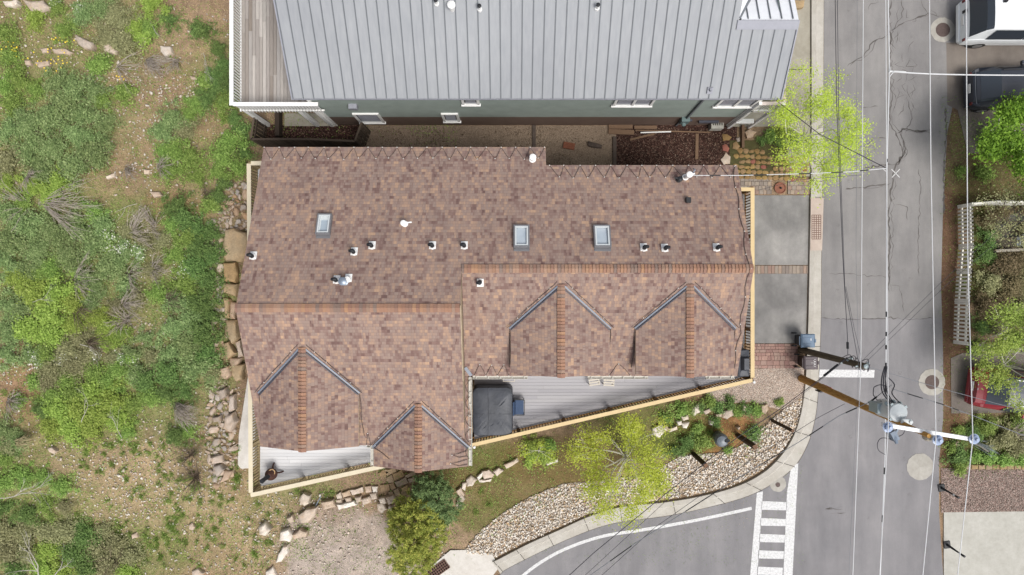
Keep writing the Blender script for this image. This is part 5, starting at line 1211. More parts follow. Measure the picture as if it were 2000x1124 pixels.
mb.tube([(a.x+.1, (a.y+b.y)/2-.1, ZD+.96), (mx, (a.y+b.y)/2-.08, ZD+.975), (b.x-.05, (a.y+b.y)/2-.1, ZD+.96)], .006, 5); mb.build('cover_seam', M_COVER, ht, smooth=True)
M_SLING = m_plain('blue_sling', S(72, 92, 124), .7, .15, 30)
lc = thing('lounge_chair', P(1014, 796, ZD), 'dark framed chair with blue sling seat beside the hot tub', 'chair'); q0 = P(1003, 811, ZD+.4); q1 = P(1024, 781, ZD+.4)
mb = MB(); mb.box(((q0.x+q1.x)/2, (q0.y+q1.y)/2, ZD+.4), (q1.x-q0.x-.06, q1.y-q0.y-.05, .025)); mb.build('seat', M_SLING, lc); mb = MB()
mb.bar((q0.x, q0.y, ZD+.41), (q1.x, q0.y, ZD+.41), .03, .03); mb.bar((q0.x, q1.y, ZD+.41), (q1.x, q1.y, ZD+.41), .03, .03); mb.bar((q1.x, q0.y, ZD+.415), (q1.x, q1.y, ZD+.415), .03, .03); mb.bar((q0.x, q0.y, ZD+.415), (q0.x, q1.y, ZD+.415), .03, .03); mb.build('frame', M_BLACK, lc)
for x in (q0.x+.02, q1.x-.02):
    for y in (q0.y+.02, q1.y-.02): l = MB(); l.bar((x, y, ZD), (x, y, ZD+.395), .03, .03); l.build('leg', M_BLACK, lc)
mb = MB(); mb.box((q0.x+.03, (q0.y+q1.y)/2, ZD+.62), (.04, .55, .42), Matrix.Rotation(-.2, 3, 'Y')); mb.build('backrest', M_SLING, lc)
M_SLAT = m_plain('white_slats', S(226, 218, 204), .6, .06)
def slat(px, py, rot, label):
    p = P(px, py, ZD); o = thing('slatted_chair', p, label, 'chair', 'slatted chairs under the eave'); R_ = Matrix.Rotation(rot, 3, 'Z'); X = lambda x, y, z: p+R_ @ Vector((x, y, z)); mb = MB()
    for k in range(5): mb.bar(X(-.23, -.20+k*.105, .42), X(.23, -.20+k*.105, .42), .065, .022)
    mb.build('seat', M_SLAT, o); mb = MB()
    for s in (-1, 1): mb.bar(X(s*.2, -.24, .395), X(s*.2, .24, .395), .03, .03)
    mb.build('frame', M_SLAT, o); mb = MB()
    for k in range(4): mb.bar(X(-.23, .25+k*.03, .50+k*.1), X(.23, .25+k*.03, .50+k*.1), .02, .07)
    mb.build('backrest', M_SLAT, o)
    for sx in (-1, 1):
        for sy in (-1, 1): l = MB(); l.bar(X(sx*.2, sy*.2, 0), X(sx*.2, sy*.2, .38), .035, .035); l.build('leg', M_SLAT, o)
slat(1158, 740, .15, 'slatted white chair turned slightly, left of its twin under the eave'); slat(1187, 741, -.06, 'slatted white chair standing straight, right of its twin under the eave')
p = P(994, 737, ZD); o = thing('folding_table', p, 'small greyish folding table tucked under the gutter above the hot tub', 'table'); mb = MB(); mb.box(p+Vector((0, .1, .45)), (.46, .4, .02)); mb.build('tabletop', M_DECK, o); mb = MB()
for s in (-1, 1): mb.bar(p+Vector((s*.24, -.12, .45)), p+Vector((s*.24, .3, .45)), .03, .03)
mb.bar(p+Vector((-.25, -.12, .455)), p+Vector((.25, -.12, .455)), .03, .03); mb.build('frame', M_SLAT, o)
for s in (-1, 1): l = MB(); l.bar(p+Vector((s*.23, -.1, 0)), p+Vector((s*.23, -.1, .44)), .025, .025); l.build('leg', M_SLAT, o)
g0 = P(1444, 737, ZD+1.05); g1 = P(1466, 684, ZD+1.05); gr = thing('covered_grill', P(1452, 710, ZD), 'barbecue grill under a black cover in the right deck corner', 'grill'); mb = MB()
rbox(mb, g0.x, g1.x, g0.y, g1.y, ZD+.02, ZD+.95, .06, .05, 3); mb.raw([(g0.x+.08, g0.y+.25, ZD+.97), (g1.x-.04, g0.y+.25, ZD+.97), (g1.x-.04, g1.y-.28, ZD+.97), (g0.x+.08, g1.y-.28, ZD+.97), (g0.x+.16, g0.y+.32, ZD+1.2), (g1.x-.1, g0.y+.32, ZD+1.2), (g1.x-.1, g1.y-.34, ZD+1.2), (g0.x+.16, g1.y-.34, ZD+1.2)], [(4, 5, 6, 7), (0, 1, 5, 4), (1, 2, 6, 5), (2, 3, 7, 6), (3, 0, 4, 7)]); mb.build('cover', M_COVER, gr)
# chiminea
p = P(537, 921, ZD); ch = thing('chiminea', p, 'rust brown pot bellied chiminea on three legs on the pale deck', 'fire pot'); M_RUST = m_plain('rusty_clay', S(96, 66, 58), .7, .3, 6, 0, .3, .4)
mb = MB(); mb.lathe(p+Vector((0, 0, .18)), [(.08, 0), (.19, .08), (.25, .22), (.24, .36), (.16, .48), (.10, .56)], 24); mb.build('belly', M_RUST, ch, smooth=True)
mb = MB(); mb.tube([p+Vector((-.03, -.02, .7)), p+Vector((-.12, -.08, .95)), p+Vector((-.16, -.12, 1.1))], [.10, .085, .10], 16); mb.build('neck', M_BLACK, ch, smooth=True)
mb = MB(); mb.tube([p+Vector((.12*math.cos(a)+.08, .12*math.sin(a)+.12, .60)) for a in np.linspace(-1.2, 2.6, 12)], .022, 6); mb.build('rim', m_plain('tan_rim', S(214, 176, 130), .7), ch); mb = MB(); mb.lathe(p+Vector((.08, .13, .56)), [(.11, 0), (.11, .03), (.02, .03)], 14); mb.build('mouth', M_BLACK, ch)
for a in (.0, 1.65, 4.0): l = MB(); l.tube([p+Vector((.12*math.cos(a), .12*math.sin(a), .3)), p+Vector((.32*math.cos(a), .32*math.sin(a), .12)), p+Vector((.36*math.cos(a), .36*math.sin(a), .0))], [.045, .035, .03], 8); l.build('leg', M_RUST, ch)

# ------------------------------------------------------------------ paving
M_PAVE = m_island('clay_pavers', [S(184, 148, 138), S(198, 162, 148), S(170, 134, 126), S(192, 164, 150), S(180, 150, 140)], .9, .14, 8, .3); M_PAVEG = m_island('grey_pavers', [S(164, 152, 142), S(178, 164, 150), S(150, 138, 130), S(186, 168, 150), S(168, 140, 128)], .9, .14, 8, .3)
def pavers(name, x0, x1, y0, y1, mat, sizes, label=None, seed=1):
    r = random.Random(seed); a = P(x0, y1); b = P(x1, y0); mb = MB(); y = a.y
    while y < b.y-.03:
        h = r.choice(sizes[1]); x = a.x-r.uniform(0, .1)
        while x < b.x-.02:
            w = r.choice(sizes[0]); x_ = max(x, a.x); xe = min(x+w, b.x); ye = min(y+h, b.y)
            if xe-x_ > .03: mb.prism([(x_+.006, y+.006), (xe-.006, y+.006), (xe-.006, ye-.006), (x_+.006, ye-.006)], -.01, .035+r.uniform(-.003, .003), inset=.006)
            x += w
        y += h
    mb.build(name, mat, kind='structure')
pavers('brick_walk', 1465, 1558, 672, 720, M_PAVE, ((.30, .15, .22), (.15, .22)), seed=2); pavers('brick_strip', 1474, 1578, 518.5, 535, M_PAVEG, ((.17, .16), (.38,)), seed=3)
pavers('brick_walk', 1440, 1507, 349, 380, M_PAVEG, ((.2, .16), (.2, .28)), seed=4); pavers('brick_walk', 1538, 1582, 350, 380, M_PAVEG, ((.2, .26), (.2,)), seed=5)
p = P(1523, 368); o = thing('terracotta_dish', p, 'round terracotta dish set between the two paver patches', 'planter dish'); mb = MB(); mb.lathe(p, [(.24, 0), (.27, .05), (.27, .07), (.24, .07), (.23, .03), (.02, .03)], 24); mb.build('dish', m_plain('terracotta', S(156, 104, 84), .8, .15, 8), o); mb = MB(); mb.lathe(p+Vector((.02, 0, .03)), [(.04, 0), (.05, .06), (.03, .1)], 10); mb.build('knob', M_BLACK, o)

# ------------------------------------------------------------------ picket fence and neighbour's terrace on the right
M_PICK = m_plain('picket_paint', (.85, .83, .75, 1), .6, .08, 6)
def px_at(x, y, z): return tuple(P(x, y, z)[:2])
fence([px_at(1903, 397, 1.12), px_at(1905, 480, 1.12), px_at(1901, 530, 1.12), px_at(1897, 590, 1.12), px_at(1894, 674, 1.12)], 1.02, 'white picket fence running along the brown verge', M_PICK, pitch=.172, w=.088, pick=True, topw=0, name='picket_fence')
fence([px_at(1904, 398, 1.12), px_at(1950, 394, 1.12), px_at(2080, 396, 1.12)], 1.0, 'cream fence panel turning away from the top of the picket fence', M_PICK, pitch=.11, w=.105, topw=.09)
sheet('terrace', [(1943, 402), (2090, 402), (2090, 486), (1940, 488)], .03, m_plain('dark_paving', S(96, 96, 88), .9, .2, 2))
mb = MB(); p, q = P(1940, 491, .2), P(2080, 484, .2); mb.bar(p, q, .12, .4); tag(mb.build('garden_wall', M_WALK), 'low pale kerb wall below the small terrace', 'low wall')
p = P(1984, 473); gc = thing('garden_chair', p, 'dark slatted garden chair on the small terrace', 'chair'); M_GC = m_plain('grey_slats', S(140, 146, 150), .5, .1)
mb = MB()
for k in range(7): mb.bar(p+Vector((-.24+k*.07, -.22, .42)), p+Vector((-.24+k*.07, .22, .42)), .045, .02)
mb.build('seat', M_GC, gc); mb = MB(); mb.bar(p+Vector((-.26, -.24, .62)), p+Vector((-.26, .24, .62)), .05, .03); mb.bar(p+Vector((.22, -.24, .62)), p+Vector((.22, .24, .62)), .05, .03); mb.build('armrest', M_GC, gc); mb = MB()
for k in range(6): mb.bar(p+Vector((-.2+k*.08, .24, .45)), p+Vector((-.2+k*.08, .34, .92)), .04, .02)
mb.build('backrest', M_GC, gc)
for sx in (-.25, .22):
    for sy in (-.22, .22): l = MB(); l.bar(p+Vector((sx, sy, 0)), p+Vector((sx, sy, .6)), .035, .035); l.build('leg', M_GC, gc)
M_SPLIT = m_island('split_rail', [S(160, 156, 144), S(140, 136, 126), S(176, 172, 160)], .9, .25, 6, .5, streak=(.6, 6, 1))
def log(a, b, z, r, label):
    p, q = P(*a, z), P(*b, z); mb = MB(); mb.tube([p, p.lerp(q, .35)+Vector((0, .03, 0)), p.lerp(q, .7)-Vector((0, .02, 0)), q], [r, r*1.05, r*.95, r*.85], 8); tag(mb.build('split_rail', M_SPLIT), label, 'fence rail')
log((1905, 674), (2050, 686), .35, .075, 'upper weathered split rail behind the lime green tree'); log((1912, 683), (2050, 694), .15, .085, 'lower weathered split rail behind the lime green tree')
log((1903, 866), (1938, 886), .25, .05, 'brown pole end lying in the planted bed below the crossarm')

# ------------------------------------------------------------------ vehicles (rear towards the street)
def m_car(name, c, rough=.42): t = NT(name); t.set(t.bsdf.inputs['Coat Weight'], .5); t.set(t.bsdf.inputs['Coat Roughness'], .32); return t.out(t.mix(t.ramp(t.noise(3, 3), [(.4, (0,)*3+(1,)), (.6, (1,)*3+(1,))]), c, scl(c, .93)), rough, .0, .5)
t_ = NT('car_glass'); M_CGLASS = t_.out((.035, .045, .06, 1), .28, 0, .8); M_TYRE = m_plain('tyre', (.02, .02, .02, 1), .85); M_RIM = m_plain('rim', S(160, 162, 166), .3, .05, 5, .5); M_TAIL = m_plain('tail_lens', S(120, 34, 38), .2, .05, 5, 0, .6); M_CTRIM = m_plain('car_trim', (.03, .03, .033, 1), .5)
def car(name, label, cat, loc, rot, st, W, paint, wheels, glass_w=(2, 3), plate_z=.85, rack=None, wr=.34, extras=None):
    """st: stations along the length (0 = rear): (x, half width at belt, belt z, half width at roof, roof z, glass flags: s side, t top)"""
    o = thing(name, loc, label, cat); R_ = Matrix.Rotation(rot, 3, 'Z'); L0 = Vector(loc); X = lambda x, y, z: L0+R_ @ Vector((x, y, z))
    body = MB(); gl = []; ring = []
    for (x, wb, zb, wr_, zr, fl, zbot) in st:
        half = [(wb*.90, zbot), (wb*1.0, zbot+.16), (wb*1.02, zb-.28), (wb, zb-.04), (wb*.97, zb), (wr_+.035, zr-.10), (wr_, zr-.035), (wr_*.86, zr), (wr_*.4, zr+.022), (0, zr+.028)]
        ring.append([(x, y, z) for y, z in half]+[(x, -y, z) for y, z in half[-2::-1]])
    n_ = len(ring[0])
    for i in range(len(ring)-1):
        fl = st[i][5]
        for j in range(n_-1):
            q = [X(*ring[i][j]), X(*ring[i+1][j]), X(*ring[i+1][j+1]), X(*ring[i][j+1])]
            jj = j if j < n_//2 else n_-2-j
            g = ('s' in fl and jj == 4) or ('t' in fl and jj in (6, 7, 8))
            if g: gl.append((q, jj, 's' if jj == 4 else 't', 1 if j < n_//2 else -1, i))
            body.face(q[::-1])
    body.face([X(*p) for p in ring[0]]); body.face([X(*p) for p in ring[-1]][::-1])
    for i in range(len(ring)-1): body.face([X(*ring[i][0]), X(*ring[i][-1]), X(*ring[i+1][-1]), X(*ring[i+1][0])])
    b = body.build('body', paint, o, smooth=True)
    groups = {}
    for q, jj, kd, s, i in gl:
        key = (kd, s) if kd == 's' else (kd, 0 if ring[i][0][0] < ring[-1][0][0]/2 else 1)
        groups.setdefault(key, []).append(q)
    for key, qs in groups.items():
        m = MB()
        for q in qs:
            c = sum(q, Vector())/4; nn = (q[1]-q[0]).cross(q[3]-q[0]).normalized(); s = 1 if nn.z > 0 or (key[0] == 's' and nn.dot(c-X(1.5, 0, .8)) > 0) else -1
            m.face([c+(p-c)*(.965 if key[0] == 's' else 1.0)+nn*s*(.03 if key[0] == 's' else .010) for p in q])
        m.build('side_window' if key[0] == 's' else ('rear_window' if key[1] == 0 else 'windshield'), M_CGLASS, o, smooth=True)
    for xw_ in wheels:
        for s in (-1, 1):
            yy = s*(W/2-.10); w_ = MB(); w_.tube([X(xw_, yy-.11, wr), X(xw_, yy-.09, wr), X(xw_, yy+.09, wr), X(xw_, yy+.11, wr)], [wr*.9, wr, wr, wr*.9], 24); wo = w_.build('wheel', M_TYRE, o); r_ = MB(); r_.tube([X(xw_, yy-.115, wr), X(xw_, yy+.115, wr)], wr*.6, 16); r_.build('rim', M_RIM, wo)
            a = MB(); a.tube([X(xw_, s*(W/2-.10), wr), X(xw_, s*(W/2-.02), wr)], wr+.05, 22); a.build('wheel_arch', M_CTRIM, o)
    z = plate_z; m = MB(); m.box(X(-.02+st[0][0], 0, z), (.02, .42, .14), R_); m.build('number_plate', M_WHITE, o)
    for s in (-1, 1):
        m = MB(); x0 = st[1][0]; m.box(X(x0+.04, s*(st[1][1]-.06), st[1][2]-.12), (.16, .13, .2), R_); m.build('taillight', M_TAIL, o, bevel=.03)
        m = MB(); x1 = st[-2][0]; m.box(X(x1+.03, s*(st[-2][1]-.18), st[-2][2]-.14), (.14, .3, .16), R_); m.build('headlight', M_SHAFT, o, bevel=.03)
        m = MB(); m.box(X(st[-5][0], s*(W/2+.10), 1.08), (.12, .2, .15), R_); m.build('mirror', paint, o, bevel=.03)
    m = MB(); m.box(X(.04, 0, .45), (.20, W*.86, .22), R_); m.build('bumper', paint, o, bevel=.05)
    if rack:
        for s in (-1, 1): m = MB(); m.bar(X(rack[0], s*rack[2], rack[3]), X(rack[1], s*rack[2], rack[3]), .045, .04); m.build('roof_rail', rack[4], o)
    if extras: extras(o, X, R_)
    return o
M_VANP = m_car('white_van_paint', (.80, .83, .85, 1)); M_BLKP = m_car('black_car_paint', S(44, 50, 64)); M_REDP = m_car('red_car_paint', S(146, 26, 42))
def vx(o, X, R_):
    m = MB(); m.box(X(1.0, .35, 2.07), (.14, .1, .06), R_); m.tube([X(1.0, .35, 2.05), X(1.06, .35, 2.16)], .05, 8); m.build('antenna', M_BLACK, o)
    m = MB(); m.bar(X(.45, -.3, 1.35), X(.42, .35, 1.42), .02, .02); m.build('wiper', M_BLACK, o)
    m = MB(); m.bar(X(.3, -.95, .72), X(4.4, -1.0, .72), .02, .12); m.build('side_trim', m_plain('blue_trim', S(96, 122, 134), .5), o); m = MB(); m.box(X(-.06, .35, 1.0), (.04, .12, .3), R_); m.build('badge', M_CTRIM, o)
car('van', 'white van with a dark rear window parked at the top right', 'van', (20.62, 12.2, 0), 0,
    [(0, .86, .62, .80, .66, '', .3), (.03, .94, .92, .86, 1.0, '', .28), (.08, .97, 1.0, .86, 1.12, 't', .27), (.42, .99, 1.1, .80, 1.78, 't', .27), (.62, .99, 1.12, .80, 1.98, '', .27), (.75, 1.0, 1.12, .80, 2.02, 's', .27), (2.4, 1.0, 1.12, .82, 2.05, 's', .27), (3.6, 1.0, 1.12, .80, 2.0, 's', .27), (3.7, 1.0, 1.12, .80, 1.98, 't', .27), (4.4, .97, 1.1, .78, 1.28, '', .27), (5.0, .9, .95, .70, 1.0, '', .28), (5.15, .8, .7, .6, .75, '', .3)], 2.0, M_VANP, (.95, 4.2), extras=vx, plate_z=.78)
def bx_(o, X, R_):
    m = MB(); m.tube([X(.12, -.78, 1.02), X(.06, -.4, 1.06), X(.05, 0, 1.07), X(.06, .4, 1.06), X(.12, .78, 1.02)], .012, 6); m.build('chrome_strip', M_RIM, o)
    m = MB(); m.bar(X(1.0, -.78, 1.12), X(2.0, -.82, 1.12), .02, .03); m.build('side_trim', M_RIM, o)
car('hatchback', 'dark blue black hatchback partly under the green tree crown', 'car', (20.95, 9.1, 0), .03,
    [(0, .56, .6, .5, .64, '', .3), (.06, .74, .84, .62, .9, '', .28), (.16, .83, .92, .66, .99, '', .27), (.30, .89, .96, .68, 1.05, 't', .27), (.95, .92, 1.0, .66, 1.46, '', .26), (1.1, .92, 1.0, .66, 1.48, 's', .26), (2.2, .93, 1.0, .68, 1.52, 's', .26), (2.9, .93, 1.0, .67, 1.48, 't', .26), (3.6, .9, .96, .62, 1.04, '', .26), (4.2, .86, .85, .6, .9, '', .28), (4.4, .72, .62, .5, .66, '', .3)], 1.84, M_BLKP, (.8, 3.5), extras=bx_, plate_z=.75, rack=(1.0, 2.6, .60, 1.53, M_CTRIM))
def rx_(o, X, R_):
    m = MB(); m.box(X(.06, .1, 1.01), (.03, .06, .02), R_); m.box(X(.06, -.1, 1.01), (.03, .1, .02), R_); m.build('badge', M_RIM, o)
car('wagon', 'red wagon with pale roof rails beneath the lime green tree', 'car', (21.1, -4.5, 0), -.14,
    [(0, .74, .62, .62, .66, '', .3), (.05, .85, .9, .72, .97, '', .28), (.30, .90, .98, .72, 1.06, '', .27), (.42, .90, 1.0, .71, 1.12, 't', .27), (1.15, .92, 1.02, .66, 1.52, 'st', .26), (2.2, .93, 1.02, .68, 1.56, 'st', .26), (3.0, .93, 1.02, .66, 1.5, 't', .26), (3.7, .9, .98, .62, 1.04, '', .26), (4.4, .86, .85, .6, .88, '', .28), (4.6, .74, .62, .5, .66, '', .3)], 1.86, M_REDP, (.85, 3.6), extras=rx_, plate_z=.75, rack=(1.3, 2.9, .56, 1.60, M_WIREW))
# ------------------------------------------------------------------ rocks
M_ROCKW = m_objrand('wall_rock', [S(206, 188, 172), S(222, 204, 188), S(192, 186, 182), S(232, 214, 198), S(210, 180, 152), S(214, 206, 198), S(182, 166, 152), S(226, 182, 138)], nscale=8)
M_ROCKL = m_objrand('pale_rock', [S(236, 222, 206), S(222, 200, 180), (.8, .76, .7, 1), S(228, 202, 174), S(214, 200, 186)], noise=.26, nscale=7)
M_SLABR = m_objrand('slab_rock', [S(196, 164, 120), S(196, 174, 142), S(208, 184, 150), S(200, 174, 136)], noise=.3, nscale=3)
M_FLAG = m_objrand('flagstone', [S(190, 164, 120), S(178, 150, 118), S(196, 172, 140), S(176, 160, 140), S(188, 158, 112)], noise=.2)
M_COB = m_objrand('cobble', [S(176, 146, 92), S(188, 158, 104), S(166, 134, 88), S(180, 150, 112), S(160, 136, 104)], noise=.15)
M_COBR = m_objrand('red_cobble', [S(166, 100, 92), S(176, 112, 100)], noise=.15)
RM = {}
def rockm(mat, v):
    k = (mat.name, v)
    if k not in RM: RM[k] = rock_mesh('rock', 100+v*7+len(mat.name), mat)
    return RM[k]
def poly_rock(name, px, h, mat, label, cat='rock', group=None, z0=None, inset=.07, jag=True):
    c = G(sum(p[0] for p in px)/len(px), sum(p[1] for p in px)/len(px)); base = c.z-.12 if z0 is None else z0
    top = c.z+h if z0 is None else z0+h; q = PX(px, top); rd = random.Random(int(px[0][0]*7+px[0][1]))
    if jag:
        out = []
        for i in range(len(q)):
            a, b = Vector(q[i]+(0,)), Vector(q[(i+1) % len(q)]+(0,)); out.append((a.x, a.y)); m = a.lerp(b, rd.uniform(.35, .65)); d = (b-a).cross(Vector((0, 0, 1))); m += d*rd.uniform(-.02, .07); out.append((m.x, m.y))
        q = out
    mb = MB()
    if inset < .035: mb.prism(q, base, top, inset=inset)
    else:      # weathered block: rings that close in over a broken, uneven top
        if jag: q = [p for i in range(len(q)) for p in (q[i], ((q[i][0]+q[(i+1) % len(q)][0])/2, (q[i][1]+q[(i+1) % len(q)][1])/2))]
        ar = sum(q[i][0]*q[(i+1) % len(q)][1]-q[(i+1) % len(q)][0]*q[i][1] for i in range(len(q))); q = q if ar > 0 else q[::-1]
        n_ = len(q); cx = sum(p[0] for p in q)/n_; cy = sum(p[1] for p in q)/n_; sz = max(math.hypot(x-cx, y-cy) for x, y in q); hh = top-base; tx, ty = rd.uniform(-.22, .22), rd.uniform(-.22, .22); sd = rd.uniform(0, 50); vs = []
        for k, f in ((1.02, 0), (1.03, .5), (1.0, .76), (.90, .92), (.66, 1.0), (.34, 1.02)):
            for x, y in q:
                X_ = cx+(x-cx)*k; Y_ = cy+(y-cy)*k; nn = mnoise.noise(Vector((X_*3.3, Y_*3.3, sd+f)))*.6+mnoise.noise(Vector((X_*8, Y_*8, sd+f)))*.4
                vs.append((X_+nn*sz*.16, Y_+nn*sz*.12*math.cos(sd+x*5), base+hh*f+(nn*.16*hh+((X_-cx)*tx+(Y_-cy)*ty) if f > .4 else 0)))
        vs.append((cx, cy, top+mnoise.noise(Vector((cx, cy, sd)))*.1*hh))
        mb.raw(vs, [(l*n_+i, l*n_+(i+1) % n_, (l+1)*n_+(i+1) % n_, (l+1)*n_+i) for l in range(5) for i in range(n_)]+[(5*n_+i, 5*n_+(i+1) % n_, 6*n_) for i in range(n_)])
    o = mb.build(name, mat, smooth=True); tag(o, label, cat, group); return o
GW = 'rocks of the rubble wall beside the house'
slabs = [([(440, 450), (455, 446), (479, 455), (480, 500), (466, 512), (438, 510), (430, 495)], .35, 'largest tan slab of the rubble wall, with a dark stain'), ([(436, 514), (458, 512), (461, 535), (459, 553), (437, 550)], .3, 'squarish tan slab just below the stained one'),
 ([(434, 553), (461, 555), (459, 580), (436, 572)], .3, 'short tan slab level with the house ridge'), ([(436, 582), (447, 586), (446, 622), (436, 622)], .28, 'narrow upright tan slab near the ridge end'), ([(447, 588), (458, 592), (460, 624), (448, 624)], .24, 'narrow golden slab touching the roof edge'),
 ([(435, 626), (459, 626), (463, 660), (452, 673), (438, 655)], .35, 'pale tan boulder just below the ridge end'), ([(459, 668), (470, 664), (474, 696), (462, 704)], .25, 'small upright tan boulder against the mulch'), ([(430, 672), (445, 668), (458, 690), (440, 705)], .28, 'grey brown boulder under the shrubs'),
 ([(449, 712), (473, 712), (472, 742), (460, 746), (447, 730)], .32, 'brown wedge boulder above the concrete wedge'), ([(428, 722), (446, 716), (449, 733), (438, 744), (426, 738)], .3, 'round grey boulder beside the brown wedge'), ([(446, 700), (470, 700), (466, 712), (448, 722)], .22, 'long pale stone lying above the brown wedge boulder'),
 ([(436, 815), (452, 808), (458, 826), (450, 845), (433, 838)], .33, 'orange stained boulder midway down the wall'), ([(424, 764), (440, 758), (442, 775), (428, 782)], .3, 'white boulder high on the lower wall'), ([(446, 775), (457, 772), (457, 800), (446, 806)], .25, 'tall tan stone beside the concrete wedge'),
 ([(414, 816), (430, 812), (432, 824), (416, 826)], .22, 'flat grey stone at the outer edge of the wall'), ([(410, 894), (432, 890), (434, 905), (414, 907)], .25, 'flat blue grey stone low on the wall'), ([(414, 912), (428, 908), (436, 918), (424, 932), (414, 926)], .3, 'rounded brown boulder low on the wall'), ([(438, 920), (450, 922), (446, 936), (430, 944)], .22, 'slanting pale blue stone at the foot of the wall')]
for px, h, lab in slabs: poly_rock('boulder', px, h, M_SLABR if h > .27 and px[0][1] < 720 else M_ROCKW, lab, 'boulder', GW, inset=.06)
occupied = [(sum(p[0] for p in px)/len(px), sum(p[1] for p in px)/len(px), max(abs(p[0]-q[0]) for p in px for q in px)*.5+1) for px, h, lab in slabs]
strip = [(446, 358), (480, 358), (482, 450), (440, 450), (430, 500), (436, 560), (436, 660), (428, 700), (430, 745), (450, 750), (456, 770), (456, 850), (462, 900), (446, 940), (425, 955), (408, 930), (405, 880), (402, 820), (412, 760), (418, 700), (414, 620), (412, 560), (410, 500), (405, 440), (430, 420), (440, 380)]
rd = random.Random(21); placed = []; tries = 0
while tries < 9000 and len(placed) < 215:
    tries += 1; x, y = rd.uniform(400, 482), rd.uniform(355, 958)
    if not inpoly(x, y, strip): continue
    if 500 < y < 700 and rd.random() < .3: continue
    r = rd.choice([4, 5, 5.5, 6, 7, 8, 9.5]) if len(placed) < 120 else rd.choice([3, 3.5, 4, 5])
    if any(abs(x-a)+abs(y-b) < (r+c)*1.15 and math.hypot(x-a, y-b) < (r+c)*.80 for a, b, c in placed): continue
    if any(math.hypot(x-a, y-b) < c*.75 for a, b, c in occupied): continue
    placed.append((x, y, r))
WZ = [(430, 'beside the wall top rail'), (520, 'next to the stained slab'), (640, 'level with the ridge end'), (740, 'below the ridge end'), (840, 'beside the upper concrete wedge'), (905, 'beside the lower concrete wedge'), (999, 'at the wall foot')]
for i, (x, y, r) in enumerate(placed):
    p = G(x, y); me = rockm(M_ROCKW, i % 9); o = link('rock', me); s = r*2.15/F*(H-p.z); o.location = (p.x, p.y, p.z+s*.10); o.scale = (s*rd.uniform(1.0, 1.35), s*rd.uniform(.8, 1.0), s*rd.uniform(.7, 1.0)); o.rotation_euler = (rd.uniform(-.25, .25), rd.uniform(-.25, .25), rd.uniform(0, 6.28))
    z = next(t for lim, t in WZ if y <= lim); sz = 'pebble sized' if r < 4.5 else ('medium' if r < 7 else 'large')
    side = 'facing the house' if x > 438 else 'facing the hill'
    tag(o, f'{sz} wall rock {side}, {z}', 'rock', f'{sz} rubble rocks {side}, {z}')
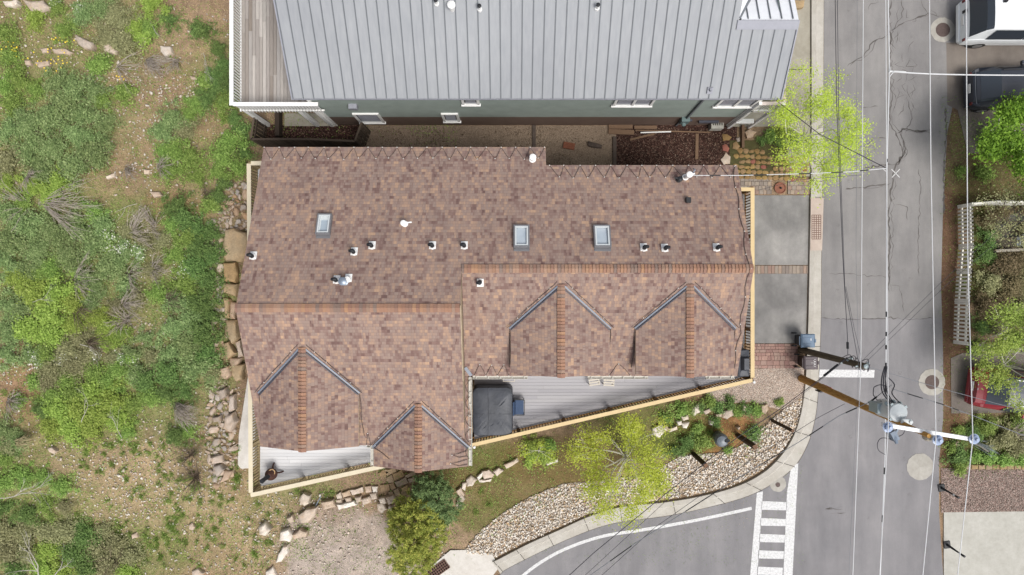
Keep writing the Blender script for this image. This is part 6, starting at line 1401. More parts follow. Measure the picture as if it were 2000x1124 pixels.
# pale boulders around the lower yard
for px, h, lab in [
 ([(583, 974), (592, 964), (604, 970), (603, 985), (594, 990), (584, 985)], .4, 'pale upright boulder by the metal stake'), ([(580, 1010), (596, 996), (618, 992), (616, 1006), (600, 1024), (585, 1025)], .35, 'broad two toned boulder below the metal stake'),
 ([(557, 1014), (570, 1007), (574, 1018), (566, 1025)], .3, 'small yellowish boulder left of the two toned one'), ([(502, 1032), (516, 1023), (528, 1036), (518, 1048), (504, 1046)], .4, 'rounded cream boulder standing alone in the grass'),
 ([(547, 1040), (562, 1035), (570, 1048), (565, 1061), (545, 1058)], .35, 'cream boulder at the edge of the dusty pad'), ([(568, 1046), (585, 1034), (598, 1040), (598, 1050), (572, 1058)], .3, 'long cream boulder touching its neighbour at the dusty pad'),
 ([(540, 1090), (553, 1068), (562, 1066), (560, 1082), (548, 1100), (536, 1102)], .22, 'slanting flat pale stone left of the dusty pad'), ([(518, 1118), (532, 1108), (544, 1130), (516, 1135)], .2, 'flat pale stone cut by the bottom edge'),
 ([(626, 982), (650, 978), (656, 992), (630, 998)], .3, 'left pinkish boulder of the low retaining row'), ([(656, 985), (690, 980), (700, 988), (660, 998)], .3, 'long pale boulder of the low retaining row'), ([(655, 977), (666, 976), (670, 984), (658, 986)], .2, 'small pale stone behind the retaining row'),
 ([(672, 974), (684, 972), (690, 982), (676, 984)], .2, 'small white stone behind the retaining row'), ([(692, 972), (704, 970), (708, 980), (696, 984)], .25, 'white stone near the retaining row end'), ([(704, 976), (722, 970), (726, 982), (708, 988)], .25, 'tan stone at the end of the retaining row'),
 ([(736, 985), (748, 984), (756, 996), (744, 1004), (736, 998)], .35, 'reddish boulder below the flagstone patch'), ([(738, 975), (750, 973), (756, 984), (742, 988)], .3, 'blue grey stone above the reddish boulder'), ([(752, 972), (768, 968), (774, 982), (758, 988)], .3, 'pale tan stone beside the dark green conifer'), ([(758, 988), (768, 990), (766, 1004), (756, 1002)], .25, 'white stone beside the yellow conifer'),
 ([(720, 965), (734, 962), (738, 976), (724, 978)], .25, 'tan stone bridging flagstones and boulders'),
 ([(0, 0), (32, 0), (36, 8), (24, 13), (6, 10)], .25, 'pinkish slab in the very corner of the hillside'), ([(44, 0), (80, 0), (95, 12), (80, 22), (60, 24)], .3, 'largest pinkish boulder near the upper corner'), ([(140, 64), (155, 70), (180, 84), (182, 98), (165, 95), (148, 84)], .25, 'layered pinkish boulder on the upper hillside'),
 ([(197, 84), (212, 84), (228, 98), (224, 106), (202, 100)], .22, 'flat beige boulder right of the layered one'), ([(98, 95), (125, 94), (140, 102), (132, 108), (104, 104)], .18, 'long flat grey stone below the yellow flowers'), ([(76, 93), (92, 94), (95, 103), (80, 103)], .18, 'short grey stone left of the long flat one'),
 ([(62, 120), (94, 118), (98, 128), (74, 132)], .18, 'dark layered stone on the upper hillside'), ([(46, 118), (58, 118), (59, 127), (48, 127)], .16, 'small dark stone left of the layered one'), ([(0, 148), (20, 152), (22, 160), (0, 162)], .2, 'grey boulder at the left edge'), ([(310, 88), (332, 90), (336, 104), (322, 112), (312, 100)], .2, 'reddish layered boulder by the dry twigs'),
 ([(370, 148), (388, 151), (384, 157), (372, 155)], .15, 'flat white stone above the green bushes'), ([(288, 374), (310, 375), (318, 383), (300, 386)], .16, 'small white stone beside the fan of dry branches'), ([(205, 345), (222, 338), (224, 345), (208, 350)], .15, 'white stone on the bare patch'), ([(280, 330), (292, 332), (290, 341), (280, 340)], .15, 'pale stone on the right of the bare patch'),
 ([(90, 876), (100, 874), (110, 882), (104, 888), (94, 884)], .2, 'bright white stone on the lower hillside'), ([(367, 1026), (374, 1022), (381, 1030), (376, 1037), (368, 1035)], .2, 'round white stone low on the hillside'), ([(372, 1118), (386, 1112), (398, 1120), (390, 1130), (374, 1130)], .2, 'tan stone cut by the bottom edge'), ([(256, 1045), (266, 1040), (270, 1050), (258, 1054)], .12, 'chalky flat stone among the grass tufts')]:
    poly_rock('boulder', px, h, M_ROCKL, lab, 'boulder', inset=.05)
for i, (px, lab) in enumerate([([(1275, 838), (1290, 830), (1302, 838), (1290, 858), (1276, 852)], 'white speckled boulder at the right edge of the young aspen'), ([(1292, 834), (1304, 832), (1310, 842), (1298, 844)], 'small pinkish rock left of the orange one'), ([(1304, 838), (1322, 832), (1324, 840), (1308, 846)], 'long orange tan rock on the slope'),
    ([(1322, 824), (1332, 822), (1334, 830), (1324, 832)], 'small tan rock above the orange one'), ([(1330, 814), (1345, 810), (1347, 820), (1334, 823)], 'pinkish boulder midway along the deck rail'), ([(1348, 800), (1360, 792), (1368, 788), (1369, 806), (1358, 814), (1350, 808)], 'pointed white boulder above the grass clumps'), ([(1372, 804), (1390, 797), (1392, 803), (1378, 811)], 'flat pink stone right of the pointed boulder'),
    ([(1398, 810), (1410, 806), (1412, 816), (1400, 816)], 'small white rock of the pair by the clumps'), ([(1410, 806), (1432, 798), (1433, 812), (1420, 820), (1410, 816)], 'large white rock of the pair by the clumps'), ([(1386, 822), (1397, 822), (1393, 832), (1386, 831)], 'round cream stone below the pair'), ([(1487, 794), (1500, 790), (1504, 800), (1496, 810), (1488, 806)], 'round white boulder nearest the kerb corner'),
    ([(1440, 836), (1448, 834), (1444, 842)], 'small white chip beside the middle post'), ([(1332, 828), (1348, 825), (1342, 838), (1334, 836)], 'pale rock behind the orange one'), ([(1065, 900), (1088, 898), (1090, 904), (1068, 910)], 'flat pinkish stone below the small sapling'), ([(1452, 792), (1462, 796), (1458, 806), (1450, 802)], 'tan rock hidden in the grass clumps'), ([(1236, 936), (1246, 934), (1248, 940), (1238, 942)], 'orange stone at the rim of the river stones')]):
    poly_rock('boulder', px, .22+.02*(i % 3), M_ROCKL, lab, 'boulder', inset=.05)
for i, (px, lab) in enumerate([([(890, 985), (893, 975), (903, 965), (908, 975), (903, 990), (893, 996)], 'lowest stone of the garden edging beside the conifer'), ([(890, 960), (900, 952), (908, 968), (900, 978)], 'upright stone second up the garden edging'), ([(903, 944), (912, 943), (908, 960), (901, 955)], 'thin stone at the bend of the garden edging'),
    ([(910, 938), (920, 930), (931, 937), (922, 950), (912, 952)], 'rounded stone above the bend of the edging'), ([(930, 932), (942, 922), (943, 932), (934, 940)], 'small tan stone of the edging near the gable'), ([(940, 922), (955, 918), (965, 928), (962, 934), (945, 938)], 'grey tan stone midway up the edging'),
    ([(962, 922), (974, 914), (985, 920), (970, 932)], 'pale stone right of the gable corner'), ([(983, 908), (1010, 896), (1013, 903), (990, 917)], 'longest pale stone at the top of the edging'), ([(933, 938), (960, 936), (958, 942), (936, 944)], 'flat stone on the lower side of the edging')]):
    poly_rock('edging_stone', px, .2, M_ROCKL, lab, 'edging stone', inset=.045)
# flagstones left of the conifer
for i, px in enumerate([[(738, 925), (748, 918), (760, 922), (752, 932), (742, 932)], [(750, 918), (772, 915), (774, 922), (756, 930)], [(766, 926), (785, 918), (790, 930), (770, 940)], [(754, 934), (765, 928), (770, 942), (758, 944)], [(790, 930), (808, 920), (812, 928), (796, 934)], [(770, 942), (792, 932), (797, 944), (776, 952)],
    [(742, 948), (760, 946), (762, 958), (744, 962)], [(760, 946), (768, 942), (774, 954), (764, 958)], [(768, 958), (778, 954), (782, 966), (772, 970)], [(758, 962), (766, 960), (772, 970), (760, 972)], [(783, 954), (795, 948), (798, 958), (786, 962)], [(796, 936), (810, 932), (812, 940), (800, 944)]]):
    poly_rock('flagstone', px, .10, M_FLAG, ['cracked flagstone at the deck corner', 'long flagstone under the gable eave', 'large pinkish flagstone in the middle of the patch', 'small square flagstone beside the large pinkish one', 'flagstone tucked under the gable ridge', 'bright orange flagstone of the patch', 'tan flagstone at the lower left of the patch', 'flagstone left of the orange one', 'flagstone below the orange one', 'lowest small flagstone of the patch', 'flagstone at the edge of the conifer', 'flagstone half under the conifer'][i], 'flagstone', inset=.02)
for i, px in enumerate([[(656, 968), (665, 962), (668, 974), (658, 975)], [(667, 964), (682, 958), (686, 968), (670, 972)], [(683, 958), (708, 952), (710, 962), (688, 968)], [(712, 952), (724, 950), (726, 962), (714, 963)], [(726, 951), (738, 951), (736, 963), (728, 962)]]):
    poly_rock('step_stone', px, .16, M_ROCKL, ['leftmost block of the cut stone row', 'second block of the cut stone row', 'longest block of the cut stone row', 'short block right of the longest', 'last block of the cut stone row'][i], 'stone block', inset=.03)
mb = MB(); a = G(612, 998, .05); b = G(633, 962, .5); mb.tube([a, b], .025, 6); tag(mb.build('metal_stake', M_GREYPIPE), 'thin grey metal stake leaning by the two toned boulder', 'stake')
# big irregular stones in the mulch and the cobbled path
for px, h, m, lab in [([(1411, 262), (1420, 262), (1430, 268), (1425, 274), (1412, 276)], .08, M_COB, 'orange tan stepping stone nearest the utility box'), ([(1411, 284), (1418, 281), (1425, 290), (1422, 297), (1412, 294)], .08, M_COBR, 'red stepping stone on the bark mulch'), ([(1432, 280), (1438, 276), (1446, 286), (1440, 293), (1431, 290)], .08, M_COB, 'yellow tan stepping stone right of the red one'),
    ([(1408, 312), (1418, 298), (1427, 306), (1426, 320), (1414, 322)], .08, M_ROCKW, 'greenish stepping stone at the roof edge'), ([(1438, 270), (1445, 268), (1446, 276), (1440, 278)], .06, M_ROCKW, 'small grey stone behind the edging board'), ([(1455, 258), (1465, 252), (1478, 258), (1470, 268), (1460, 270)], .2, M_ROCKW, 'grey angular boulder below the balcony'),
    ([(1548, 0), (1572, 0), (1570, 14), (1550, 18)], .3, M_SLABR, 'tan boulder at the top of the concrete walk')]:
    poly_rock('stepping_stone' if h < .1 else 'boulder', px, h, m, lab, 'stone', inset=.03)
rc = random.Random(12); gp = PX([(1425, 275), (1583, 275), (1583, 346), (1425, 346)]); MB().sheet(gp, .02).build('path_bed', m_plain('mossy_soil', S(96, 92, 58), .95, .25, 6, bump=.5), kind='structure')
row = 0; y = 291
while y < 345:
    x = 1430+rc.uniform(0, 4) if y > 300 else 1440
    while x < 1572:
        w = rc.uniform(9.5, 12.5); red = rc.random() < .08
        if not (y < 300 and x > 1492) and rc.random() < .96:
            p = P(x+w/2, y+4.5+(x-1440)*.05+rc.uniform(-1, 1), .03); o = link('cobble', rockm(M_COBR if red else M_COB, rc.randrange(6))); o.location = p; o.scale = (w/F*H*1.2, .30*rc.uniform(.85, 1.05), .14); o.rotation_euler = (0, 0, rc.uniform(-.2, .2))
            rn = ['top', 'second', 'third', 'fourth', 'fifth', 'sixth'][min(row, 5)]; where = 'nearest the house' if x < 1480 else ('in the middle' if x < 1530 else 'nearest the kerb')
            lab = f'{"red" if red else "tan"} cobble in the {rn} row of the path, {where}'; tag(o, lab, 'cobble', 'cobbles: '+lab)
        x += w
    y += 10; row += 1
# stone edge of the lower right bed
rc = random.Random(5)
for i, x in enumerate(range(1884, 2030, 14)):
    poly_rock('edging_stone', [(x, 908+rc.uniform(-1, 1)), (x+13, 908), (x+13, 917), (x, 918)], .18, M_FLAG, ['corner', 'second', 'third', 'fourth', 'fifth', 'sixth', 'seventh', 'eighth', 'ninth', 'tenth', 'eleventh'][i]+' stone of the edging above the pink gravel, counted from the road', 'edging stone', inset=.03)
for px, lab in [([(1866, 866), (1873, 862), (1876, 872), (1868, 876)], 'small tan rock in the green bed by the road'), ([(1869, 882), (1877, 880), (1880, 892), (1872, 895)], 'pale rock below the small tan one'), ([(1874, 898), (1881, 896), (1886, 906), (1878, 908)], 'rock at the corner of the stone edging')]: poly_rock('edging_stone', px, .2, M_ROCKL, lab, 'edging stone', inset=.03)

# ------------------------------------------------------------------ foliage
def leafpal(*c): return [S(*[v*.88+.12*(sum(x)/3)+14 for v in x], k=KALB*1.65) for x in c]
LM = {'sage': m_leaf('sage_leaf', leafpal((70, 90, 50), (100, 124, 68), (134, 156, 92), (172, 186, 130))), 'lime': m_leaf('lime_leaf', leafpal((88, 110, 38), (120, 144, 52), (146, 168, 68), (174, 190, 100))),
      'deep': m_leaf('deep_leaf', leafpal((46, 68, 30), (76, 104, 46), (108, 138, 66), (140, 166, 92))), 'mid': m_leaf('mid_leaf', leafpal((68, 90, 36), (100, 130, 50), (134, 162, 72), (170, 192, 106))),
      'olive': m_leaf('olive_leaf', leafpal((84, 86, 54), (116, 116, 74), (146, 146, 100), (182, 176, 132))), 'brown': m_leaf('brown_leaf', leafpal((66, 56, 36), (94, 84, 54), (118, 104, 72), (150, 132, 100)))}
LM['aspen'] = m_leaf('aspen_leaf', leafpal((128, 148, 34), (160, 180, 46), (184, 204, 66), (206, 218, 104)), .45)
LM['maple'] = m_leaf('maple_leaf', leafpal((52, 88, 20), (84, 126, 28), (112, 156, 38), (140, 184, 60)), .4)
LM['conifer'] = m_leaf('conifer_leaf', leafpal((54, 72, 40), (76, 98, 52), (98, 122, 66), (128, 148, 88)), .2)
LM['gold'] = m_leaf('gold_leaf', leafpal((84, 98, 34), (116, 130, 44), (148, 154, 56), (190, 176, 84)), .25)
M_TWIG = m_plain('twig', S(128, 112, 96), .9, .2); M_TWIGG = m_plain('dry_twig', S(196, 184, 172), .9, .15); M_BARK = m_plain('aspen_bark', S(236, 232, 216), .8, .15, 12); M_BARKD = m_plain('brown_bark', S(112, 96, 80), .9, .2, 8)
M_DEADW = m_plain('bleached_wood', S(206, 200, 190), .8, .1); M_FLOW = m_plain('white_petal', (.75, .75, .66, 1), .7); M_YEL = None
def shrub_mesh(seed, r, n, ls, flat=.55, flowers=0, lm=None):
    g = np.random.default_rng(seed); k = int(14+46*r*r); a = g.uniform(0, 2*PI, k); d = np.minimum(np.abs(g.normal(0, .52, k)), 1.15)*r; e = g.uniform(.75, 1.0)
    th = g.uniform(0, PI); cc = np.stack([d*np.cos(a), d*np.sin(a)*e, np.clip(1-(d/(1.2*r))**2, .08, 1)*r*flat*g.uniform(.6, 1.1, k)+.08], -1); cr = g.uniform(.10, .24, k)*min(1, .5+r*.6)
    w = g.integers(0, k, n); v = g.normal(0, .62, (n, 3))*cr[w][:, None]; v[:, 2] *= .6
    pos = cc[w]+v; lo_ = g.random(n) < .16; pos[lo_, :2] *= 1.25; pos[lo_, 2] = g.random(lo_.sum())*.15; pos[:, 2] = np.maximum(pos[:, 2], .02+g.random(n)*.05)
    s = ls*g.uniform(.5, 1.4, n); V, Fc = scatter(LEAF_V, LEAF_F, pos, np.stack([s*1.25, s*1.0, s], -1), rrot(n, .62, g))
    mi = (g.random(n) < flowers).astype(int) if flowers else np.zeros(n, int)
    return np_mesh('foliage', V, Fc, [lm, M_FLOW], mi=mi)
def stem_mesh(seed, r, n, flat=.55, mat=None, up=.5):
    rd_ = random.Random(seed); mb = MB()
    for i in range(n):
        a = rd_.uniform(0, 2*PI); L = r*rd_.uniform(.5, 1.0); h = r*flat*rd_.uniform(.4, 1.0)*(1.3 if up > .5 else 1); p = [Vector((0, 0, 0)), Vector((math.cos(a)*L*.4, math.sin(a)*L*.4, h*.6)), Vector((math.cos(a+.15)*L*.75, math.sin(a+.15)*L*.75, h*.95)), Vector((math.cos(a+rd_.uniform(-.2, .4))*L, math.sin(a+.3)*L, h))]
        w = rd_.uniform(.008, .014); mb.tube(p, [w, w*.8, w*.5, w*.2], 4, cap=False)
    vs = np.array(mb.v); me = bpy.data.meshes.new('stems'); me.from_pydata(mb.v, [], mb.f); me.materials.append(mat or M_TWIG); return me
SM = {}
def shrub(px, py, rpx, kind, label, group='shrubs on the hillside', fl=0, gz=True, flat=.55, dense=1.0, name='shrub', cat='shrub', ry=1.0, zoff=0):
    p = G(px, py) if gz else P(px, py); r = rpx/F*(H-p.z-.2); cls = .35 if r < .5 else (.7 if r < 1.0 else 1.2); v = int(px*3+py) % 3; key = (kind, cls, v, fl > 0, dense, flat)
    if key not in SM:
        ls = .056 if kind not in ('lime', 'maple') else .064
        SM[key] = (shrub_mesh(int(cls*100)+v*13+len(kind), cls, int((1000 if cls < .5 else 2900 if cls < 1 else 7500)*dense), ls, flat, fl, LM[kind]), stem_mesh(v+int(cls*10), cls, int(8+cls*10), flat))
    o = thing(name, p+Vector((0, 0, zoff)), label, cat, group, 0); k = r/cls; o.rotation_euler = (0, 0, (px*7+py*3) % 6.28); o.scale = (k, k*ry, min(k, 1.2))
    f = link('foliage', SM[key][0], o); s = link('stem', SM[key][1], o)
    return o
LAND = [((75, 10), 'the largest upper corner boulder'), ((165, 85), 'the layered pinkish boulder'), ((80, 125), 'the dark layered stone'), ((280, 110), 'the grey dry twigs near the top'), ((425, 60), 'the bare earth by the deck'), ((450, 170), 'the middle of the white deck rail'), ((470, 235), 'the corner of the white deck'),
    ((470, 330), 'the upper end of the rubble wall'), ((350, 320), 'the bare middle of the slope'), ((230, 340), 'the bare patch with white stones'), ((30, 250), 'the upper left edge'), ((150, 400), 'the fan of dry branches'), ((310, 430), 'the bleached branch clump'), ((220, 480), 'the white flowers'), ((410, 470), 'the top of the stained slab'), ((30, 450), 'the middle left edge'),
    ((100, 570), 'the bluish branch in the bright bushes'), ((250, 620), 'the grey dead bush'), ((410, 600), 'the ridge end of the roof'), ((210, 690), 'the fallen dark branch'), ((30, 740), 'the sandy patch at the left edge'), ((390, 700), 'the lower shrubs beside the wall'), ((180, 800), 'the wispy sapling branches'), ((385, 790), 'the brush fan above the wall'), ((30, 860), 'the pale grass clump'), ((330, 860), 'the stony patch of the lower slope'),
    ((40, 970), 'the bare white branches at the left edge'), ((110, 1080), 'the pale dead shrub at the bottom'), ((260, 1060), 'the bottom of the grassy slope'), ((400, 1000), 'the grass tufts near the deck corner'), ((520, 1040), 'the lone cream boulder'), ((570, 970), 'the corner of the pale deck')]
KN = {'sage': 'dusty sage green', 'lime': 'bright lime green', 'deep': 'deep green', 'mid': 'fresh green', 'olive': 'dull olive', 'brown': 'brownish'}
def hs(px, py, r, kind, fl=0, **k):
    lm = sorted(LAND, key=lambda t: (t[0][0]-px)**2+(t[0][1]-py)**2)[0]; dx, dy = px-lm[0][0], py-lm[0][1]
    d = 'by' if math.hypot(dx, dy) < 16 else ('right of' if dx > abs(dy) else 'left of' if -dx > abs(dy) else 'below' if dy > 0 else 'above')
    sz = 'small' if r < 24 else ('broad' if r > 38 else 'medium'); w = ' with white flowers' if fl > 0 else ''
    lab = f'{sz} {KN[kind]} shrub{w} {d} {lm[1]}'; return shrub(px, py, r, kind, lab, 'hillside shrubs: '+lab, fl, **k)
HS = """15 70 28 mid|25 120 26 mid|75 38 22 lime|115 20 20 mid|130 62 24 mid|165 35 24 sage|200 20 26 sage|235 40 40 olive|250 85 36 olive|210 75 26 olive|290 60 26 mid|300 12 26 lime|270 60 24 lime|335 42 20 deep|285 78 18 lime
12 170 28 mid|45 160 26 mid|30 205 26 mid|70 180 20 mid|120 165 28 sage|150 175 34 sage|135 205 36 sage|190 180 26 sage|205 195 22 mid|170 225 34 sage|210 245 26 sage|100 235 38 sage|60 250 40 sage|25 255 28 sage|160 265 40 sage|110 290 40 sage|60 300 36 sage|190 305 34 sage|150 325 36 sage|25 320 32 olive|90 335 30 sage
250 185 18 mid|245 175 14 mid|205 128 18 mid|185 135 16 mid|340 238 30 sage|320 260 24 sage|365 255 26 olive|350 300 30 mid|375 310 28 mid|335 335 26 mid|320 300 20 mid|400 62 16 deep|385 62 14 deep|430 100 20 deep|440 130 20 deep|425 155 22 deep|400 165 18 mid|445 170 22 deep|410 195 26 deep|440 205 26 mid|385 205 20 mid|460 235 20 deep|370 225 20 mid|475 255 18 deep|455 285 30 mid|480 300 22 deep|440 310 30 mid|465 330 24 mid|430 335 22 mid|390 350 20 mid
20 360 22 lime|75 365 24 lime|120 360 26 lime|100 385 20 lime|50 400 24 mid|20 415 30 sage|60 440 36 sage|110 455 40 sage|160 450 36 sage|30 470 34 sage|80 490 40 sage|140 500 40 sage|190 415 26 mid|205 440 28 sage|190 480 34 sage|20 510 32 sage|220 520 36 sage|60 530 30 sage|170 540 30 sage|110 525 30 mid|240 510 28 sage|255 455 22 olive|290 475 22 olive
350 405 28 deep|365 430 30 deep|390 450 26 deep|340 440 20 mid|395 485 28 deep|415 455 22 deep|320 470 22 olive|370 470 24 mid|385 520 32 deep|415 500 24 deep|350 500 24 mid|410 545 28 deep|370 560 32 mid|395 590 32 deep|350 590 28 sage|415 615 26 deep|375 625 34 sage|400 650 34 deep|345 640 28 sage|370 670 34 sage|410 690 28 deep|340 690 30 sage|385 720 36 sage|335 730 34 deep|300 700 24 olive|420 735 26 olive|290 745 30 deep|430 385 20 deep|415 400 18 mid|440 360 16 deep|310 570 24 mid|300 530 20 olive
45 545 26 lime|85 535 26 mid|80 575 36 lime|120 570 34 lime|50 605 30 sage|100 610 38 lime|145 590 26 lime|60 640 34 lime|105 650 34 lime|25 600 28 sage|25 650 26 sage|20 690 26 sage|150 635 24 lime|215 640 26 lime|195 620 22 lime|235 650 22 mid|215 670 22 lime|160 660 24 olive|140 680 30 olive|90 690 26 mid|65 690 24 sage|180 590 22 sage|190 560 20 sage|230 600 20 olive|270 580 18 olive|250 560 18 sage
170 700 26 olive|150 720 30 olive|110 720 30 olive|190 730 28 mid|215 745 26 mid|240 720 26 mid|260 690 24 sage|270 730 28 sage|135 745 26 mid|100 745 26 olive|225 700 20 olive|290 660 20 sage
110 770 28 mid|150 765 30 mid|185 765 34 lime|125 800 34 lime|160 800 36 lime|200 800 34 lime|110 830 28 lime|145 835 30 lime|185 835 30 lime|225 780 30 lime|235 815 28 lime|265 790 26 mid|300 775 26 mid|330 765 24 deep|365 765 22 deep|250 840 20 mid|90 800 22 deep|75 750 18 mid|345 850 24 deep|370 840 20 mid
15 840 26 sage|35 860 22 sage|20 870 24 olive|25 870 20 deep|40 785 14 mid|10 900 22 mid|15 940 28 mid|50 930 24 mid|85 930 20 mid|125 945 26 mid|10 990 26 deep|60 1000 26 deep|95 985 24 mid|20 1030 32 olive|60 1035 34 olive|100 1030 30 olive|20 1075 34 olive|60 1080 30 olive|135 1030 30 olive|170 1040 30 deep|150 1075 32 deep|195 1070 32 olive|230 1060 28 olive|100 1070 26 lime|40 1110 30 deep|90 1105 26 lime|130 1110 26 lime|175 1105 30 deep|220 1100 32 olive|265 1085 26 olive|255 1115 24 lime|130 985 20 olive|205 1030 20 olive"""
for ln_ in HS.split('\n'):
    for it in ln_.split('|'):
        a, b, c, k = it.split(); c = float(c)
        hs(float(a), float(b), c*1.12, k, flat=.34 if k in ('sage', 'olive', 'mid') else .42)
for a, b, c, k, f in ((214, 462, 18, 'mid', .25), (218, 485, 16, 'mid', .25), (245, 487, 16, 'sage', .2), (275, 492, 18, 'sage', .18), (362, 522, 26, 'mid', .10), (380, 540, 22, 'mid', .08), (130, 700, 26, 'olive', .12), (190, 690, 18, 'olive', .1), (262, 700, 16, 'mid', .1), (112, 12, 14, 'sage', .2), (160, 22, 14, 'sage', .14), (240, 700, 16, 'sage', .12), (70, 700, 18, 'sage', .08)):
    hs(a, b, c, k, f, flat=.35)
# garden shrubs by the road and the house
def gs(px, py, r, kind, lab, **k): return shrub(px, py, r, kind, lab, None, 0, **k)
for a in [(1400, 795, 16, 'deep', 'deep green clump left of the white rock pair'), (1425, 790, 14, 'deep', 'deep green clump above the white rock pair'), (1385, 785, 15, 'mid', 'fresh green clump nearest the deck rail'), (1455, 800, 14, 'deep', 'deep green clump below the gravel patch'), (1475, 800, 14, 'mid', 'fresh green clump beside the round white boulder'), (1437, 803, 12, 'mid', 'green clump touching the large white rock'), (1365, 795, 13, 'deep', 'dark clump touching the pointed boulder'), (1345, 800, 14, 'mid', 'fresh clump left of the pointed boulder'), (1470, 845, 17, 'deep', 'dark tuft right of the litter bin'),
          (1340, 862, 22, 'deep', 'dark tuft directly above the leftmost post'), (1370, 860, 18, 'mid', 'green tuft left of the litter bin'), (1318, 880, 15, 'deep', 'dark tuft at the edge of the river stones'), (1420, 880, 10, 'mid', 'little tuft below the litter bin'), (1520, 787, 10, 'mid', 'little weed on the pea gravel'), (1330, 800, 16, 'mid', 'weed clump under the deck rail'), (1300, 815, 14, 'mid', 'weed clump near the aspen'), (1395, 822, 14, 'deep', 'dark clump below the pointed boulder'), (1360, 835, 14, 'mid', 'clump below the pinkish boulder'), (1040, 870, 22, 'lime', 'lime sapling foliage under the deck rail'), (1062, 890, 20, 'lime', 'lime sapling foliage beside the flat pinkish stone'), (1035, 895, 14, 'lime', 'small lime sprout below the deck rail'), (1075, 870, 14, 'mid', 'green weed right of the sapling')]: gs(*a, flat=.6)
for a in [(1500, 268, 16, 'mid', 'green clump beside the grey boulder under the aspen'), (1525, 262, 16, 'lime', 'lime green clump under the aspen by the walk'), (1520, 280, 13, 'mid', 'small green clump above the cobbled path'), (1548, 275, 12, 'deep', 'dark clump at the edge of the walk under the aspen'), (1486, 276, 11, 'deep', 'dark little clump right of the edging board')]: gs(*a, flat=.6)
for a in [(1925, 270, 22, 'mid', 'low growth under the big green tree'), (1920, 345, 20, 'mid', 'patch of green on the brown bank'), (1875, 335, 12, 'mid', 'weed at the edge of the bank'), (1920, 430, 24, 'brown', 'brownish bush behind the top of the picket fence'), (1925, 465, 24, 'deep', 'dark bush behind the picket fence'), (1950, 420, 22, 'brown', 'brownish bush at the terrace corner'), (1920, 500, 22, 'deep', 'dark green bush beside the terrace wall'), (1950, 520, 34, 'brown', 'broad grey brown bush below the terrace wall'), (1985, 510, 28, 'brown', 'grey brown bush at the right edge'), (1925, 550, 30, 'olive', 'olive bush behind the leaning pickets'), (1965, 560, 36, 'brown', 'broad brown bush in the middle of the thicket'), (1920, 595, 28, 'brown', 'brown bush overhanging the lower pickets'), (1950, 610, 30, 'brown', 'brown bush above the lime tree'), (1990, 600, 30, 'olive', 'olive bush at the right edge'), (1910, 640, 22, 'deep', 'dark bush at the lower end of the pickets'), (1990, 450, 20, 'olive', 'thin olive bush overhanging the terrace'), (1995, 410, 22, 'brown', 'brownish bush over the cream fence'),
          (1990, 555, 26, 'olive', 'dull bush between the two right edge bushes'), (1935, 640, 24, 'olive', 'dull bush left of the lime tree'),
          (1870, 880, 16, 'deep', 'upper dark green plant at the road edge'), (1866, 895, 18, 'deep', 'middle dark green plant at the road edge'), (1868, 910, 17, 'mid', 'lowest dark green plant at the road edge'), (1855, 875, 12, 'mid', 'small plant nearest the road'), (1900, 890, 14, 'mid', 'low plant behind the stone edging corner'), (1925, 895, 18, 'mid', 'low plant in the middle of the edged bed'), (1955, 895, 18, 'mid', 'low plant under the willowy shrub'), (1985, 897, 16, 'mid', 'low plant at the right end of the edging'), (1895, 845, 22, 'deep', 'dark shrub below the dashed line'), (1920, 828, 26, 'mid', 'green shrub above the crossarm end'), (1950, 850, 34, 'olive', 'large willowy olive shrub'), (1985, 870, 32, 'olive', 'willowy olive shrub at the right edge'), (1980, 825, 26, 'mid', 'green shrub below the red wagon'), (1870, 838, 12, 'mid', 'little plant below the parking pad'),
          (1900, 680, 14, 'deep', 'weed at the end of the picket fence')]: gs(*a, flat=.65)

# ------------------------------------------------------------------ dry brush and dead branches
def brush(px, py, L, n, a0, a1, mat, label, h=.5, w=.015, curve=.25, cat='dead brush', name='dead_brush', forks=2):
    p = G(px, py, .03); r = random.Random(int(px+py*3)); mb = MB(); L = L/F*H
    for i in range(n):
        a = math.radians(r.uniform(a0, a1)); l = L*r.uniform(.45, 1.0); hh = h*r.uniform(.3, 1); c = r.uniform(-curve, curve); q = p+Vector((r.uniform(-.12, .12), r.uniform(-.12, .12), 0)); pts = [q.copy()]; k = 5
        for j in range(1, k+1): t = j/k; aa = a+c*t; q = q+Vector((math.cos(aa), -math.sin(aa), 0))*l/k; pts.append(Vector((q.x, q.y, max(p.z+hh*math.sin(t*1.7), hill(q.x, q.y)+.04))))
        mb.tube(pts, [w*(1-.15*j) for j in range(k+1)], 4, cap=False)
        for f in range(forks):
            j = r.randint(2, k-1); aa = a+r.uniform(-.7, .7); q = pts[j]; e = q+Vector((math.cos(aa)*l*.3, -math.sin(aa)*l*.3, .1)); mb.tube([q, q.lerp(e, .5)+Vector((0, 0, .04)), e], [w*.6, w*.4, w*.25], 3, cap=False)
    return tag(mb.build(name, mat), label, cat)
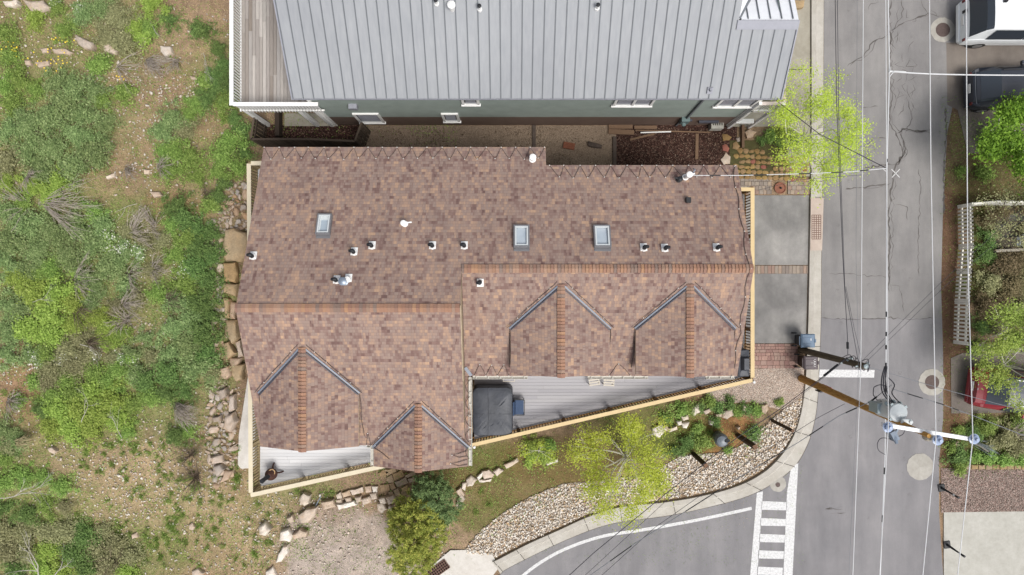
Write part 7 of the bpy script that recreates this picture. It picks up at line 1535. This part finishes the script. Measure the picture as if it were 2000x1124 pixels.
for a in [(230, 135, 70, 14, -20, 60, M_TWIGG, 'grey dry twigs near the top of the slope'), (290, 118, 60, 46, -10, 70, M_TWIGG, 'arching heap of grey grass stems near the top of the slope'), (345, 120, 40, 26, 0, 180, M_TWIGG, 'thin straw coloured tuft beside the reddish boulder'),
          (80, 395, 130, 44, -25, 35, M_TWIGG, 'wide fan of bleached dry branches at the left'), (60, 400, 70, 20, 100, 260, M_TWIGG, 'shorter reddish twigs left of the dry fan'), (255, 455, 70, 30, -60, 20, M_TWIGG, 'clump of bleached branches above the white flowers'), (300, 440, 40, 20, -120, 40, M_TWIGG, 'short grey brush right of the bleached clump'),
          (150, 545, 60, 30, -60, 60, M_TWIGG, 'pinkish dry stalks in the middle of the hillside'), (300, 525, 50, 24, -60, 60, M_TWIGG, 'dry stalks above the stained slab level'), (250, 535, 50, 22, -30, 60, M_TWIGG, 'faint dry stalks below the white flowers'), (240, 595, 60, 26, -40, 40, M_TWIGG, 'dry stalks above the grey dead bush'), (250, 625, 34, 34, 0, 360, M_TWIGG, 'round grey dead bush in the middle of the slope'),
          (150, 600, 60, 16, -10, 80, M_TWIG, 'brown stalks right of the bright bushes'), (170, 670, 60, 20, -30, 30, M_TWIG, 'brown stalks above the fallen branch'), (345, 790, 60, 60, 0, 60, M_TWIGG, 'dense fan of grey brush above the rubble wall'), (385, 930, 40, 46, 0, 360, M_TWIG, 'brown spiky bush low beside the rubble wall'), (375, 885, 40, 30, 0, 360, M_TWIG, 'brown spiky bush beside the lower wall'),
          (20, 780, 50, 26, -30, 60, M_TWIGG, 'grey stalks at the left edge'), (35, 862, 50, 34, -20, 10, m_plain('straw', S(206, 192, 150), .8, .1), 'pale straw clump at the left edge'), (225, 1090, 40, 20, 0, 360, M_TWIG, 'brown brush at the bottom'), (60, 340, 40, 20, -20, 90, M_TWIGG, 'dry stalks above the lime bushes'), (310, 330, 40, 22, -40, 60, M_TWIGG, 'dry stalks beside the bare slope'), (250, 330, 36, 20, -10, 80, M_TWIGG, 'wispy stalks on the bare patch'), (330, 590, 40, 22, -60, 60, M_TWIG, 'thin brown stalks among the sage shrubs'),
          (400, 380, 24, 14, -60, 60, M_TWIG, 'few brown stalks near the wall top'), (1930, 470, 50, 26, -60, 60, M_TWIG, 'bare twigs over the small terrace'), (1960, 850, 60, 34, -70, 40, M_TWIGG, 'arching pale stems of the willowy shrub'), (1895, 862, 40, 12, 0, 45, m_plain('silver_twig', S(160, 170, 176), .6, .1), 'silvery dead branches lying in the edged bed'), (1290, 370, 1, 1, 0, 1, M_TWIG, 'x')][:-1]:
    brush(*a[:7], a[7], h=.8)
def limb_tree(mb, p, d, L, r, depth, rd_, tips, spread=.7, up=.1, kink=.25, nb=(2, 3), shrink=.68):
    k = 4; pts = [p.copy()]; q = p.copy(); dd = d.copy()
    for j in range(k): dd = (dd+Vector((rd_.uniform(-kink, kink), rd_.uniform(-kink, kink), rd_.uniform(-kink, kink)*.6+up*.3))).normalized(); q = q+dd*L/k; pts.append(q.copy())
    mb.tube(pts, [r*(1-.12*j) for j in range(k+1)], 5 if r > .02 else 4, cap=False)
    if depth == 0: tips.append((pts[-1], dd)); tips.append((pts[2], dd)); return
    for i in range(rd_.randint(*nb)):
        t = rd_.choice([2, 3, 4, 4]); s = Vector((rd_.uniform(-1, 1), rd_.uniform(-1, 1), rd_.uniform(-.35, .6))); nd = (dd+s*spread).normalized(); limb_tree(mb, pts[t], nd, L*shrink*rd_.uniform(.75, 1.1), r*.58, depth-1, rd_, tips, spread, up, kink, nb, shrink)
    if depth >= 1: tips.append((pts[-1], dd))
def dead(px, py, ang, L, label, seed, z=.3, r=.03, spread=.5):
    p = G(px, py, z); mb = MB(); tips = []; a = math.radians(ang); limb_tree(mb, p, Vector((math.cos(a), math.sin(a), .18)), L, r, 3, random.Random(seed), tips, spread, .0, .16, (2, 3), .7); tag(mb.build('dead_branch', M_DEADW), label, 'dead branch')
dead(-8, 969, 0, 1.5, 'bare white branches reaching in from the left edge', 3); dead(85, 1140, 80, 1.2, 'bleached dead shrub at the bottom left corner', 5, .4, .035, .8); dead(110, 1135, 60, 1.0, 'thinner pale dead stems beside the bleached shrub', 8, .4, .03, .7); dead(165, 672, -12, .9, 'fallen grey branch crossing the slope', 11, .3, .02, .35); dead(175, 820, 60, .9, 'wispy bare sapling over the lime bushes', 13, .6, .014, .7); dead(250, 850, 115, .8, 'thin bare twigs leaning over the lime bushes', 15, .5, .012, .5); dead(85, 590, 10, .6, 'bluish bare branch in the bright bushes', 17, .7, .012, .6); dead(275, 400, 200, .5, 'small bleached branch on the slope', 19, .3, .015, .5); dead(405, 110, -65, .7, 'thin bare sapling stem near the white deck', 21, .4, .012, .25); dead(300, 50, -60, .6, 'thin fallen stem near the top of the slope', 23, .3, .012, .3); dead(950, 455+600, 90, .01, 'x', 1) if False else None

def leaf_cloud(pos, ls, seed, tilt=.7, asp=(1.2, 1.0)):
    g = np.random.default_rng(seed); n = len(pos); s = ls*g.uniform(.5, 1.5, n); return scatter(LEAF_V, LEAF_F, pos, np.stack([s*asp[0], s*asp[1], s], -1), rrot(n, tilt, g))
def aspen(label, base, hub, R, hgt, seed, nlimb=10, nl=26, mat='aspen', ls=.06, depth=2, bark=None, name='tree', cat='tree', group=None, rad=.055, cl=.16, elev=(.15, .9), bias=None):
    o = thing(name, base, label, cat, group); rd_ = random.Random(seed); mb = MB(); tips = []; base = Vector(base); hub = Vector(hub)
    mb.tube([base-Vector((0, 0, .1)), base.lerp(hub, .35)+Vector((.03, .02, 0)), base.lerp(hub, .7), hub], [rad*1.5, rad*1.2, rad*1.05, rad*.9], 8)
    for i in range(nlimb):
        a = 2*PI*i/nlimb+rd_.uniform(-.3, .3); e = rd_.uniform(*elev); d = Vector((math.cos(a)*math.cos(e), math.sin(a)*math.cos(e), math.sin(e))); q = base.lerp(hub, rd_.uniform(.72, 1.0)); L = R*rd_.uniform(.42, .62)
        if bias is not None: L *= 1+.35*d.dot(bias)
        limb_tree(mb, q, d, L, rad*rd_.uniform(.45, .65), depth, rd_, tips, .62, .12, .2, (2, 3), .66)
    mb.build('trunk', bark or M_BARK, o, smooth=True); g = np.random.default_rng(seed); P_ = []
    for t, d in tips: k = int(nl*g.uniform(.3, 1.6)); P_.append(np.array(t)[None, :]+g.normal(0, cl, (k, 3))*np.array([1, 1, .6]))
    pos = np.concatenate(P_); pos = pos[pos[:, 2] > .3]; V, Fc = leaf_cloud(pos-np.array(WL[o.name])[None, :], ls, seed); me = np_mesh('crown', V, Fc, LM[mat]); c = link('crown', me, o); return o
p0 = P(1556, 296); hb = P(1572, 266, 3.0); aspen('thin yellow green aspen overhanging the kerb beside the green house', p0, hb, 2.75, 6, 31, 17, 22, ls=.056, depth=3, elev=(.05, 1.1), bias=Vector((-.35, .25, 0)), cl=.19)
p0 = P(1207, 872); hb = P(1226, 898, 2.6); aspen('young lime aspen with white branches between deck rail and river stones', p0, hb, 2.4, 5, 47, 14, 26, ls=.056, depth=3, rad=.07, elev=(.05, .95), cl=.2, bias=Vector((-.2, -.1, 0)))
p0 = P(1050, 885); aspen('small wispy sapling below the right deck rail', p0, P(1053, 880, 1.2), 1.1, 2, 5, 7, 16, ls=.05, depth=1, rad=.02, cl=.12)
p0 = P(1962, 245); aspen('big bright green tree at the right edge above the dark hatchback', P(1965, 285), P(1990, 285, 2.6), 2.9, 5, 61, 16, 110, 'maple', .095, 2, M_BARK, rad=.06, cl=.24, elev=(.05, .9), bias=Vector((0, -.5, 0)))
aspen('upper lime crown of the feathery trees above the red wagon', P(1945, 655), P(1962, 650, 2.0), 1.7, 4, 71, 10, 40, 'lime', .065, 2, M_BARK, rad=.04, cl=.17)
aspen('lower lime crown of the feathery trees overhanging the red wagon', P(1940, 715), P(1962, 712, 2.4), 2.0, 4, 73, 12, 34, 'lime', .07, 2, M_BARK, rad=.045, cl=.17)
aspen('thin olive tree overhanging the small terrace', P(1950, 440), P(1968, 432, 2.0), 1.7, 3, 75, 9, 20, 'olive', .06, 2, M_BARKD, rad=.035, cl=.2)
def conifer(label, base, top, lobes, mat, seed, n=6500):
    o = thing('conifer', base, label, 'conifer'); g = np.random.default_rng(seed); base = Vector(base); mb = MB(); mb.tube([base, base.lerp(Vector(top), .5), Vector(top)], [.11, .08, .02], 7)
    Pp = []; tot = sum(l[3]**2 for l in lobes)
    for (lx, ly, lz, lr, lh) in lobes:
        mb.tube([base+Vector((0, 0, .3)), Vector((lx, ly, lz-lh*.3))], [.04, .015], 5); k = int(n*lr**2/tot); kc = max(6, int(k/46))
        v = g.normal(0, 1, (kc, 3)); v /= np.linalg.norm(v, axis=1)[:, None]; v[:, 2] = np.abs(v[:, 2])*1.2-.35; c = np.array([lx, ly, lz])[None, :]+v*np.array([lr, lr, lh])[None, :]*g.uniform(.55, 1.0, (kc, 1))
        w = g.integers(0, kc, k); out = v[w]*.9+np.array([0, 0, .35]); out /= np.linalg.norm(out, axis=1)[:, None]; Pp.append(c[w]+out*(g.random(k)**.8*.20)[:, None]+g.normal(0, .045, (k, 3)))
    pos = np.concatenate(Pp); pos = pos[pos[:, 2] > .1]; mb.build('trunk', M_BARKD, o); V, Fc = leaf_cloud(pos-np.array(WL[o.name])[None, :], .065, seed, .9, (1.7, .6)); me = np_mesh('crown', V, Fc, LM[mat]); link('crown', me, o)
def Lb(px, py, z, r, h): p = P(px, py, z); return (p.x, p.y, z, r, h)
conifer('dark bluish green conifer at the tip of the small gable', P(852, 955), P(858, 975, 3.4), [Lb(845, 965, 2.3, .75, .9), Lb(866, 985, 2.0, .70, .8), Lb(832, 955, 1.8, .60, .7), Lb(858, 1008, 1.5, .6, .6), Lb(846, 945, 2.0, .5, .8)], 'conifer', 81, 15000)
conifer('golden green conifer reaching the bottom edge, in front of the dark one', P(818, 1025), P(808, 1060, 4.0), [Lb(815, 1010, 2.4, .85, 1.0), Lb(790, 1025, 2.0, .75, .8), Lb(840, 1035, 2.0, .7, .8), Lb(805, 1060, 2.9, .8, 1.0), Lb(835, 1065, 2.2, .6, .8), Lb(785, 1085, 2.2, .6, .8), Lb(810, 1100, 2.6, .7, .8), Lb(800, 985, 1.8, .55, .7), Lb(776, 1008, 1.4, .4, .5)], 'gold', 83, 30000)

# ------------------------------------------------------------------ grass and weeds nobody could count
def grass(name, n, fn, mats, s0, s1, label, seed, region, tilt=.5, asp=(.5, 1.6)):
    g = np.random.default_rng(seed); x = g.uniform(region[0], region[1], n); y = g.uniform(region[2], region[3], n); w = fn(x, y); k = g.random(n) < w; x = x[k]; y = y[k]
    z = np.array([hill(a, b) if (a < -11.9 or b < -8.9) else 0.0 for a, b in zip(x, y)])
    tv = np.array([[-.09, 0, 0], [.09, 0, 0], [.02, .12, 1.0]]); tf = np.array([[0, 1, 2]]); s = g.uniform(s0, s1, len(x)); R_ = np.einsum('nij,njk->nik', rotz_(g.uniform(0, 6.28, len(x))), rotx_(g.normal(0, tilt, len(x))+.5)); V, Fc = scatter(tv, tf, np.stack([x, y, z-.01], -1), np.stack([s, s, s], -1), R_)
    o = link(name, np_mesh(name, V, Fc, mats)); o['kind'] = 'stuff'; tag(o, label, 'grass'); return o
def gfield(x, y):
    i = np.clip(np.searchsorted(gx, x), 0, len(gx)-1); j = np.clip(np.searchsorted(gy, y), 0, len(gy)-1); return green[j, i]
M_GR = m_leaf('grass_blade', leafpal((70, 96, 30), (98, 130, 44), (126, 160, 60), (150, 160, 90)), .3); M_GRD = m_leaf('dry_blade', leafpal((150, 130, 90), (186, 168, 120), (206, 190, 150)), .3)
def f1(x, y): return np.clip(np.maximum(gfield(x, y), .3)*1.1, 0, 1)*(.3+.9*(fbm(x, y, 1.3, 40) > .48))
grass('grass', 150000, f1, M_GR, .06, .16, 'short green grass and weeds covering the slopes', 1, (-24.5, -2.5, -14, 13.8)); grass('grass', 26000, f1, M_GR, .05, .12, 'thin grass on the slope under the right deck', 2, (-3.0, 13.6, -13, -4.5)); grass('grass', 16000, f1, M_GR, .06, .16, 'weedy grass along the right hand verge', 3, (20, 25, -9, 9))
def f2(x, y): return .22+.6*(fbm(x, y, .9, 50) > .54)
grass('dry_grass', 90000, lambda x, y: f2(x, y)*(gfield(x, y) < .9), M_GRD, .06, .15, 'dry straw coloured grass scattered over the hillside', 4, (-24.5, -10.5, -14, 13.8)); grass('dry_grass', 6000, f2, M_GRD, .05, .11, 'dry straw coloured grass in the garden slope', 5, (-2.5, 12, -11.5, -5.5))
tf_ = []; g_ = np.random.default_rng(9)     # spiky tufts on the lower slope
for k in range(320):
    x, y = g_.uniform(150, 500), g_.uniform(850, 1110)
    if fbm(np.array([x*.02]), np.array([y*.02]), 1.0, 60)[0] > .42: p = G(x, y); tf_.append((p.x, p.y, g_.uniform(.06, .17)))
for x, y in ((500, 1085), (520, 1060), (505, 985), (525, 1005), (545, 1000), (500, 1060), (530, 1060), (460, 1090), (480, 1040), (600, 1035), (640, 965), (580, 960), (35, 795), (10, 770), (650, 962), (955, 985), (1000, 900), (930, 1000), (940, 960), (1385, 845), (1390, 870)): p = G(x, y); tf_.append((p.x, p.y, .16))
xs = []; 
for (a, b, r) in tf_: m = int(60*r/.15); q = g_.normal(0, r*.5, (m, 2)); xs.append(np.stack([a+q[:, 0], b+q[:, 1], np.full(m, hill(a, b) if b < -8.9 or a < -11.9 else 0)], -1))
xs = np.concatenate(xs); s = g_.uniform(.10, .26, len(xs)); R_ = np.einsum('nij,njk->nik', rotz_(g_.uniform(0, 6.28, len(xs))), rotx_(g_.normal(0, .35, len(xs))+.6)); V, Fc = scatter(np.array([[-.06, 0, 0], [.06, 0, 0], [.01, .1, 1.0]]), np.array([[0, 1, 2]]), xs, np.stack([s, s, s], -1), R_)
o = link('grass_tufts', np_mesh('grass_tufts', V, Fc, LM['mid'])); o['kind'] = 'stuff'; tag(o, 'dark green spiky grass tufts dotted over the lower slope', 'grass')
g_ = np.random.default_rng(19); xs = []
for cx, cy, n, sp in ((30, 110, 26, 16), (110, 115, 16, 20), (130, 80, 10, 8), (100, 130, 8, 12), (15, 90, 10, 10), (240, 155, 6, 8)):
    for k in range(n): p = G(cx+g_.normal(0, sp), cy+g_.normal(0, sp*.6), .25); xs.append(p[:])
xs = np.array(xs); s = np.full(len(xs), .075); V, Fc = scatter(LEAF_V*np.array([1, 1.5, 1]), LEAF_F, xs, np.stack([s, s, s], -1), rrot(len(xs), .3)); o = link('wildflowers', np_mesh('wildflowers', V, Fc, m_plain('yellow_flower', (.85, .62, .05, 1), .7))); o['kind'] = 'stuff'; tag(o, 'scattered yellow wildflowers on the upper hillside', 'flowers')

# low leafy ground cover that closes the gaps between the shrubs
def cover(name, n, fn, mat, ls, label, seed, region):
    g = np.random.default_rng(seed); x = g.uniform(region[0], region[1], n); y = g.uniform(region[2], region[3], n); k = g.random(n) < fn(x, y); x = x[k]; y = y[k]
    z = np.array([hill(a, b) if (a < -11.9 or b < -8.9) else 0.0 for a, b in zip(x, y)])+g.random(len(x))**2*.14+.01
    V, Fc = leaf_cloud(np.stack([x, y, z], -1), ls, seed, .55); o = link(name, np_mesh(name, V, Fc, mat)); o['kind'] = 'stuff'; tag(o, label, 'ground cover')
RG = (-24.6, -2.6, -14, 14)
cover('ground_cover', 120000, lambda x, y: gfield(x, y)*np.clip((fbm(x, y, 2.4, 70)-.38)*7, 0, 1)*(fbm(x, y, .45, 71) > .47), LM['sage'], .05, 'low sage coloured ground cover between the hillside shrubs', 71, RG)
cover('ground_cover', 130000, lambda x, y: np.maximum(gfield(x, y), .62)*np.clip((fbm(x, y, 2.1, 72)-.40)*7, 0, 1)*(fbm(x, y, .45, 71) < .53), LM['mid'], .05, 'low fresh green weeds between the hillside shrubs', 73, RG)
cover('ground_cover', 44000, lambda x, y: gfield(x, y)*np.clip((fbm(x, y, 2.6, 74)-.46)*9, 0, 1), LM['mid'], .045, 'low weeds on the slope below the right deck', 75, (-3.0, 13.4, -12, -4.6))
cover('ground_cover', 24000, lambda x, y: gfield(x, y)*np.clip((fbm(x, y, 2.6, 76)-.46)*9, 0, 1), LM['deep'], .05, 'low weeds along the right hand verge', 77, (20.2, 25, -9, 9))
# ------------------------------------------------------------------ camera, sky, sun
cam = bpy.data.cameras.new('Camera'); co = bpy.data.objects.new('Camera', cam); C.objects.link(co); co.location = (0, 0, H); co.rotation_euler = (0, 0, 0); cam.lens = 24.0; cam.sensor_width = 36.0; cam.clip_start = .1; cam.clip_end = 600
bpy.context.scene.camera = co
w = bpy.data.worlds.new('World'); bpy.context.scene.world = w; w.use_nodes = True; nt = w.node_tree; bg = nt.nodes['Background']
EL, AZ = math.radians(62), math.radians(142)
sky = nt.nodes.new('ShaderNodeTexSky'); sky.sky_type = 'NISHITA'; sky.sun_disc = False; sky.sun_elevation = EL; sky.sun_rotation = AZ; sky.air_density = 1.0; sky.dust_density = 4.0; sky.ozone_density = 1.0
hsv = nt.nodes.new('ShaderNodeHueSaturation'); hsv.inputs['Saturation'].default_value = .38; nt.links.new(sky.outputs[0], hsv.inputs['Color']); nt.links.new(hsv.outputs[0], bg.inputs[0]); bg.inputs[1].default_value = .15
sun = bpy.data.lights.new('Sun', 'SUN'); sun.energy = 2.6; sun.angle = math.radians(22); sun.color = (1, .965, .91); so = bpy.data.objects.new('Sun', sun); C.objects.link(so)
d = Vector((math.sin(AZ)*math.cos(EL), math.cos(AZ)*math.cos(EL), math.sin(EL))); so.rotation_euler = d.to_track_quat('Z', 'Y').to_euler()
sc = bpy.context.scene; sc.view_settings.view_transform = 'Standard'; sc.view_settings.look = 'None'; sc.view_settings.exposure = 0; sc.view_settings.gamma = 1
sc.cycles.max_bounces = 6; sc.cycles.diffuse_bounces = 3; sc.cycles.use_denoising = True
